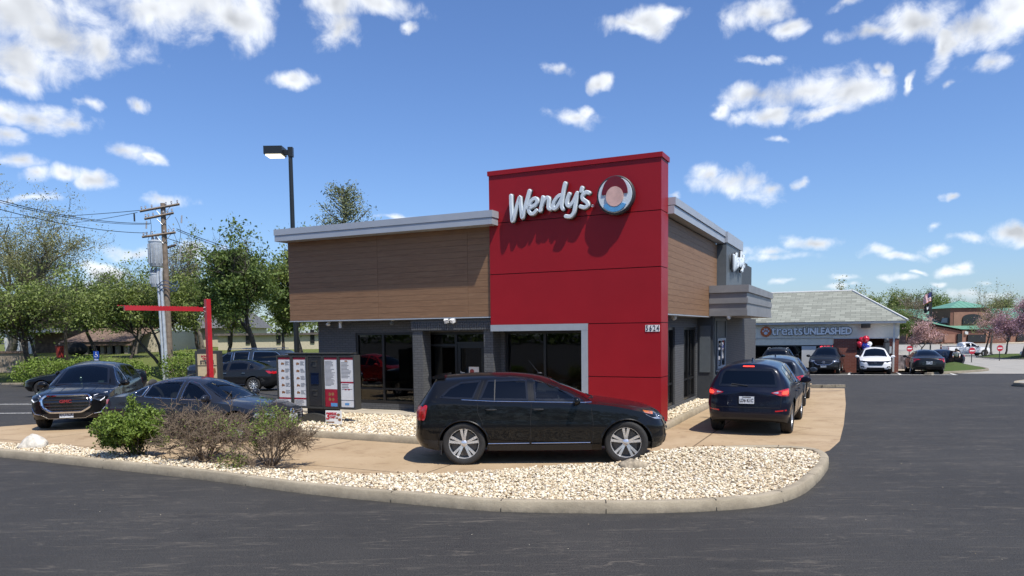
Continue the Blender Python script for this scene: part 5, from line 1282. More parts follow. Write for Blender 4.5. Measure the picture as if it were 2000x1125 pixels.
def tubes_np(segs, n):
    """segs: list of (p0,p1,r0,r1); returns verts, quad faces"""
    A = np.array([s[0] for s in segs], float); Bp = np.array([s[1] for s in segs], float); r0 = np.array([s[2] for s in segs]); r1 = np.array([s[3] for s in segs])
    d = Bp-A; d /= np.linalg.norm(d, axis=1, keepdims=True)+1e-9; up = np.where(np.abs(d[:, 2:3]) > .9, [[1., 0, 0]], [[0, 0, 1.]]); u = np.cross(d, up); u /= np.linalg.norm(u, axis=1, keepdims=True); w = np.cross(d, u)
    a = 2*PI*np.arange(n)/n; ring_ = u[:, None]*np.cos(a)[None, :, None]+w[:, None]*np.sin(a)[None, :, None]
    V_ = np.stack([A[:, None]+ring_*r0[:, None, None], Bp[:, None]+ring_*r1[:, None, None]], 1).reshape(-1, 3)
    b = np.arange(len(segs))*2*n; i = np.arange(n); j = (i+1) % n
    F_ = np.stack([b[:, None]+i, b[:, None]+j, b[:, None]+n+j, b[:, None]+n+i], -1).reshape(-1, 4); return V_, F_
def leaves_np(P_, size, rs, asp=.55, flat=0.):
    n = len(P_); s_ = size*rs.uniform(.6, 1.35, n); d = rs.normal(size=(n, 3)); d[:, 2] *= (1-flat); d /= np.linalg.norm(d, axis=1, keepdims=True); e = rs.normal(size=(n, 3)); e -= d*(e*d).sum(1, keepdims=True); e /= np.linalg.norm(e, axis=1, keepdims=True)
    d *= s_[:, None]; e *= s_[:, None]*asp; nn = np.cross(d, e); nn /= np.linalg.norm(nn, axis=1, keepdims=True)+1e-9
    V_ = np.stack([P_-d*.5, P_+e*.5-d*.05, P_+d*.5+nn*s_[:, None]*.12, P_-e*.5-d*.05], 1).reshape(-1, 3); F_ = np.arange(4*n).reshape(-1, 4); return V_, F_
def grow(rs, h, trunk_h, r, spread=.5, levels=4, nchild=(4, 5), up=.25, lean=(0, 0), ratio=.68, multi=1, crook=.16, leader=False):
    segs = []; tips = []
    def branch(p, d, L, r_, lv):
        n = max(2, int(3+L/.8)) if lv < 3 else 3; q = p.copy(); dd = d.copy(); pts = [q.copy()]
        for i in range(n):
            dd = dd+rs.normal(size=3)*crook+np.array([0, 0, up*.12*(1 if lv > 0 else .3)]); dd /= np.linalg.norm(dd); q2 = q+dd*L/n
            ra = r_*(1-.55*i/n); rb = r_*(1-.55*(i+1)/n); segs.append((q.copy(), q2.copy(), ra, rb, lv)); q = q2; pts.append(q.copy())
            if lv >= levels-1: tips.append((q.copy(), lv))
            if lv < levels and i >= (1 if lv else 0) and (lv > 0 or q[2] > trunk_h*.55):
                for _ in range(rs.randint(1, 3) if lv else rs.randint(1, 3)):
                    a = rs.uniform(0, 2*PI); perp = np.array([math.cos(a), math.sin(a), rs.uniform(-.15, .35)]); nd = dd*(1-spread)+perp*spread*1.3; nd /= np.linalg.norm(nd); branch(q.copy(), nd, L*ratio*rs.uniform(.65, 1.1)*(1-.35*i/n), rb*.6, lv+1)
        if lv < levels:
            for _ in range(rs.randint(*nchild) if lv == 0 and not leader else 2):
                a = rs.uniform(0, 2*PI); perp = np.array([math.cos(a), math.sin(a), .2]); nd = dd*(1-spread*.8)+perp*spread; nd /= np.linalg.norm(nd); branch(q.copy(), nd, L*ratio*rs.uniform(.8, 1.1), r_*.42, lv+1)
    for m_ in range(multi):
        d = np.array([lean[0]+rs.normal()*.18*(multi > 1), lean[1]+rs.normal()*.18*(multi > 1), 1.]); d /= np.linalg.norm(d)
        branch(np.array([rs.normal()*.1*(multi > 1), rs.normal()*.1*(multi > 1), -.1]), d, trunk_h, r/(multi**.4), 0)
    return segs, tips
def tree(label, pos, h, trunk_h, r, mat, leafn=9000, leaf=.16, seed=1, name='tree', bark='bark', squash=(1, 1), group=None, keep=1., clump=.35, **k):
    rs = np.random.RandomState(seed); segs, tips = grow(rs, h, trunk_h, r, **k)
    T_ = np.array([t[0] for t in tips]); zmax = np.percentile(T_[:, 2], 99.); zs = h/zmax; wr = np.percentile(np.hypot(T_[:, 0], T_[:, 1]), 95)
    ws = squash[0]/wr if squash[0] != 1 else zs
    sc = np.array([ws, ws, zs]); root = thing(name, label, 'tree', pos, 0, group)
    big = [(a*sc, b_*sc, ra, rb) for a, b_, ra, rb, lv in segs if lv <= 1]; small = [(a*sc, b_*sc, max(.006, ra), max(.004, rb)) for a, b_, ra, rb, lv in segs if lv > 1]
    V_, F_ = tubes_np(big, 7); raw_mesh('trunk', V_, F_, M[bark], root, smooth=True)
    if len(small) > 9000: small = [small[i] for i in rs.permutation(len(small))[:9000]]
    if small: V_, F_ = tubes_np(small, 3); raw_mesh('branches', V_, F_, M[bark], root, smooth=True)
    if leafn:
        leafn = int(leafn*2.1*DENS); leaf = leaf*1.15
        idx = rs.randint(0, len(T_), leafn); cl = rs.randint(0, 4, leafn) > 0
        P_ = (T_*sc)[idx]+rs.normal(size=(leafn, 3))*clump*np.where(cl, .7, 1.5)[:, None]*np.array([1, 1, .75])
        # thin out by a soft clump noise so that gaps stay open
        if keep < 1: 
            nz = np.array([mnoise.noise(Vector(p*.55)) for p in P_]); P_ = P_[nz > np.quantile(nz, 1-keep)]
        V_, F_ = leaves_np(P_, leaf, rs); raw_mesh('crown', V_, F_, LM[mat], root)
    return root
def gpos(px, Y): v = D(px, 650, Y); return (v.x, Y, gz(v.x, Y))
def clone(root, pos, rz, s_, label):
    c = copy_tree(root); c.location = pos; c.rotation_euler = (0, 0, rz); c.scale = (s_,)*3; c['label'] = label; return c
GRP = 'trees beyond the lot'
tree('big airy pale green tree rising highest at the left edge', gpos(20, 62), 12.8, 5.2, .42, 'willow', 17000, .12, 11, squash=(6.4, 1), spread=.5, multi=2, clump=.34, keep=.85, bark='bark_grey', levels=4)
tree('wide dark limbed tree in leaf left of the parked black SUV', gpos(58, 46), 6.6, 2.2, .22, 'mid', 9500, .15, 12, squash=(4.4, 1), spread=.62, multi=3, clump=.35, keep=.72)
tree('spreading leafy tree directly behind the utility pole', gpos(318, 48), 6.9, 2.0, .2, 'mid', 9500, .15, 19, squash=(3.9, 1), spread=.62, multi=3, clump=.35, keep=.74)
tree('small leafy tree between the two spreading trees at the left', gpos(190, 60), 6.6, 2.3, .18, 'dark', 5000, .16, 14, squash=(3.2, 1), spread=.6, clump=.35, keep=.7)
tree('tall dark green tree close to the left corner of the restaurant', gpos(500, 47), 8.6, 2.6, .24, 'dark', 11000, .17, 23, squash=(3.3, 1), spread=.5, clump=.34, keep=.72)
tree('green tree half hidden behind the wood clad corner', gpos(590, 52), 8.9, 2.6, .24, 'mid', 8000, .18, 22, squash=(2.6, 1), spread=.5, clump=.36, keep=.75)
tree('pale spring tree behind the red height bar post', gpos(395, 76), 11.0, 3.4, .26, 'willow', 4500, .17, 16, squash=(3.6, 1), spread=.45, clump=.5, keep=.6, bark='bark_grey')
tree('second pale spring tree close by the tall dark green tree', gpos(448, 80), 11.2, 3.4, .26, 'pale', 4500, .17, 17, squash=(3.2, 1), spread=.45, clump=.5, keep=.6, bark='bark_grey')
tree('narrow tree of upright bare shoots left of the transformer', gpos(262, 64), 7.8, 2.0, .14, 'bright', 1800, .13, 18, squash=(2.6, 1), spread=.32, up=1.2, clump=.25, bark='bark_grey')
tree('leafy tree low at the right of the utility pole', gpos(390, 62), 6.2, 2., .18, 'mid', 5500, .17, 24, squash=(3.2, 1), spread=.6, clump=.35, keep=.75)
tree('dim tree at the back between the utility pole and the pale tree', gpos(352, 84), 9.0, 3., .2, 'mid', 3800, .2, 44, squash=(3.6, 1), spread=.5, clump=.5, keep=.7)
src_ = {o['label'][:12]: o for o in bpy.data.objects if o.get('category') == 'tree' and not o.parent}
def again(key, px, Y, s_, rz, label): clone(src_[key], gpos(px, Y), rz, s_, label)
again('small leafy ', 128, 57, .92, 2.0, 'low leafy tree in front of the brick house wall behind the black hatchback')
again('small leafy ', 252, 58, .80, 4.1, 'low leafy tree before the end of the carport, left of the conduits')
again('leafy tree l', 445, 60, .92, 1.3, 'low leafy tree between the red bar post and the tall dark green tree')
again('leafy tree l', 548, 57, .86, 3.3, 'low leafy tree filling the gap right of the tall dark green tree')
def pine(label, pos, h, w, seed, n=7000, leaf=.14):
    rs = np.random.RandomState(seed); root = thing('pine_tree', label, 'tree', pos); segs = [((0, 0, 0), (0, 0, h), .24, .02)]; br = []; P_ = []
    z = h*.35
    while z < h*.98:
        for _ in range(4):
            a = rs.uniform(0, 2*PI); L = w*(1-(z/h))**.6*rs.uniform(.45, 1.15)+.3; q = np.array([0, 0, z]); d = np.array([math.cos(a), math.sin(a), .45])
            for i in range(5):
                q2 = q+d*L/5; br.append((q, q2, .05*(1-i/6), .04*(1-i/6))); q = q2; d = d+np.array([0, 0, .16])
                for _ in range(max(3, int(n/2000))+i*2): P_.append(q+rs.normal(size=3)*np.array([.22, .22, .16]))
        z += h*.02+.08
    V_, F_ = tubes_np(segs, 8); raw_mesh('trunk', V_, F_, M['bark'], root, smooth=True); V_, F_ = tubes_np(br, 4); raw_mesh('branches', V_, F_, M['bark'], root)
    V_, F_ = leaves_np(np.array(P_), leaf, rs, .3); raw_mesh('crown', V_, F_, LM['pine'], root)
pine('tall pine whose top shows above the restaurant roof', gpos(678, 50), 12.1, 3.2, 5, leaf=.20, n=26000)
pine('small far pine above the leafy trees at the left', gpos(208, 92), 8.9, 2.2, 8, 4000, .22)
# low hedges at the foot of the lawn
def shrub_ball(label, pos, r, h, mat, n, leaf, seed, name='hedge_bush', group=None):
    rs = np.random.RandomState(seed); root = thing(name, label, 'shrub', pos, 0, group); segs = []
    for _ in range(40):
        a = rs.uniform(0, 2*PI); q = np.array([r*.7*math.cos(a)*rs.uniform(0, 1), r*.5*math.sin(a)*rs.uniform(0, 1), h*rs.uniform(.5, .95)]); segs.append(((q[0]*.3, q[1]*.3, 0), q, .02, .008))
    V_, F_ = tubes_np(segs, 4); raw_mesh('stems', V_, F_, M['bark'], root)
    u_ = rs.normal(size=(n, 3)); u_ /= np.linalg.norm(u_, axis=1, keepdims=True); rad = rs.uniform(.45, 1.0, n)**.5; P_ = u_*rad[:, None]*np.array([r, r*.6, h*.55])+np.array([0, 0, h*.52]); P_ += .12*rs.normal(size=P_.shape)
    nz = np.array([mnoise.noise(Vector(p*2.2)) for p in P_]); P_ = P_[nz > np.quantile(nz, .18)]; P_[:, 2] = np.abs(P_[:, 2])
    V_, F_ = leaves_np(P_, leaf, rs); raw_mesh('crown', V_, F_, LM[mat], root); return root
HG = 'bushes along the foot of the lawn'
for px, Y, r, h, lb in ((78, 41.8, 1.7, 1.45, 'bright bush behind the black car at the left edge'), (165, 42.5, 1.7, 1.55, 'bright bush directly behind the roof of the grille SUV'), (238, 43.5, 1.5, 1.3, 'bright bush at the right of the blue parking sign'), (365, 43.3, 1.7, 1.75, 'yellow green bush left of the promotional board')): shrub_ball(lb, gpos(px, Y), r, h, 'bright', 4500, .12, int(px), group=HG)
# three shrubs in the island
def stem_shrub(label, pos, h, w, nst, twigs, leaves, leafsize, mat, seed, twigmat='twig', cat='shrub', lean=0., leafzone=None, r0=.016):
    rs = np.random.RandomState(seed); root = thing('shrub', label, 'shrub', pos, 0, 'shrubs in a row in the gravel island'); segs = []; tips = []
    def go(p, d, L, r_, lv):
        q = p; n = 3
        for i in range(n):
            d = d+rs.normal(size=3)*.24+np.array([0, 0, .06]); d /= np.linalg.norm(d); q2 = q+d*L/n; segs.append((q, q2, r_*(1-.2*i), r_*(.8-.2*i))); q = q2
            if lv < 4 and len(segs) < twigs:
                for _ in range(rs.randint(2, 4) if lv else 2):
                    nd = d+rs.normal(size=3)*.62; nd /= np.linalg.norm(nd); go(q, nd, L*.62*rs.uniform(.7, 1.2), max(.0048, r_*.62), lv+1)
            if lv >= 1: tips.append(q)
    per = twigs//nst; allseg = []
    for s_ in range(nst):
        a = 2*PI*s_/nst+rs.uniform(-.2, .2); tl = rs.uniform(.15, 1.)**.6; d = np.array([math.cos(a)*tl+lean, math.sin(a)*tl*.8, 1.1]); d /= np.linalg.norm(d); segs = []; tw = twigs; twigs = per
        go(np.array([math.cos(a)*.05, math.sin(a)*.05, -.02]), d, h*.55, r0*rs.uniform(.7, 1.1), 0); allseg += segs; twigs = tw
    segs = allseg; E_ = np.array([s_[1] for s_ in segs]); zs = h/np.percentile(E_[:, 2], 98.5); wr = (w/2)/np.percentile(np.abs(E_[:, 0]-lean*.4), 96); sc = np.array([wr, wr, zs])
    segs = [(np.array(a)*sc, np.array(b_)*sc, r1_, r2_) for a, b_, r1_, r2_ in segs]
    V_, F_ = tubes_np(segs, 4); raw_mesh('branches', V_, F_, M[twigmat], root, smooth=True)
    T_ = np.array([s_[1] for s_ in segs if s_[3] < r0*.5])
    if leafzone: T_ = T_[[leafzone(t) for t in T_]]
    if leaves and len(T_):
        P_ = T_[rs.randint(0, len(T_), leaves)]+rs.normal(size=(leaves, 3))*.035; V_, F_ = leaves_np(P_, leafsize, rs); raw_mesh('foliage', V_, F_, LM[mat], root)
    return root
rs9 = np.random.RandomState(77); Pq = []
while len(Pq) < 420:
    x, y = rs9.uniform(-12, 6), rs9.uniform(9.5, 17)
    if inpoly(x, y, bed_poly): Pq.append((x, y, bed_h(x, y)+.04))
M['litter'] = pm('dry_leaf', (.14, .085, .04), .8, var=.5, vs=40); V_, F_ = leaves_np(np.array(Pq), .05, rs9, .6, .8); lt_ = raw_mesh('leaf_litter', V_, F_, M['litter']); lt_['kind'] = 'stuff'; lt_['label'] = 'dry brown leaf bits scattered over the pebbles'
def ip(x, y): v = G(x, y, .1); return (v.x, v.y, .09)
stem_shrub('fully leafed bright green shrub, leftmost of the three in the island', ip(268, 888), .86, 1.2, 12, 5000, 27000, .055, 'bright', 2, 'bark', r0=.013)
stem_shrub('dense dry twiggy shrub with hardly a leaf, middle of the island row', ip(402, 893), .94, 1.50, 16, 16000, 500, .032, 'bright', 4, r0=.018, leafzone=lambda t: t[2] > .3)
stem_shrub('half bare shrub with leaf tufts on top, nearest to the menu board', ip(530, 903), .90, 1.36, 14, 9500, 4200, .036, 'bright', 9, r0=.016, lean=.12, leafzone=lambda t: (t[2] > .58 and t[0] < .15) or (t[0] < -.38 and t[2] < .35) or (t[0] > .35 and t[2] > .7))
def boulder(label, pos, size, seed, mat, name='boulder', rough_=.35):
    rs = np.random.RandomState(seed); v, f = ico(3); o = []
    for p in v:
        q = Vector(p); d = 1+.42*mnoise.noise(q*1.2+Vector((seed, 0, 0)))+.22*mnoise.noise(q*2.8+Vector((seed, 2, 0)))+.08*mnoise.noise(q*7.)
        for nx, ny, nz_, lim in ((.6, .2, .77, .72), (-.7, -.3, .6, .66), (.1, -.95, .3, .7)): 
            t = (q*d).dot(Vector((nx, ny, nz_)).normalized()); 
            if t > lim: q = q-Vector((nx, ny, nz_)).normalized()*(t-lim)*.8/d
        o.append(((q*d).x*size[0], (q*d).y*size[1], (q*d).z*size[2]))
    ob = raw_mesh(name, o, f, mat, smooth=False); ob.location = pos; tag(ob, label, 'rock'); return ob
v = G(66, 872, .1); boulder('chalky white angular boulder at the left end of the gravel island', (v.x, v.y, .17), (.30, .20, .21), 3, pm('white_rock', (.60, .56, .48), .85, var=.35, vs=7, bump=.7, bs=25))
v = G(1238, 912, .1); boulder('small weathered grey rock beside the front wheel of the black crossover', (v.x, v.y, .14), (.24, .13, .10), 6, pm('brown_rock', (.30, .25, .18), .9, var=.6, vs=14, bump=.9, bs=40), )

# ------------------------------------------------------------------ drive-thru fittings
def posters(parent, kind, w, h, seed):
    """one poster: paper, bands, text lines, little food pictures; local x across, z up, y=0 the face"""
    rs = random.Random(seed); p = MB(); p.box(-w/2, -.004, 0, w/2, 0, h); o = p.build('poster', pm('poster_paper', (.66, .66, .66), .45, var=.08) if 'poster_paper' not in bpy.data.materials else bpy.data.materials['poster_paper'], parent)
    red = bpy.data.materials.get('poster_red') or pm('poster_red', (.30, .012, .03), .45, var=.15); ink = bpy.data.materials.get('poster_ink') or pm('poster_ink', (.10, .10, .11), .6); food = bpy.data.materials.get('poster_food') or pm('poster_food', (.26, .12, .05), .5, var=.8, vs=60)
    blue = bpy.data.materials.get('poster_blue') or pm('poster_blue', (.10, .28, .55), .5)
    r = MB(); r.box(-w/2, -.006, h-.055, w/2, -.005, h); t = MB(); f = MB(); q = MB()
    def lines(x0, x1, z0_, z1_, st):
        z = z1_
        while z > z0_: t.box(x0, -.0058, z, x0+(x1-x0)*rs.uniform(.55, 1), -.0048, z+st*.38); z -= st
    if kind == 'meals':
        r.box(-w/2, -.006, .17, w/2, -.005, .215)
        for i in range(5):
            zc = h-.16-i*(h-.40)/4.6; 
            for dx, dz, rr in ((-.055, 0, .036), (-.015, -.008, .03), (-.075, -.02, .022)): f.add([(dx-.01*1+rr*math.cos(a)*rs.uniform(.8, 1.1), -.0062+dz*.001, zc+dz+rr*math.sin(a)*rs.uniform(.7, 1.1)) for a in [2*PI*j/9 for j in range(9)]], [tuple(range(9))])
            lines(.03, w/2-.012, zc-.05, zc+.045, .022)
        lines(-w/2+.02, w/2-.02, .02, .14, .03)
    elif kind == 'list':
        lines(-w/2+.015, w/2-.06, .52, h-.10, .03); r2 = MB(); r2.box(-w/2, -.006, .0, w/2, -.005, .46); r2.build('poster_block', red, o)
        for i in range(4): f.add([((-.05 if i % 2 else .05)+.045*math.cos(a)*rs.uniform(.7, 1.1), -.0072, .33-.14*(i//2)+.05*math.sin(a)*rs.uniform(.7, 1.1)) for a in [2*PI*j/9 for j in range(9)]], [tuple(range(9))])
        q.box(-.02, -.0085, .01, w/2-.01, -.0078, .10)
    else:
        f.add([(-.02+.05*math.cos(a), -.0062, h-.09+.02*math.sin(a)) for a in [2*PI*j/10 for j in range(10)]], [tuple(range(10))])
        lines(-w/2+.02, w/2-.05, .72, h-.14, .035); r.box(-w/2, -.006, .62, w/2, -.005, .66); lines(-w/2+.03, w/2-.03, .42, .58, .04)
        for dx in (-.05, .05): r.box(dx-.025, -.006, .44, dx+.025, -.0055, .475)
        t.box(-w/2, -.0058, .17, w/2, -.0048, .185); q.box(-.08, -.0062, .05, .05, -.0052, .11)
    r.build('poster_band', red, o); t.build('poster_text', ink, o)
    if f.v: f.build('poster_picture', food, o, fixn=False)
    if q.v: q.build('poster_patch', blue, o)
    return o
pL = D(545, 750, 19.95); pR = D(697, 750, 19.0); mid = (pL+pR)/2; dv = (pR-pL); MW = math.hypot(dv.x, dv.y)
MB_ = thing('menu_board', 'dark five panel drive-thru menu board on a curved foot in the pebbles', 'menu board', (mid.x, mid.y, .1), math.atan2(dv.y, dv.x))
M['board'] = pm('board_housing', (.045, .045, .042), .5, var=.1)
H0, H1 = .34, 1.74; pw = MW/5
for i in range(5):
    x = -MW/2+pw*(i+.5); b = MB(); b.box(x-pw/2+.006, -.06, H0, x+pw/2-.006, .18, H1); b.box(x-pw/2+.006, -.085, H0, x-pw/2+.04, -.06, H1); b.box(x+pw/2-.04, -.085, H0, x+pw/2-.006, -.06, H1); b.box(x-pw/2+.04, -.085, H1-.04, x+pw/2-.04, -.06, H1); b.box(x-pw/2+.04, -.085, H0, x+pw/2-.04, -.06, H0+.05)
    o = b.build('panel', M['board'], MB_)
    if i != 2:
        e = posters(o, ('meals', 'meals', None, 'list', 'text')[i], pw-.11, H1-H0-.12, i); e.location = (x, -.064, H0+.06)
    else:
        b = MB(); b.box(x-pw/2+.05, -.075, H0+.07, x+pw/2-.05, -.061, H1-.06); o2 = b.build('speaker_panel', M['black_plastic'], o)
        b = MB(); b.box(x-.12, -.09, .98, x+.12, -.076, 1.26); b.box(x-.13, -.10, 1.26, x+.13, -.076, 1.28); b.build('order_screen', pm('screen_navy', (.008, .015, .04), .15), o2)
        for z in (1.46, .70): b = MB(); b.box(x-.07, -.115, z+.12, x+.07, -.076, z+.135); b.box(x-.06, -.085, z-.02, x+.06, -.076, z+.12); b.build('speaker_hood', M['board'], o2)
b = MB(); b.box(-MW/2+.35, -.02, H1, MW/2-.15, .14, H1+.035); b.box(-MW/2+.3, -.1, H1+.036, MW/2-.1, .2, H1+.06); b.build('top_light_bar', M['board'], MB_)
b = MB(); b.box(-.32, -.02, -.02, .62, .12, H0-.002); b.build('pedestal', M['black_plastic'], MB_)
b = MB(); b.prism([(-.55, -.05)]+[(-.02+.58*math.cos(a), -.05+.27*math.sin(a)) for a in [PI-PI*i/16 for i in range(17)]]+[(.56, -.05)], -.16, -.03, lambda u, v, w: (u-.05, w, v)); b.build('curved_foot', M['board'], MB_)
pS = D(652, 816, 18.25); PS = thing('promotional_sign', 'small white panel reading 3 BREAKFAST in red letters under the menu board', 'sign', (pS.x, pS.y, .13), math.atan2(dv.y, dv.x)+.1)
b = MB(); b.box(-.22, -.015, .04, .22, .01, .37); pp = b.build('panel', M['white_paint'], PS); b = MB(); b.box(-.2, -.005, -.1, -.18, .005, .04); b.box(.18, -.005, -.1, .2, .005, .04); b.build('leg', M['board'], PS)
redm = pm('promo_red', (.45, .02, .04), .5)
text_mesh('3', .24, .004, .008, name='numeral', mat=redm, parent=pp, mw=frame_m((-.15, -.019, .225), (1, 0, 0), (0, 0, 1)))
text_mesh('BREAK\nFAST', .085, .004, .004, name='lettering', mat=redm, parent=pp, mw=frame_m((-.01, -.019, .25), (1, 0, 0), (0, 0, 1)), sx=.8)
b = MB()
for x, z, r in ((.14, .27, .045), (.17, .15, .045), (.1, .19, .03)): b.add([(x+r*math.cos(a), -.0185, z+r*.8*math.sin(a)) for a in [2*PI*j/12 for j in range(12)]], [tuple(range(12))])
b.box(-.2, -.0186, .07, .02, -.0176, .1); b.build('picture', bpy.data.materials['poster_food'], pp, fixn=False)
# height bar
hp = D(411, 735, 22.5); HB = thing('height_bar', 'bright red height clearance bar: post with a long arm over the lane', 'barrier', (hp.x, hp.y, 0), math.atan2(-1.0, -4.0)+.0)
M['bar_red'] = pm('bar_red', (.42, .015, .025), .4, coat=.3, var=.1)
hz = D(412, 584, 22.5).z; az = D(412, 604, 22.5).z
b = MB(); b.box(-.07, -.07, 0, .07, .07, hz); b.build('post', M['bar_red'], HB)
ta = D(243, 612, 20.6); av = Vector((ta.x-hp.x, ta.y-hp.y, 0)); HB.rotation_euler = (0, 0, math.atan2(av.y, av.x)); b = MB(); b.box(.16, -.05, az-.065, av.length, .05, az+.055); 
for i in range(28): b.box(.3+i*av.length/29, -.02, az+.055, .3+i*av.length/29+.05, .02, az+.075)
b.build('arm', M['bar_red'], HB); b = MB(); b.tube([(.07, 0, az+.06), (.17, 0, az+.03)], .015, 6); b.tube([(.07, 0, az-.08), (.17, 0, az-.03)], .015, 6); b.build('bracket', M['alloy'], HB)
# promotional board behind the bar: STEAKS
sb = D(409, 735, 24.5); SB = thing('promotional_board', 'dark framed sign with STEAKS lettering standing behind the red post', 'sign', (sb.x, sb.y, 0), -.12)
b = MB(); b.box(-.42, -.1, .25, .42, .12, 1.88); b.box(-.2, -.08, -.02, .2, .1, .25); b.box(-.36, -.05, 1.88, -.1, .06, 1.94); b.build('housing', M['board'], SB)
b = MB(); b.box(-.33, -.115, .35, .33, -.101, 1.78); pf = b.build('poster', pm('poster_cream', (.55, .44, .26), .5, var=.15, vs=5), SB)
text_mesh('STEAKS', .17, .004, .006, name='lettering', mat=M['plate_ink'], parent=pf, mw=frame_m((0, -.119, 1.50), (1, 0, 0), (0, 0, 1)), sx=.85); text_mesh('BONELESS\nTENDER', .085, .004, .003, name='lettering', mat=redm, parent=pf, mw=frame_m((0, -.119, 1.66), (1, 0, 0), (0, 0, 1)))
b = MB(); b.prism([(-.27, .62), (-.1, .5), (.3, 1.2), (.28, 1.32), (.1, 1.3), (-.2, .9)], -.117, -.125, lambda u, v, w: (u, w, v)); b.build('picture', bpy.data.materials['poster_food'], pf)
b = MB(); b.box(-.33, -.119, 1.38, .33, -.116, 1.41); b.build('band', M['board'], pf)
# area light on its pole behind the building
lp = D(576, 680, 27.5); tp = D(567, 300, 27.5); SL = thing('street_lamp', 'tall black parking lot lamp with one lit box head above the roof', 'street lamp', (tp.x, lp.y, 0))
M['lamp_black'] = pm('lamp_black', (.02, .024, .026), .4, metal=.2, var=.1)
b = MB(); b.tube([(0, 0, -.3), (0, 0, tp.z)], [.105, .075], 12); b.build('pole', M['lamp_black'], SL, smooth=True)
b = MB(); b.box(-.30, -.06, tp.z-.04, .08, .06, tp.z+.12); b.box(-.07, -.09, tp.z-.12, .10, .09, tp.z+.22); b.build('bracket', M['lamp_black'], SL)
b = MB(); hd_ = [(-.98, -.33), (-.18, -.33), (-.18, .33), (-.98, .33)]; b.box(-.88, -.30, tp.z-.06, -.22, .30, tp.z+.22); b.build('lamp_head', M['lamp_black'], SL)
b = MB(); b.box(-.83, -.25, tp.z-.11, -.28, .25, tp.z-.062); b.build('lit_lens', pm('lamp_glow', (1., .93, .72), .4, var=0, emit=1.1), SL)

# utility pole and wires
M['pole_wood'] = pm('pole_wood', (.20, .155, .115), .9, var=.35, vs=5, bump=.5, bs=25); M['galv'] = pm('galvanised', (.55, .58, .6), .4, metal=.35, var=.15, vs=5); M['ceramic'] = pm('ceramic', (.36, .37, .4), .3)
UY = 45.; ub = D(330, 735, UY); ut = D(318, 397, UY); ux = (ub.x+ut.x)/2+.1
UP = thing('utility_pole', 'wooden utility pole with crossarms, a large grey transformer and two conduits', 'utility pole', (ut.x, UY, gz(ux, UY)))
gz0 = gz(ux, UY); hh = ut.z-gz0; ZZ = lambda y: D(318, y, UY).z-gz0
SC_ = UY/1450.
b = MB(); b.tube([(0, 0, -.3), (0, 0, hh)], [.20, .14], 14); b.build('pole', M['pole_wood'], UP, smooth=True)
for (y0, y1, xl, xr, yo) in ((413, 400, -42, 34, -.16), (428, 417, -34, 22, -.16), (463, 455, -40, 24, -.16), (484, 478, -2, 20, .16)):
    b = MB(); za, zb = ZZ(y0), ZZ(y1); p0 = Vector((xl*SC_, yo, za)); p1 = Vector((xr*SC_, yo, zb)); b.tube([p0, p1], .075, 4); 
    c = b.build('crossarm', M['pole_wood'], UP)
    if xl < -10:
        b = MB(); zm_ = za+(zb-za)*(-xl/(xr-xl)); b.tube([(-.5, yo, zm_-.02), (0, yo, zm_-.55), (.5, yo, zm_+.02)], .022, 5); b.build('brace', M['galv'], c)
        for t in (.04, .14, .30, .66, .80, .95):
            b = MB(); q = p0.lerp(p1, t); b.tube([q, q+Vector((0, 0, .12)), q+Vector((0, 0, .15)), q+Vector((0, 0, .20)), q+Vector((0, 0, .26))], [.02, .02, .065, .04, .05], 8); b.build('insulator', M['ceramic'], c)
for (cx, y0, y1, r) in ((-.50, 470, 521, .43), (-.66, 533, 560, .26)):
    b = MB(); za, zb = ZZ(y1), ZZ(y0); b.lathe([(0, za), (r*.93, za), (r*.95, za+.06), (r, za+.1), (r, zb-.1), (r*1.06, zb-.09), (r*1.06, zb-.04), (r*.6, zb+.04), (0, zb+.06)], 24, origin=(cx, 0, 0)); t = b.build('transformer', M['galv'], UP, smooth=True)
    b = MB()
    for i in range(14): a = 2*PI*i/14; b.box(cx+(r+.03)*math.cos(a)-.02, (r+.03)*math.sin(a)-.02, za+.18, cx+(r+.03)*math.cos(a)+.02, (r+.03)*math.sin(a)+.02, zb-.2)
    b.build('cooling_fin', M['galv'], t)
    b = MB()
    for dx in (-.18, .05): b.tube([(cx+dx, -.05, zb), (cx+dx, -.05, zb+.12), (cx+dx, -.05, zb+.3)], [.07, .09, .03], 8)
    b.build('bushing', M['ceramic'], t)
for dx, yo in ((-.42, -.16), (-.20, -.22)):
    b = MB(); b.tube([(dx+.10, yo, -.1), (dx, yo, ZZ(535)), (dx+.04, yo+.05, ZZ(524))], .085 if dx < -.3 else .10, 10); b.build('conduit', M['galv'], UP, smooth=True)
b = MB()
for z_, r in ((ZZ(553), .55), (ZZ(560), .62), (ZZ(566), .5)): b.tube([(.1+r*1.1*math.cos(a), r*.55*math.sin(a)-.1, z_+.12*math.sin(3*a)) for a in [2*PI*i/26 for i in range(27)]], .022, 5, cap=False)
b.build('cable_coil', pm('blue_cable', (.03, .06, .14), .5), UP)
b = MB()
for (x0, y0, x1, y1, s_) in ((10, 440, 24, 500, .5), (-25, 425, -30, 470, .3), (16, 485, 8, 545, .6), (24, 425, 30, 475, .4), (-8, 520, -10, 545, .3), (28, 480, 40, 540, .2)):
    p = Vector((x0*SC_, -.1, ZZ(y0))); q = Vector((x1*SC_, -.15, ZZ(y1))); b.tube([p.lerp(q, t)+Vector((s_*math.sin(PI*t)*.5, 0, 0)) for t in [i/8 for i in range(9)]], .014, 4)
b.build('jumper_wire', M['black_plastic'], UP)
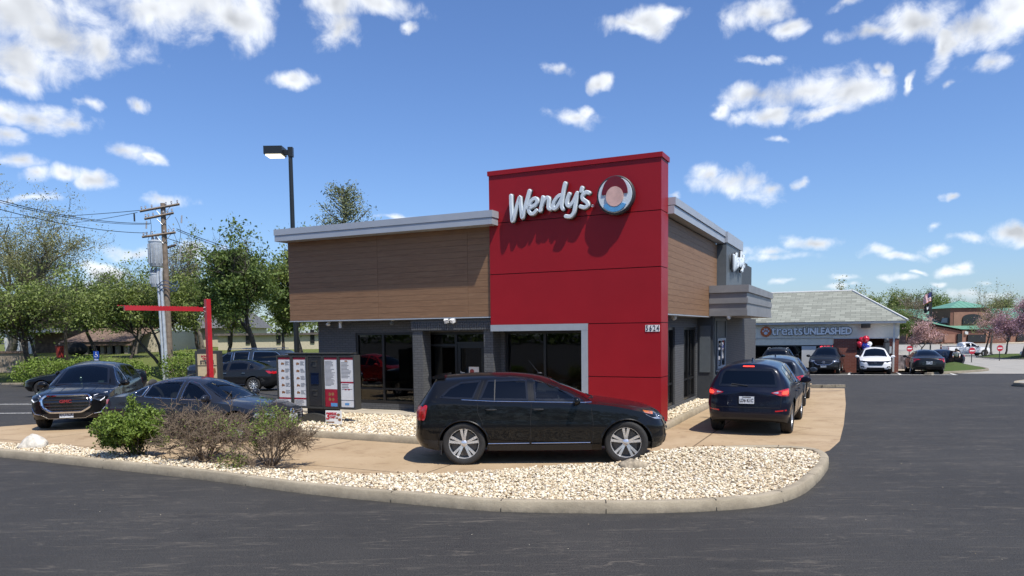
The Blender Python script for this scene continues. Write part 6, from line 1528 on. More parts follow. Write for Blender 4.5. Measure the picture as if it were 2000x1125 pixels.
for x_, y_ in ((36, 425), (-32, 435), (30, 497), (32, 483)): b = MB(); b.tube([(x_*SC_, -.15, ZZ(y_+12)), (x_*SC_+.05, -.15, ZZ(y_-3))], [.05, .04], 8); b.build('fuse_cutout', M['ceramic'], UP)
def wire(label, p0, p1, sag, r=.022, n=20):
    p0, p1 = Vector(p0), Vector(p1); b = MB(); b.tube([p0.lerp(p1, i/n)-Vector((0, 0, sag*4*(i/n)*(1-i/n))) for i in range(n+1)], r, 5); o = b.build('overhead_wire', M['black_plastic']); tag(o, label, 'cable', 'overhead wires on the utility pole')
q = lambda x, y, Y: D(x, y, Y)
wire('upper of the heavy wires running left from the transformer pole', q(295, 436, 45), q(-60, 374, 30), .35, .018); wire('heavy wire just under the upper one left of the pole', q(292, 438, 45), q(-60, 378, 30), .35, .014)
wire('lower single wire running left from the third crossarm', q(288, 455, 45), q(-60, 392, 30), .3, .018)
wire('thin far wire from the pole top towards the left edge', q(283, 410, 45), q(-60, 422, 90), .3, .02); wire('thin faint wire crossing above the airy tree', q(268, 415, 45), q(60, 438, 95), .3, .018)
wire('upper wire running right from the pole towards the restaurant', q(345, 447, 45), q(520, 500, 62), .2, .022); wire('wire just below the upper one right of the pole', q(345, 450, 45), q(520, 506, 62), .2, .018); wire('lowest wire running right from the pole towards the trees', q(325, 465, 45), q(520, 510, 62), .2, .02)
wire('low faint wire across the left trees', q(-40, 551, 58), q(300, 555, 62), .2, .016)
b = MB(); pw_ = q(262, 417, 48); b.tube([pw_, pw_-Vector((0, 0, .5))], .05, 6); o = b.build('wire_damper', M['black_plastic']); tag(o, 'small dark clamp hanging on the faint wire left of the pole top', 'clamp')
# accessible parking sign
ap = D(189, 700, 40.); AS = thing('accessible_parking_sign', 'small blue accessible parking sign in front of the hedge', 'sign', (ap.x, 40., gz(ap.x, 40)))
zt_ = D(189, 686, 40.).z-gz(ap.x, 40.); b = MB(); b.tube([(0, 0, 0), (0, 0, zt_)], .03, 8); b.build('post', M['galv'], AS)
bl = pm('sign_blue', (.01, .06, .32), .45); b = MB(); b.box(-.15, -.045, zt_-.36, .15, -.032, zt_+.0); p1_ = b.build('sign_plate', bl, AS); b = MB(); b.box(-.13, -.045, zt_-.55, .13, -.032, zt_-.39); p2_ = b.build('sign_plate', bl, AS)
b = MB(); cz = zt_-.19; b.tube([(.07*math.cos(a)-.01, -.05, cz-.05+.07*math.sin(a)) for a in [PI*(-.95+i*.11) for i in range(15)]], .010, 5); b.tube([(-.01, -.05, cz+.09), (-.01, -.05, cz), (.05, -.05, cz), (.08, -.05, cz-.08)], .012, 5); sphere(b, (-.01, -.05, cz+.12), (.02, .006, .02), 8, 6); b.build('wheelchair_symbol', M['white_paint'], p1_)
text_mesh('VAN', .1, .004, .003, name='lettering', mat=M['white_paint'], parent=p2_, mw=frame_m((0, -.048, zt_-.47), (1, 0, 0), (0, 0, 1)))
# ------------------------------------------------------------------ store with the slate roof
T_O = D(1620, 650, 49.8); T_O.z = 0
def tD(x, y, t=0.):
    d = ray(x, y); o = Vector((0, 0, CH)); k_ = ((T_O+VV*t-o).dot(VV))/d.dot(VV); p = o+k_*d; q = p-T_O; return Vector((q.dot(UU), t, p.z))
def tW(v): p = T_O+UU*v[0]+VV*v[1]; return (p.x, p.y, v[2])
TY = 0.; TX0, TX1 = tD(1462, 640).x, tD(1757, 640).x; TG = gz(18, 46)
TS = thing('pet_store_building', 'low white and brick store with a broad grey green slate hip roof', 'building', tuple(T_O), -TH)
def zpx(y, x=1620): return tD(x, y).z
zE, zF, zS = zpx(632), zpx(660), zpx(674)
M['trim_bright'] = pm('bright_letter', (.86, .86, .84), .4, var=.04); M['stucco'] = pm('grey_stucco', (.80, .74, .60), .85, var=.06, bump=.1, bs=60); M['trim_white'] = pm('trim_white', (.58, .58, .56), .6, var=.06)
def slate():
    m, nt, b = new_mat('slate_roof'); k = N(nt); s_ = k.new('SeparateXYZ'); o = k.obj(); nt.links.new(o, s_.inputs[0]); c = k.new('CombineXYZ'); nt.links.new(s_.outputs[0], c.inputs[0]); nt.links.new(k.math('MULTIPLY', s_.outputs[2], 1.9), c.inputs[1])
    t = k.new('TexBrick'); nt.links.new(c.outputs[0], t.inputs['Vector']); t.inputs['Scale'].default_value = 1.; t.inputs['Brick Width'].default_value = .62; t.inputs['Row Height'].default_value = .26; t.inputs['Mortar Size'].default_value = .014; t.inputs['Bias'].default_value = -.1
    t.inputs['Color1'].default_value = (.20, .205, .165, 1); t.inputs['Color2'].default_value = (.34, .35, .29, 1); t.inputs['Mortar'].default_value = (.09, .095, .08, 1)
    f = k.noise(o, .6, 5, .6); nt.links.new(k.mix(k.math('MULTIPLY', f, .5), t.outputs['Color'], (.19, .2, .17)), b.inputs['Base Color']); b.inputs['Roughness'].default_value = .7; nt.links.new(k.bump(t.outputs['Color'], .4, .03), b.inputs['Normal']); return m
xm = tD(1628, 600).x; xR = TX1; xP0 = tD(1694, 690).x
b = MB(); b.box(TX0-6, TY, zF, xR, TY+.35, zE-.03); b.box(TX0-6, TY-.001+.06, zS, xm, TY+.34, zF-.002); b.box(xR-.35, TY+.35, zF, xR, TY+9, zE-.03); part('fascia', b, M['stucco'], TS)
b = MB(); b.box(TX0-6, TY-.38, zE-.03, xR+.35, TY+9.4, zE+.05); b.box(TX0-6, TY-.40, zE+.052, xR+.37, TY-.26, zE+.12); part('gutter', b, M['trim_white'], TS)
b = MB(); b.box(TX0-6, TY-.005, zF-.01, xm+.02, TY+.055, zF+.04); b.box(xm+.02, TY-.01, zF-.06, xR+.01, TY+.36, zF-.003); part('fascia_trim', b, M['trim_white'], TS)
pk = tD(1665, 568, 5.2); zR = pk.z
b = MB(); e0, e1, yf, yb = TX0-8, xR+.45, TY-.45, TY+10.8; ym = (yf+yb)/2; ze = zE+.13
b.add([(e0, yf, ze), (e1, yf, ze), (e1, yb, ze), (e0, yb, ze), (e0, ym, zR), (pk.x, ym, zR)], [(0, 1, 5, 4), (1, 2, 5), (2, 3, 4, 5), (3, 0, 4)]); rf = part('roof', b, slate(), TS, fixn=True)
b = MB(); b.tube([(e0, ym, zR+.02), (pk.x, ym, zR+.02)], .07, 6); b.tube([(pk.x, ym, zR+.02), (e1, yf, ze+.03)], .07, 6); b.tube([(pk.x, ym, zR+.02), (e1, yb, ze+.03)], .07, 6); part('ridge_cap', b, M['trim_white'], rf)
# brick pier and entrance recess
xa, xb = tD(1628, 690).x, tD(1673, 690).x; xc, xd = tD(1728, 690).x, tD(1756, 690).x
b = MB(); b.box(xa, TY+.02, TG-.5, xb, TY+.7, zF-.07); b.box(xc, TY+.02, TG-.5, xR-.02, TY+.7, zF-.07); b.box(xb, TY+3.2, TG, xR-.02, TY+3.5, zF); b.box(xR-.32, TY+.72, TG-.5, xR-.03, TY+9, zF-.002); b.box(xb-.3, TY+.72, TG, xb, TY+3.2, zF-.07); part('brick_wall', b, M['red_brick'], TS)
b = MB(); b.box(xb+.1, TY+3.05, TG+.12, xb+1.0, TY+3.18, zF-.3); b.box(xb+1.5, TY+3.05, TG+.12, xc-.2, TY+3.18, zF-.25); part('brown_panel', b, pm('brown_door', (.11, .055, .035), .6), TS)
b = MB(); b.box(TX0-6, TY+.1, TG-.5, xa-.02, TY+.3, TG+.25); b.box(TX0-6, TY+4.5, TG-.5, xa, TY+4.7, zS); part('back_wall', b, M['charcoal'], TS)
xs_ = [TX0-6+i*1.9 for i in range(40) if TX0-6+i*1.9 < xa-.6]+[xa-.02]; b = MB()
for x in xs_: b.box(x-.05, TY+.1, TG+.25, x+.05, TY+.22, zS)
b.box(TX0-6, TY+.098, zS-.09, xa-.02, TY+.218, zS-.002); b.box(TX0-6, TY+.098, TG+.25, xa-.02, TY+.218, TG+.33); wf_ = part('window_frame', b, M['bronze'], TS)
b = MB(); b.box(TX0-6, TY+.15, TG+.3, xa-.04, TY+.16, zS-.05); part('pane', b, tinted('shop_glass', (.3, .33, .34)), wf_)
b = MB()
for i in range(12): b.box(TX0-5+i*1.3, TY+1.2, TG+.1, TX0-4.3+i*1.3, TY+1.5, TG+.6+rnd.uniform(0, 1.1))
part('display_shelf', b, pm('shelf_goods', (.22, .2, .2), .6, var=.8, vs=4), TS)
xo0, xo1 = tD(1602, 668).x, tD(1626, 668).x; zO = zpx(680)
b = MB(); b.box(xo0-.1, TY+.06, zO-.22, xo1, TY+.09, zO+.22); os_ = part('open_sign', b, M['black_plastic'], TS); text_mesh('OPEN', .36, .02, .01, name='lettering', mat=pm('neon_red', (1., .05, .08), .4, var=0, emit=1.4), parent=os_, mw=frame_m(((xo0+xo1)/2, TY+.05, zO), (1, 0, 0), (0, 0, 1)), sx=.9)
b = MB(); x = tD(1578, 690).x; b.box(x-.4, TY+.06, zpx(718), x+.5, TY+.09, zpx(676)); part('window_poster', b, M['trim_white'], TS)
b = MB(); xq = tD(1746, 650).x; b.box(xq-.05, TY-.08, TG, xq+.06, TY-.002, zE-.05); part('downspout', b, M['trim_white'], TS)
b = MB(); b.box(tD(1737, 690).x-.3, TY-.15, zpx(690), tD(1737, 690).x+.12, TY+.015, zpx(677)-.0); part('wall_box', b, M['trim_white'], TS)
# its lettering
sg_ = tD(1578, 647); PS_ = thing('store_sign', 'orange paw disc and white treats UNLEASHED lettering on the store fascia', 'sign', tW(sg_), -TH)
pw_c = tD(1496, 647).x-sg_.x; b = MB(); b.lathe([(0, -.06), (.36, -.06), (.36, -.002)], 32, origin=(pw_c, 0, 0), axis='y'); pd = b.build('paw_disc', pm('paw_orange', (.55, .14, .04), .5), PS_)
b = MB()
for x_, z_, rx, rz_ in ((0, -.10, .13, .11), (-.18, .04, .05, .075), (-.07, .15, .052, .08), (.07, .15, .052, .08), (.18, .04, .05, .075)): b.add([(pw_c+x_+rx*math.cos(a), -.066, z_+rz_*math.sin(a)) for a in [2*PI*j/16 for j in range(16)]], [tuple(range(16))])
b.build('paw_mark', M['sign_white'], pd, fixn=False)
t0, t1 = tD(1507, 647).x-sg_.x, tD(1568, 647).x-sg_.x; u0, u1 = tD(1570, 647).x-sg_.x, tD(1664, 647).x-sg_.x
def fitted(txt, x0, x1, size, bold, nm, y=-.10, z=0, depth=.08, mat=None, parent=None):
    o = text_mesh(txt, size, depth, bold, name=nm, mat=mat or M['trim_bright'], parent=parent or PS_, mw=frame_m((0, y, z), (1, 0, 0), (0, 0, 1))); xs = [v.co.x for v in o.data.vertices]; w = max(xs)-min(xs); c = (max(xs)+min(xs))/2
    s_ = (x1-x0)/w; o.data.transform(Matrix.Translation(((x0+x1)/2, 0, 0)) @ Matrix.Diagonal((s_, 1, 1, 1)) @ Matrix.Translation((-c, 0, 0))); return o
fitted('treats', t0, t1, .92, .010, 'lettering', z=.04); fitted('UNLEASHED', u0, u1, .62, .028, 'lettering', z=-.02)
for nm, x0, x1, s_, bo in (('treats', t0-.03, t1+.03, .94, .022), ('UNLEASHED', u0-.035, u1+.035, .64, .052)): fitted(nm, x0, x1, s_, bo, 'letter_back', y=-.035, z=.04 if nm == 'treats' else -.02, depth=.04, mat=M['sign_edge'])
fl = tD(1691, 636, -.3); fl.y = 0; t = thing('wall_flood_light', 'black wall floodlight high on the store fascia', 'light', tW(fl), -TH); b = MB(); b.X = Matrix.Translation((0, -.35, 0)) @ Matrix.Rotation(.35, 4, 'X'); b.box(-.28, -.1, -.12, .28, .1, .1); b.build('housing', M['lamp_black'], t); b = MB(); b.box(-.06, -.28, -.05, .06, 0, .05); b.build('arm', M['lamp_black'], t)
# balloons
BL = [(1683, 664, 'red', .2), (1691, 662, 'red', .22), (1679, 672, 'red', .2), (1686, 674, 'blue', .18), (1693, 676, 'blue', .2), (1698, 672, 'white', .17), (1690, 682, 'blue', .17)]
bm_ = dict(red=pm('balloon_red', (.5, .01, .03), .2, coat=.5), blue=pm('balloon_blue', (.02, .04, .3), .2, coat=.5), white=pm('balloon_white', (.7, .7, .72), .2, coat=.5))
wh = ['highest red balloon left of the top', 'large red balloon at the top right of the bunch', 'red balloon at the left side of the bunch', 'blue balloon in the middle of the bunch', 'blue balloon low at the right of the bunch', 'white balloon at the right edge of the bunch', 'lowest blue balloon of the bunch']
kn = Vector(tW(tD(1690, 700, -.8)))
for i, (x, y, c, r) in enumerate(BL):
    p = Vector(tW(tD(x, y, -.8+rnd.uniform(-.1, .1)))); t = thing('balloon', wh[i]+' by the store entrance', 'balloon', tuple(p), 0, 'balloons at the store entrance'); b = MB(); b.lathe([(0, r), (r*.6, r*.82), (r*.95, r*.3), (r*.97, -.02), (r*.75, -r*.6), (r*.3, -r*1.05), (.02, -r*1.2), (.04, -r*1.32), (0, -r*1.3)], 16); b.build('skin', bm_[c], t, smooth=True)
    b = MB(); b.tube([(0, 0, -r*1.3), tuple(kn-p)], .008, 4); b.build('string', M['trim_white'], t)
# ------------------------------------------------------------------ brick building with the green roof
GY = 180.; GXl = D(1762, 650, GY).x; gG = gz(100, GY)
GB = thing('green_roof_building', 'long brick school like building with green metal roofs and a square tower', 'building', (0, 0, 0))
def Z(y, x=1870, Y=GY): return D(x, y, Y).z
def X_(x, Y=GY): return D(x, 650, Y).x
def seam_mat():
    m, nt, b = new_mat('green_metal_roof'); k = N(nt); s_ = k.new('SeparateXYZ'); o = k.obj(); nt.links.new(o, s_.inputs[0]); w = k.math('FRACT', k.math('MULTIPLY', s_.outputs[0], .8)); l = k.math('LESS_THAN', w, .22)
    nt.links.new(k.mix(l, (.13, .30, .21), (.075, .19, .13)), b.inputs['Base Color']); b.inputs['Roughness'].default_value = .5; return m
M['green_roof'] = seam_mat()
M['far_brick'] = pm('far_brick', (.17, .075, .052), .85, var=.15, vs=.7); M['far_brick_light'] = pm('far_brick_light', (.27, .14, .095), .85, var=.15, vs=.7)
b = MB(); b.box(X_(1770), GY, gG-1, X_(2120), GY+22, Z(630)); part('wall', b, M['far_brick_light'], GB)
b = MB(); x0, x1, x2, x3 = X_(1768), X_(1826), X_(1880), X_(2130)
b.add([(x0, GY-1, Z(631)), (x3, GY-1, Z(631)), (x3, GY+12, Z(611)+1.3), (x0, GY+12, Z(611)+1.3), (x3, GY+24, Z(631)), (x0, GY+24, Z(631))], [(0, 1, 2, 3), (3, 2, 4, 5), (0, 3, 5), (1, 4, 2)]); part('roof', b, M['green_roof'], GB)
# entrance bay: roof sweeping down to the middle
ex0, ex1, exm0, exm1 = X_(1826, GY-9), X_(1968, GY-9), X_(1878, GY-9), X_(1932, GY-9)
b = MB(); b.add([(ex0, GY-9, Z(633, 1826, GY-9)), (exm0, GY-9, Z(643, 1878, GY-9)), (exm1, GY-9, Z(643, 1930, GY-9)), (ex1, GY-9, Z(631, 1968, GY-9)), (ex0, GY+2, Z(614)), (exm0, GY+2, Z(628)), (exm1, GY+2, Z(628)), (ex1, GY+2, Z(614)), (ex0, GY+6, Z(612)), (ex1, GY+6, Z(612))], [(0, 1, 5, 4), (1, 2, 6, 5), (2, 3, 7, 6), (4, 5, 6, 7, 9, 8)]); part('entrance_roof', b, M['green_roof'], GB)
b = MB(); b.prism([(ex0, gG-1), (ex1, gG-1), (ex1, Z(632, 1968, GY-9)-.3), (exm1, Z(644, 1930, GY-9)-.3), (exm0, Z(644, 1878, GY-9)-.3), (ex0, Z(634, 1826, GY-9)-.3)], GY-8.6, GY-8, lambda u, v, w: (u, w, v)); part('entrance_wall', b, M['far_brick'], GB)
b = MB(); b.box(X_(1880, GY-9), GY-8.9, gG-1, X_(1887, GY-9), GY-8.61, Z(646, 1880, GY-9)); b.box(X_(1926, GY-9), GY-8.9, gG-1, X_(1933, GY-9), GY-8.61, Z(646, 1930, GY-9)); part('entrance_column', b, M['far_brick_light'], GB)
def wn(nm, x0_, x1_, y0_, y1_, Y, arch=False):
    b = MB(); xa_, xb_ = X_(x0_, Y), X_(x1_, Y); za, zb = Z(y1_, x0_, Y), Z(y0_, x0_, Y); P_ = [(xa_, za), (xb_, za)]
    if arch: r = (xb_-xa_)/2; P_ += [((xa_+xb_)/2+r*math.cos(a), zb-1.2+1.2*math.sin(a)) for a in [PI*i/10 for i in range(11)]]
    else: P_ += [(xb_, zb), (xa_, zb)]
    b.prism(P_, Y-.35, Y-.06, lambda u, v, w: (u, w, v)); o = b.build(nm, bpy.data.materials.get('far_glass') or pm('far_glass', (.02, .022, .025), .15), GB); return o
for a in ((1826, 1840, 652, 668), (1869, 1878, 652, 672), (1889, 1924, 654, 668)): wn('window', a[0], a[1], a[2], a[3], GY-8.6)
for a in ((1774, 1790, 650, 662), (1800, 1817, 650, 664), (1985, 1999, 650, 666), (1960, 1972, 652, 666)): wn('window', a[0], a[1], a[2], a[3], GY, True)
b = MB(); b.box(X_(1846, GY-9), GY-8.8, Z(669, 1850, GY-9), X_(1866, GY-9), GY-8.62, Z(653, 1850, GY-9)); part('brick_panel', b, M['far_brick_light'], GB)
b = MB(); b.box(X_(1884, GY-9), GY-9.2, Z(653, 1890, GY-9), X_(1890, GY-9), GY-8.92, Z(647, 1885, GY-9)); part('emblem_plate', b, M['trim_white'], GB)
tx0, tx1 = X_(1855, GY-4), X_(1933, GY-4); ty = GY-4; zt0, zt1 = Z(632), Z(601, 1890, ty)
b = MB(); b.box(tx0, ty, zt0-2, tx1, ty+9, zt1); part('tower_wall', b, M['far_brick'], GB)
b = MB(); b.box(tx0+.8, ty-.1, zt0-1.5, tx1-.5, ty-.01, zt1-1.0); part('tower_panel', b, M['far_brick_light'], GB)
b = MB(); e = .5; ap_ = D(1894, 587, ty+4.5); b.add([(tx0-e, ty-e, zt1), (tx1+e, ty-e, zt1), (tx1+e, ty+9+e, zt1), (tx0-e, ty+9+e, zt1), ((tx0+tx1)/2, ty+4.5, ap_.z)], [(0, 1, 4), (1, 2, 4), (2, 3, 4), (3, 0, 4), (0, 3, 2, 1)]); part('tower_roof', b, M['green_roof'], GB)
xa_, xb_ = X_(1878, ty), X_(1915, ty); P_ = [(xa_, zt0-.2), (xb_, zt0-.2)]+[((xa_+xb_)/2+(xb_-xa_)/2*math.cos(a), Z(621, 1890, ty)+(Z(613.5, 1890, ty)-Z(621, 1890, ty))*math.sin(a)) for a in [PI*i/14 for i in range(15)]]
b = MB(); b.prism(P_, ty-.35, ty-.11, lambda u, v, w: (u, w, v)); part('tower_arch_window', b, bpy.data.materials['far_glass'], GB)
b = MB(); b.prism([(X_(1840, ty), Z(630)), (tx0-.05, Z(630)), (tx0-.05, Z(621)), (X_(1843, ty), Z(621))], ty+2, ty+2.2, lambda u, v, w: (u, w-1.5, v)); part('solar_panel', b, pm('slate_blue', (.04, .06, .09), .3), GB)
b = MB(); b.box(X_(1938), GY+2, Z(616), X_(1942), GY+3, Z(598)); part('chimney', b, M['trim_white'], GB)
b = MB(); b.add([(X_(1780), GY-14, gz(100, GY-14)+.06), (X_(2100), GY-14, gz(100, GY-14)+.06), (X_(2100), GY-.2, gG+.06), (X_(1780), GY-.2, gG+.06)], [(0, 1, 2, 3)]); o = b.build('far_walk', M['walk'], fixn=False); o['kind'] = 'structure'
# flagpole
fy = 120.; fb = D(1817, 683, fy); FP = thing('flagpole', 'tall dark flagpole left of the square tower', 'flagpole', (fb.x, fy, gz(fb.x, fy))); fh = D(1816, 565, fy).z-gz(fb.x, fy)
b = MB(); b.tube([(0, 0, 0), (0, 0, fh)], [.11, .06], 8); b.build('pole', M['lamp_black'], FP); b = MB(); sphere(b, (0, 0, fh+.1), (.12, .12, .12), 8, 6); b.build('finial', M['galv'], FP)
def flag(label, zt_, w, h, kind):
    nx, nz_ = 14, 13; us = bpy.data.materials; mats = [pm('flag_red', (.4, .02, .04), .8) if 'flag_red' not in us else us['flag_red'], M['white_paint'], pm('flag_blue', (.02, .03, .12), .8) if 'flag_blue' not in us else us['flag_blue'], pm('flag_black', (.012, .012, .014), .8) if 'flag_black' not in us else us['flag_black']]
    b = MB(); vs = [(-.08-w*i/nx*.8, .22*math.sin(i*.9+j*.25)*i/nx, -h*j/nz_-1.1*(i/nx)**1.3*w*.4) for j in range(nz_+1) for i in range(nx+1)]
    for j in range(nz_):
        for i in range(nx):
            b.mi = (2 if (i < nx*.42 and j < 7) else j % 2) if kind == 'stripes' else (1 if (4 < i < 9 and 4 < j < 9) else 3)
            b.f.append((j*(nx+1)+i, j*(nx+1)+i+1, (j+1)*(nx+1)+i+1, (j+1)*(nx+1)+i)); b.m.append(b.mi)
    b.v = vs; o = b.build('flag', mats, None, fixn=False); o.location = (fb.x, fy, gz(fb.x, fy)+zt_); tag(o, label, 'flag')
flag('red and white striped flag with blue canton on the flagpole', fh-.4, 1.5, 1.5, 'stripes'); flag('black flag with a white disc below the striped flag', fh-2.1, 1.3, 1.3, 'black')
# do not enter signs
for (px, yt, yb, Y, lb, back) in ((1952.5, 675, 702, 78, 'red do not enter sign on a dark post in the grass strip, rightmost', 0), (1898, 680, 706, 74, 'red do not enter sign in front of the white pickup truck', 0), (1776, 676, 700, 70, 'dull red round sign beside the pale blossom tree, leftmost', 1)):
    p = D(px, yt+5, Y); g_ = gz(p.x, Y); t = thing('do_not_enter_sign', lb, 'sign', (p.x, Y, g_), 0, 'do not enter signs in the lot'); r = .35 if px > 1790 else .30; z_ = p.z-g_; b = MB(); b.tube([(0, 0, 0), (0, 0, z_+r*.8)], .04, 6); b.build('post', M['lamp_black'], t)
    b = MB(); b.box(-r, -.06, z_-r, r, -.045, z_+r) if not back else None; q = MB(); q.lathe([(0, -.065), (r*.94, -.065), (r*.94, -.045)], 24, origin=(0, 0, z_), axis='y'); dsk = q.build('sign_disc', M['flag_red'] if 'flag_red' in M else bpy.data.materials['flag_red'], t)
    q = MB(); q.box(-r*.68, -.072, z_-r*.14, r*.68, -.066, z_+r*.14); q.build('white_bar', M['white_paint'], dsk)
# trees at the right
tree('pale pink blossoming tree right of the store corner', gpos(1795, 88), 4.6, 1.5, .12, 'pink', 5200, .13, 31, squash=(2.0, 1), spread=.55, clump=.35, keep=.8, name='blossom_tree', group='blossom trees in the lot')
tree('magenta redbud tree in the middle of the far grass strip', gpos(1965, 92), 5.0, 1.6, .14, 'bud', 6500, .14, 32, squash=(2.1, 1), spread=.55, clump=.32, keep=.75, name='blossom_tree', group='blossom trees in the lot')
tree('larger magenta redbud tree cut by the right edge', gpos(2000, 84), 6.4, 1.9, .2, 'bud', 8500, .14, 33, squash=(2.7, 1), spread=.55, clump=.34, keep=.75, name='blossom_tree', group='blossom trees in the lot')
tree('dull mauve blossom tree behind the front of the pickup', gpos(1925, 100), 6.4, 1.8, .16, 'pink', 2600, .12, 34, squash=(2.8, 1), spread=.55, clump=.3, keep=.6, name='blossom_tree', group='blossom trees in the lot')
tree('thin bare tree in front of the square tower', gpos(1938, 108), 9.6, 2.6, .2, 'pale', 1500, .16, 35, squash=(3.2, 1), spread=.5, clump=.4, bark='bark_grey')
tree('thin bare tree behind the corner of the store roof', gpos(1782, 130), 9.5, 2.8, .2, 'grey', 1200, .16, 36, squash=(4.2, 1), spread=.5, clump=.4, bark='bark_grey')
# background woods: separate trees of five kinds, copied
kinds = [tree('bushy spring tree of the far woods', (0, 400, 0), 13, 4.5, .3, m_, 6500, .30, 50+i, squash=(5.5, 1), spread=.5, clump=.6, keep=.85, levels=3, group='far woods behind the buildings', name='far_tree') for i, m_ in enumerate(('mid', 'pale', 'dark', 'bright'))]
lab = ['olive green', 'pale budding', 'dark green', 'yellow green']; used = set()
spots = [(1672, 95, 566, 1), (1690, 108, 578, 0), (1704, 104, 590, 3), (1722, 112, 598, 0), (1738, 120, 600, 2), (1752, 128, 604, 1), (1768, 200, 596, 2), (1782, 215, 568, 0), (1797, 210, 567, 2), (1808, 225, 580, 3), (1826, 215, 583, 3), (1840, 222, 588, 1), (1850, 235, 592, 3), (1868, 240, 594, 2), (1935, 240, 592, 1), (1948, 225, 584, 0), (1960, 232, 588, 2), (1975, 228, 594, 3), (1988, 235, 588, 1), (2003, 226, 586, 0), (2020, 230, 586, 2)]
used_src = set()
for i, (px, Y, ty_, kd) in enumerate(spots):
    p = gpos(px, Y); s_ = (D(px, ty_, Y).z-p[2])/13.2; side = 'above the slate roof' if px < 1760 else 'left of the square tower' if px < 1880 else 'right of the square tower'; n_ = 'high over the roofline' if ty_ < 587 else 'low behind the roofline'
    lb = f'{lab[kd]} far tree {n_} {side}, number'; lb = f'{lab[kd]} far tree {n_}, {side}, depth {("near", "middle", "far")[0 if Y < 108 else 1 if Y < 218 else 2]}'
    if kd not in used_src: kinds[kd].location = p; kinds[kd].scale = (s_,)*3; kinds[kd]['label'] = lb; kinds[kd].rotation_euler = (0, 0, i); used_src.add(kd)
    else: clone(kinds[kd], p, i*1.3, s_, lb)
wl = MB()
def woods(name, x0, x1, Y, h, mat, n, seed, leaf=.8):
    rs = np.random.RandomState(seed); xs = rs.uniform(x0, x1, n); hh_ = h*(.8+.35*np.array([mnoise.noise(Vector((x*.05, seed, 0))) for x in xs])); P_ = np.stack([xs, Y+rs.uniform(-6, 6, n), rs.uniform(0, 1, n)**.7*hh_-2], 1); V_, F_ = leaves_np(P_, leaf, rs); o = raw_mesh(name, V_, F_, LM[mat]); o['kind'] = 'stuff'; o['label'] = 'soft mass of distant spring woodland along the horizon'; return o
woods('distant_woods', -160, 160, -62, 15, 'dark', 16000, 6, 1.3); woods('distant_woods', -220, -20, 150, 9, 'mid', 14000, 1); woods('distant_woods', 20, 330, 290, 15, 'mid', 14000, 2, 1.3)  # first mass is unseen behind the camera, added to darken paint and glass reflections
# ------------------------------------------------------------------ left background: house, shed, walls
HY = 66.
def hx(px, Y=HY): return D(px, 650, Y).x
def hz_(py, px=150, Y=HY): return D(px, py, Y).z
HS = thing('brick_house', 'old brick house with a carport on grey posts seen through the trees', 'house', (0, 0, 0)); hg = gz(-45, HY)
M['old_brick'] = pm('old_pinkish_brick', (.17, .115, .085), .9, var=.5, vs=3.); M['cream'] = pm('cream_wall', (.55, .49, .36), .85, var=.1); M['shingle'] = pm('brown_shingle', (.13, .11, .10), .9, var=.3, vs=3)
b = MB(); b.box(hx(-40), HY+5, hg-1, hx(130), HY+13, hz_(596)); part('wall', b, M['old_brick'], HS)
b = MB(); b.box(hx(235, HY+4), HY+3, hg-1, hx(318, HY+4), HY+12, hz_(648)); b.box(hx(130), HY+9, hg-1, hx(235, HY+4), HY+12, hz_(648)); part('garage_wall', b, M['cream'], HS)
b = MB(); z0_, z1_ = hz_(668), hz_(640); b.add([(hx(128), HY-1, z0_), (hx(265), HY-1, z0_), (hx(265), HY+9, hz_(618)), (hx(128), HY+9, hz_(618))], [(0, 1, 2, 3)]); b.box(hx(128), HY-.9, z0_-.35, hx(265), HY-.6, z0_-.02); part('carport_roof', b, M['old_brick'], HS); b = MB(); b.box(hx(128), HY+1.5, hg-1, hx(205), HY+8, hz_(664)); part('carport_shade', b, M['dark'], HS)  # the dark box stands in for the shade under the carport
b = MB(); b.add([(hx(-60), HY+3.6, hz_(602)), (hx(310), HY+3.6, hz_(602)), (hx(300), HY+9, hz_(572)), (hx(-50), HY+9, hz_(572)), (hx(310), HY+15, hz_(602)), (hx(-60), HY+15, hz_(602))], [(0, 1, 2, 3), (3, 2, 4, 5), (0, 3, 5), (1, 4, 2)]); rfh = part('roof', b, M['shingle'], HS)
b = MB(); b.box(hx(34), HY+7, hz_(590), hx(56), HY+8.5, hz_(560)); b.box(hx(33), HY+6.9, hz_(562), hx(57), HY+8.6, hz_(558)); part('chimney', b, pm('chimney_brick', (.38, .17, .11), .9, var=.2), rfh)
for px in (124, 173, 205, 218, 234, 251):
    b = MB(); b.box(hx(px)-.16, HY-.6, hg-.3, hx(px)+.16, HY-.3, z0_-.05); part('post', b, pm('weathered_post', (.25, .22, .19), .9) if 'weathered_post' not in bpy.data.materials else bpy.data.materials['weathered_post'], HS)
for a in ((100, 112, 622, 640), (148, 158, 624, 636)):
    b = MB(); b.box(hx(a[0]), HY+4.9, hz_(a[3]), hx(a[1]), HY+4.98, hz_(a[2])); part('window', b, bpy.data.materials['far_glass'], HS)
b = MB(); b.box(hx(180, HY+9), HY+8.8, hz_(684), hx(200, HY+9), HY+8.95, hz_(670)); part('window_dark', b, M['dark'], HS)
b = MB()
for i in range(3): b.box(hx(-30+i*24), HY+2.5, hg, hx(-24+i*24), HY+3, hz_(646))
b.box(hx(-40), HY+2.3, hz_(648), hx(60), HY+5, hz_(640)); part('porch', b, M['trim_white'], HS)
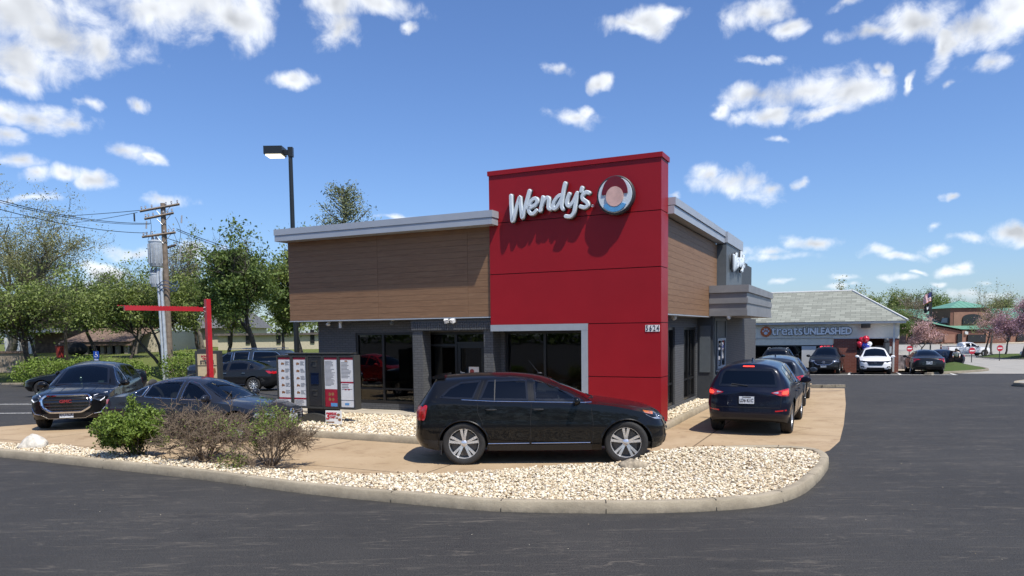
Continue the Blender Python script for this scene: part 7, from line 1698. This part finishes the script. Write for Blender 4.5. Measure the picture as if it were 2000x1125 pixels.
SW = thing('stone_wall', 'low fieldstone garden wall at the left edge behind the bush', 'wall', (0, 0, 0)); b = MB(); wy = 50.; b.box(D(-120, 650, wy).x, wy, gz(-30, wy)-.5, D(38, 650, wy).x, wy+.5, D(20, 690, wy).z); b.build('stones', pm('fieldstone', (.30, .24, .18), .9, var=.5, vs=2.5, bump=1., bs=5), SW); b = MB(); b.box(D(-120, 650, wy).x, wy-.08, D(20, 690, wy).z+.004, D(40, 650, wy).x, wy+.58, D(20, 686, wy).z); b.build('coping', M['old_brick'], SW)
rb = D(118, 692, 60); RBn = thing('waste_bin', 'red wheeled bin under the carport edge', 'bin', (rb.x, 60, gz(rb.x, 60))); b = MB(); b.lathe([(0, .0), (.28, 0), (.36, .95), (0, .95)], 8); b.build('body', pm('bin_red', (.3, .03, .02), .6), RBn); b = MB(); b.lathe([(0, 1.02), (.3, 1.0), (.4, .95), (0, .951)], 8); b.build('lid', M['rubber'], RBn)
b = MB(); t = thing('covered_grill', 'dark covered grill beside the carport posts', 'grill', (D(150, 690, 62).x, 62, gz(-36, 62))); sphere(b, (0, 0, .6), (.9, .5, .6), 14, 8); b.build('cover', M['rubber'], t, smooth=True)
GH = thing('grey_roof_house', 'white walled house with a dark grey roof behind the tall dark green tree', 'house', (0, 0, 0)); y2 = 84.; g2 = gz(-30, y2)
b = MB(); b.box(hx(372, y2), y2, g2-1, hx(470, y2), y2+9, D(400, 640, y2).z); part('wall', b, M['cream'], GH); b = MB(); zb_ = D(400, 641, y2).z; zt_ = D(400, 600, y2+4).z; b.add([(hx(366, y2), y2-.6, zb_), (hx(480, y2), y2-.6, zb_), (hx(480, y2), y2+9.6, zb_), (hx(366, y2), y2+9.6, zb_), (hx(396, y2), y2+4.5, zt_), (hx(455, y2), y2+4.5, zt_)], [(0, 1, 5, 4), (1, 2, 5), (2, 3, 4, 5), (3, 0, 4)]); part('roof', b, pm('grey_shingle', (.12, .12, .125), .9, var=.25, vs=4), GH)
WH = thing('white_shed', 'long low white building glimpsed under the trees left of the restaurant', 'building', (0, 0, 0)); y3 = 72.; b = MB(); b.box(hx(425, y3), y3, gz(-20, y3)-1, hx(625, y3), y3+6, D(500, 655, y3).z); part('wall', b, M['cream'], WH); b = MB(); b.box(hx(420, y3), y3-.3, D(500, 655, y3).z+.004, hx(630, y3), y3+6.3, D(500, 651, y3).z); part('roof', b, M['shingle'], WH)
for px in (445, 480, 540, 606):
    b = MB(); b.box(hx(px, y3), y3-.08, gz(-20, y3)+.6, hx(px+8, y3), y3-.01, gz(-20, y3)+1.9); part('window', b, bpy.data.materials['far_glass'], WH)
# ------------------------------------------------------------------ people
def person(label, pos, rz, shirt, pants, pose='stand', h=1.72):
    root = thing('person', label, 'person', pos, rz); k = h/1.72
    J = dict(pel=(0,0,.93), ch=(0,.02,1.28), nk=(0,.02,1.46), hd=(0,.04,1.60), ht=(0,.03,1.70), ls=(.17,.02,1.40), le=(.24,.05,1.12), lw=(.22,.20,.92), lh=(.21,.27,.84), rs=(-.17,.02,1.40), re=(-.26,-.02,1.12), rw=(-.24,.12,.90), rh=(-.23,.17,.82),
        lk=(.11,.05,.50), la=(.12,-.02,.08), lt=(.13,.15,.03), rk=(-.11,.0,.50), ra=(-.13,-.08,.08), rt=(-.14,.09,.03), lp=(.1,0,.88), rp=(-.1,0,.88))
    if pose == 'sit': J.update(lk=(.14,.42,.96), rk=(-.14,.42,.96), la=(.14,.62,.60), ra=(-.14,.62,.60), lt=(.14,.74,.58), rt=(-.14,.74,.58), le=(.27,.16,1.16), re=(-.27,.16,1.16), lw=(.16,.36,1.24), rw=(-.16,.36,1.24), lh=(.13,.42,1.28), rh=(-.13,.42,1.28))
    if pose == 'lean':
        for n_ in ('ch', 'nk', 'hd', 'ht', 'ls', 'rs', 'le', 're', 'lw', 'rw', 'lh', 'rh'): x, y, z = J[n_]; J[n_] = (x, y+(z-.9)*.75 if n_[1] not in 'wh' or n_ == 'hd' else y+.55, .93+(z-.93)*.8)
    E_ = [('pel','ch'),('ch','nk'),('nk','hd'),('hd','ht'),('ch','ls'),('ls','le'),('le','lw'),('lw','lh'),('ch','rs'),('rs','re'),('re','rw'),('rw','rh'),('pel','lp'),('lp','lk'),('lk','la'),('la','lt'),('pel','rp'),('rp','rk'),('rk','ra'),('ra','rt')]
    R_ = dict(pel=.15, ch=.15, nk=.055, hd=.095, ht=.07, ls=.065, rs=.065, le=.045, re=.045, lw=.032, rw=.032, lh=.035, rh=.035, lp=.10, rp=.10, lk=.065, rk=.065, la=.045, ra=.045, lt=.04, rt=.04)
    names = list(J); me = bpy.data.meshes.new('body'); me.from_pydata([Vector(J[n_])*k for n_ in names], [(names.index(a), names.index(b_)) for a, b_ in E_], []); o = link(bpy.data.objects.new('body', me), root)
    sk = o.modifiers.new('s', 'SKIN'); 
    if not me.skin_vertices: 
        bm = bmesh.new(); bm.from_mesh(me); bm.verts.layers.skin.verify(); bm.to_mesh(me); bm.free()
    for i, n_ in enumerate(names): me.skin_vertices[0].data[i].radius = (R_[n_]*k, R_[n_]*k*(.75 if n_ in ('pel', 'ch') else 1)); me.skin_vertices[0].data[i].use_root = (n_ == 'pel')
    sb_ = o.modifiers.new('d', 'SUBSURF'); sb_.levels = 1; sb_.render_levels = 1
    dg = bpy.context.evaluated_depsgraph_get(); m2_ = bpy.data.meshes.new_from_object(o.evaluated_get(dg)); o.modifiers.clear(); o.data = m2_; m2_.name = 'body'
    for m_ in (M['skin'], shirt, pants, M['rubber']): m2_.materials.append(m_)
    for p in m2_.polygons:
        c = p.center/k; p.use_smooth = True; arm = abs(c.x) > .19 and c.z < 1.15 and c.z > .75
        p.material_index = 3 if c.z < .10 else 2 if (c.z < .92 or (pose == 'sit' and c.z < 1.06 and c.y > .18)) and not arm else 1 if c.z < (1.44 if pose == 'stand' else 1.30) and not (arm and c.z < .98) else 0
    b = MB(); hx_, hy_, hz2 = J['hd']; sphere(b, (hx_*k, (hy_-.02)*k, (hz2+.035)*k), (.108*k, .115*k, .10*k)); b.build('hair', pm('hair_dark', (.03, .02, .015), .7) if 'hair_dark' not in bpy.data.materials else bpy.data.materials['hair_dark'], root, smooth=True)
    return root
M['dark_cloth'] = pm('dark_cloth', (.025, .025, .03), .85); M['plum_cloth'] = pm('plum_cloth', (.12, .05, .06), .85); M['white_cloth'] = pm('white_cloth', (.68, .68, .68), .85)
p = D(1838, 684, 98); person('person in dark clothes standing left of the pickup tailgate', (p.x, 98, gz(p.x, 98)), 1.2, M['plum_cloth'], M['dark_cloth'])
pd_ = r12.matrix_basis @ Vector((c12.X(2.9), 1.35, 0)); person('person in a white top and dark trousers leaning into the navy sedan', (pd_.x-.1, pd_.y, gz(pd_.x, pd_.y)), 2.6, M['white_cloth'], M['dark_cloth'], 'lean', 1.66)
dpos = r3.matrix_basis @ Vector((c3_.X(2.42), .36, 0)); person('driver in a grey top holding the wheel of the grey blue sedan', (dpos.x, dpos.y, -.42), r3.rotation_euler.z-PI/2, M['plum_cloth'], M['dark_cloth'], 'sit', 1.70)
# a red car on the near side of the lot, mirrored in the left front window
wv_ = ray(742, 722); tW_ = ((CC+VV*.66-Vector((0, 0, CH))).dot(VV))/wv_.dot(VV); W0 = Vector((0, 0, CH))+wv_*tW_; rf_ = wv_-2*wv_.dot(VV)*VV; k9 = (W0.z-.7)/-rf_.z; P9 = W0+rf_*k9
r16, c16 = side_sedan('red_sedan', 'bright red sedan mirrored in the left front window of the restaurant', paint('red_car_paint', (.42, .01, .012), .1, .3), SEDAN, M['alloy']); place(r16, pos=(P9.x, P9.y, gz(P9.x, P9.y)), yaw=-TH+.15)
print('RED', P9)
# small items
pb = D(1817, 725, 46.5); t = thing('bollard', 'dark round bollard at the left end of the grass island', 'bollard', (pb.x, 46.3, gz(pb.x, 46.3))); b = MB(); b.lathe([(0, 1.35), (.09, 1.33), (.12, 1.25), (.12, 0)], 14); b.build('post', M['charcoal'], t, smooth=True); b = MB(); b.lathe([(.121, 1.1), (.124, 1.1), (.124, 1.16), (.121, 1.16)], 14); b.build('band', M['black_plastic'], t)
pb = Vector(tW(tD(1731, 700, -.6))); t = thing('dark_planter_post', 'slim dark post by the store entrance left of the downspout', 'post', (pb.x, pb.y, TG)); b = MB(); b.box(-.13, -.13, 0, .13, .13, 1.9); b.build('post', M['charcoal'], t); b = MB(); sphere(b, (0, 0, 2.05), (.16, .16, .16), 12, 8); b.build('cap', M['charcoal'], t, smooth=True)
for i, (x, y) in enumerate(((1583, 755), (1600, 755), (1612, 755.5), (1625, 755), (1640, 755))):
    g_ = G(x, y, -.05); b = MB(); b.X = Matrix.Translation((g_.x, g_.y, gz(g_.x, g_.y))) @ Matrix.Rotation(-.45+i*.1, 4, 'Z'); w_ = (.35, .14, .12, .16, .2)[i]; b.prism([(-.09, 0), (.09, 0), (.07, .11), (-.07, .11)], -w_, w_, lambda u, v, w: (w, u, v)); o = b.build('kerb_block', M['kerb']); tag(o, ('long', 'tiny second', 'short middle', 'short fourth', 'rightmost')[i]+' broken kerb block at the far end of the concrete lane', 'kerb block', 'broken kerb blocks at the lane end')
# litter specks on the asphalt
b = MB(); v_, f_ = ico(1); rs = np.random.RandomState(4)
for _ in range(90):
    x, y = rs.uniform(-9, 12), rs.uniform(6.5, 13)
    if inpoly(x, y, bed_poly): continue
    if y > 9.5 and -10 < x < 5.6 and inpoly(x, y, [(-24, 21.5)]+[tuple(p) for p in outer[2:]]+[(0, 20)]): continue
    s_ = rs.uniform(.002, .006); b.add([(x+p[0]*s_*1.5, y+p[1]*s_, .004+p[2]*s_*.6) for p in v_], [tuple(q_) for q_ in f_])
o = b.build('grit', M['pebble']); o['kind'] = 'stuff'; o['label'] = 'scattered pale grit on the asphalt'
# ------------------------------------------------------------------ sky, sun
AZ = Vector((.5*UU.x-.27*VV.x, .5*UU.y-.27*VV.y)); SUN_EL = math.radians(60.5); saz = math.atan2(AZ.x, AZ.y)
def world():
    w = bpy.data.worlds.new('World'); S.world = w; w.use_nodes = True; nt = w.node_tree; nt.nodes.clear(); k = N(nt)
    out = k.new('OutputWorld'); sky = k.new('TexSky', sky_type='NISHITA'); sky.sun_disc = False; sky.sun_elevation = SUN_EL; sky.sun_rotation = saz; sky.air_density = 1.1; sky.dust_density = .6; sky.ozone_density = 2.6; sky.altitude = 150
    tint = k.mix(1., sky.outputs[0], SKY_TINT, 'MULTIPLY'); bg = k.new('Background'); nt.links.new(tint, bg.inputs[0]); bg.inputs[1].default_value = .115
    d = k.new('TexCoord').outputs['Generated']; s_ = k.new('SeparateXYZ'); nt.links.new(d, s_.inputs[0])
    az = k.math('ARCTAN2', s_.outputs[0], s_.outputs[1]); el = k.math('ARCSINE', s_.outputs[2]); P_ = k.new('CombineXYZ'); nt.links.new(az, P_.inputs[0]); nt.links.new(el, P_.inputs[1]); P_ = P_.outputs[0]
    def ae(x, y): v = ray(x, y).normalized(); return math.atan2(v.x, v.y), math.asin(v.z)
    CL = [(60,20,170,85),(120,75,110,55),(20,110,110,60),(190,90,45,40),(370,-10,150,70),(460,30,60,48),(300,20,80,40),(660,-5,75,40),(655,45,50,38),(720,0,80,30),(790,45,14,12),(30,160,70,22),(70,232,70,28),(140,240,45,18),(10,222,40,25),(20,270,40,16),(235,290,38,18),(285,297,22,8),(25,312,35,20),(45,345,25,15),(120,343,38,13),(185,352,30,17),(570,155,40,15),(245,193,22,12),(165,200,18,12),(330,382,42,15),(60,400,45,8),(245,487,45,15),(385,488,45,16),(215,535,40,20),(220,570,60,20),(230,600,60,20),(780,425,28,6),
          (1275,35,55,24),(1240,45,60,16),(1310,22,40,14),(1495,20,55,35),(1540,50,35,20),(1650,10,26,14),(1780,50,95,38),(1830,100,28,42),(1700,70,70,22),(1900,70,85,40),(1960,30,60,40),(1775,160,14,22),(1910,135,35,20),(1855,172,18,8),(1085,143,32,16),(1175,152,28,20),(1130,228,48,13),(1155,215,16,14),(1488,121,20,8),(1570,180,110,36),(1480,190,60,20),(1650,190,60,34),(1700,145,18,14),(1510,225,50,16),(1420,215,20,12),(1600,225,70,14),(1510,267,14,6),(1430,365,72,26),(1395,350,40,24),(1500,370,40,22),(1548,345,12,10),(1313,384,8,6),(1510,508,55,10),(1570,478,45,14),(1500,497,40,9),(1720,488,26,9),(1760,494,30,7),(1825,437,16,7),(1975,445,45,22),(1900,455,36,7),(1828,478,22,6),(1880,520,42,9),(1905,510,20,10),(1760,540,22,6),(1830,552,14,5),(1945,549,28,8),(1660,545,28,5),(1690,557,14,4),(1535,560,25,6),(1870,580,60,12),(1930,585,40,12),(1650,562,26,5),(1790,527,12,4),(1845,380,12,6)]
    rs = random.Random(3)
    for i in range(26): CL.append((rs.uniform(-2500, -150), rs.uniform(-600, 500), rs.uniform(60, 150), rs.uniform(20, 55))) if i % 2 else CL.append((rs.uniform(2150, 4000), rs.uniform(-500, 450), rs.uniform(50, 120), rs.uniform(20, 45)))
    for i in range(14): CL.append(None)
    nd = k.noise(k.mapping(P_, (1, 1.3, 1)), 9., 3, .5); nv = k.new('TexNoise'); nt.links.new(P_, nv.inputs['Vector']); nv.inputs['Scale'].default_value = 12.; nv.inputs['Detail'].default_value = 5.
    wv = k.new('VectorMath', operation='MULTIPLY_ADD'); nt.links.new(nv.outputs['Color'], wv.inputs[0]); wv.inputs[1].default_value = (.10, .055, 0); wv.inputs[2].default_value = (-.05, -.0275, 0)
    ad = k.new('VectorMath', operation='ADD'); nt.links.new(P_, ad.inputs[0]); nt.links.new(wv.outputs[0], ad.inputs[1]); Q = ad.outputs[0]
    acc = None; vert = None
    for c in CL:
        if c is None: a, e, ra, re = rs.uniform(1.2, 5.1), rs.uniform(.15, 1.1), rs.uniform(.05, .16), rs.uniform(.03, .08); a = a if a < PI else a-2*PI
        else:
            x, y, rx, ry = c; a, e = ae(x, y); a2, _ = ae(x+rx, y) if -1000 < x < 2600 else (a+rx/1450, 0); _, e2 = ae(x, y-ry) if -1000 < x < 2600 else (0, e+ry/1450); ra, re = abs(a2-a), abs(e2-e)
        m_ = k.new('VectorMath', operation='MULTIPLY_ADD'); nt.links.new(Q, m_.inputs[0]); m_.inputs[1].default_value = (1/ra, 1/re, 0); m_.inputs[2].default_value = (-a/ra, -e/re, 0)
        l = k.new('VectorMath', operation='LENGTH'); nt.links.new(m_.outputs[0], l.inputs[0])
        v = k.math('MULTIPLY_ADD', l.outputs['Value'], -min(1., re/.018+.35), min(1., re/.018+.35))
        acc = v if acc is None else k.math('MAXIMUM', acc, v)
    n1 = k.noise(P_, 20., 10, .6, .3); up = k.new('VectorMath', operation='ADD'); nt.links.new(P_, up.inputs[0]); up.inputs[1].default_value = (.006, .012, 0); n2 = k.noise(up.outputs[0], 22., 9, .62, .25)
    n3 = k.noise(P_, 13., 3, .5, .2); n4 = k.noise(up.outputs[0], 13., 3, .5, .2)
    dens = k.math('ADD', acc, k.math('MULTIPLY', k.math('SUBTRACT', n1, .50), 2.7)); al = k.new('MapRange', interpolation_type='SMOOTHSTEP'); nt.links.new(dens, al.inputs[0]); al.inputs[1].default_value = -.34; al.inputs[2].default_value = .80
    thick = k.math('MULTIPLY_ADD', acc, -.42, 1.13); relief = k.math('MULTIPLY_ADD', k.math('SUBTRACT', n3, n4), 1.6, thick); relief = k.math('MAXIMUM', k.math('MINIMUM', relief, 1.08), .58)
    col = k.mix(1., (.93, .96, 1.0), relief, 'MULTIPLY'); cb = k.new('Background'); nt.links.new(col, cb.inputs[0]); cb.inputs[1].default_value = CLOUD
    hz = k.new('MapRange'); nt.links.new(el, hz.inputs[0]); hz.inputs[1].default_value = -.01; hz.inputs[2].default_value = .06
    mx = k.new('MixShader'); nt.links.new(k.math('MULTIPLY', k.math('MULTIPLY', al.outputs[0], .93), hz.outputs[0]), mx.inputs[0]); nt.links.new(bg.outputs[0], mx.inputs[1]); nt.links.new(cb.outputs[0], mx.inputs[2]); nt.links.new(mx.outputs[0], out.inputs[0])
    w.cycles.sampling_method = 'MANUAL'; w.cycles.sample_map_resolution = 512
SKY_TINT = (.565, .69, .93); CLOUD = .78
world()
sd = bpy.data.lights.new('sun', 'SUN'); sd.energy = 4.0; sd.angle = math.radians(.53); sd.color = (1., .955, .88); so = bpy.data.objects.new('sun', sd); COL.objects.link(so)
dirv = Vector((AZ.normalized().x*math.cos(SUN_EL), AZ.normalized().y*math.cos(SUN_EL), math.sin(SUN_EL))); so.rotation_euler = dirv.to_track_quat('Z', 'Y').to_euler(); so.location = dirv*60
S.view_settings.view_transform = 'Standard'; S.view_settings.look = 'None'; S.view_settings.gamma = 1.; S.view_settings.exposure = .52; S.view_settings.use_curve_mapping = False
S.cycles.max_bounces = 6; S.cycles.transparent_max_bounces = 12; S.cycles.caustics_reflective = False; S.cycles.caustics_refractive = False; S.cycles.sample_clamp_indirect = 6.
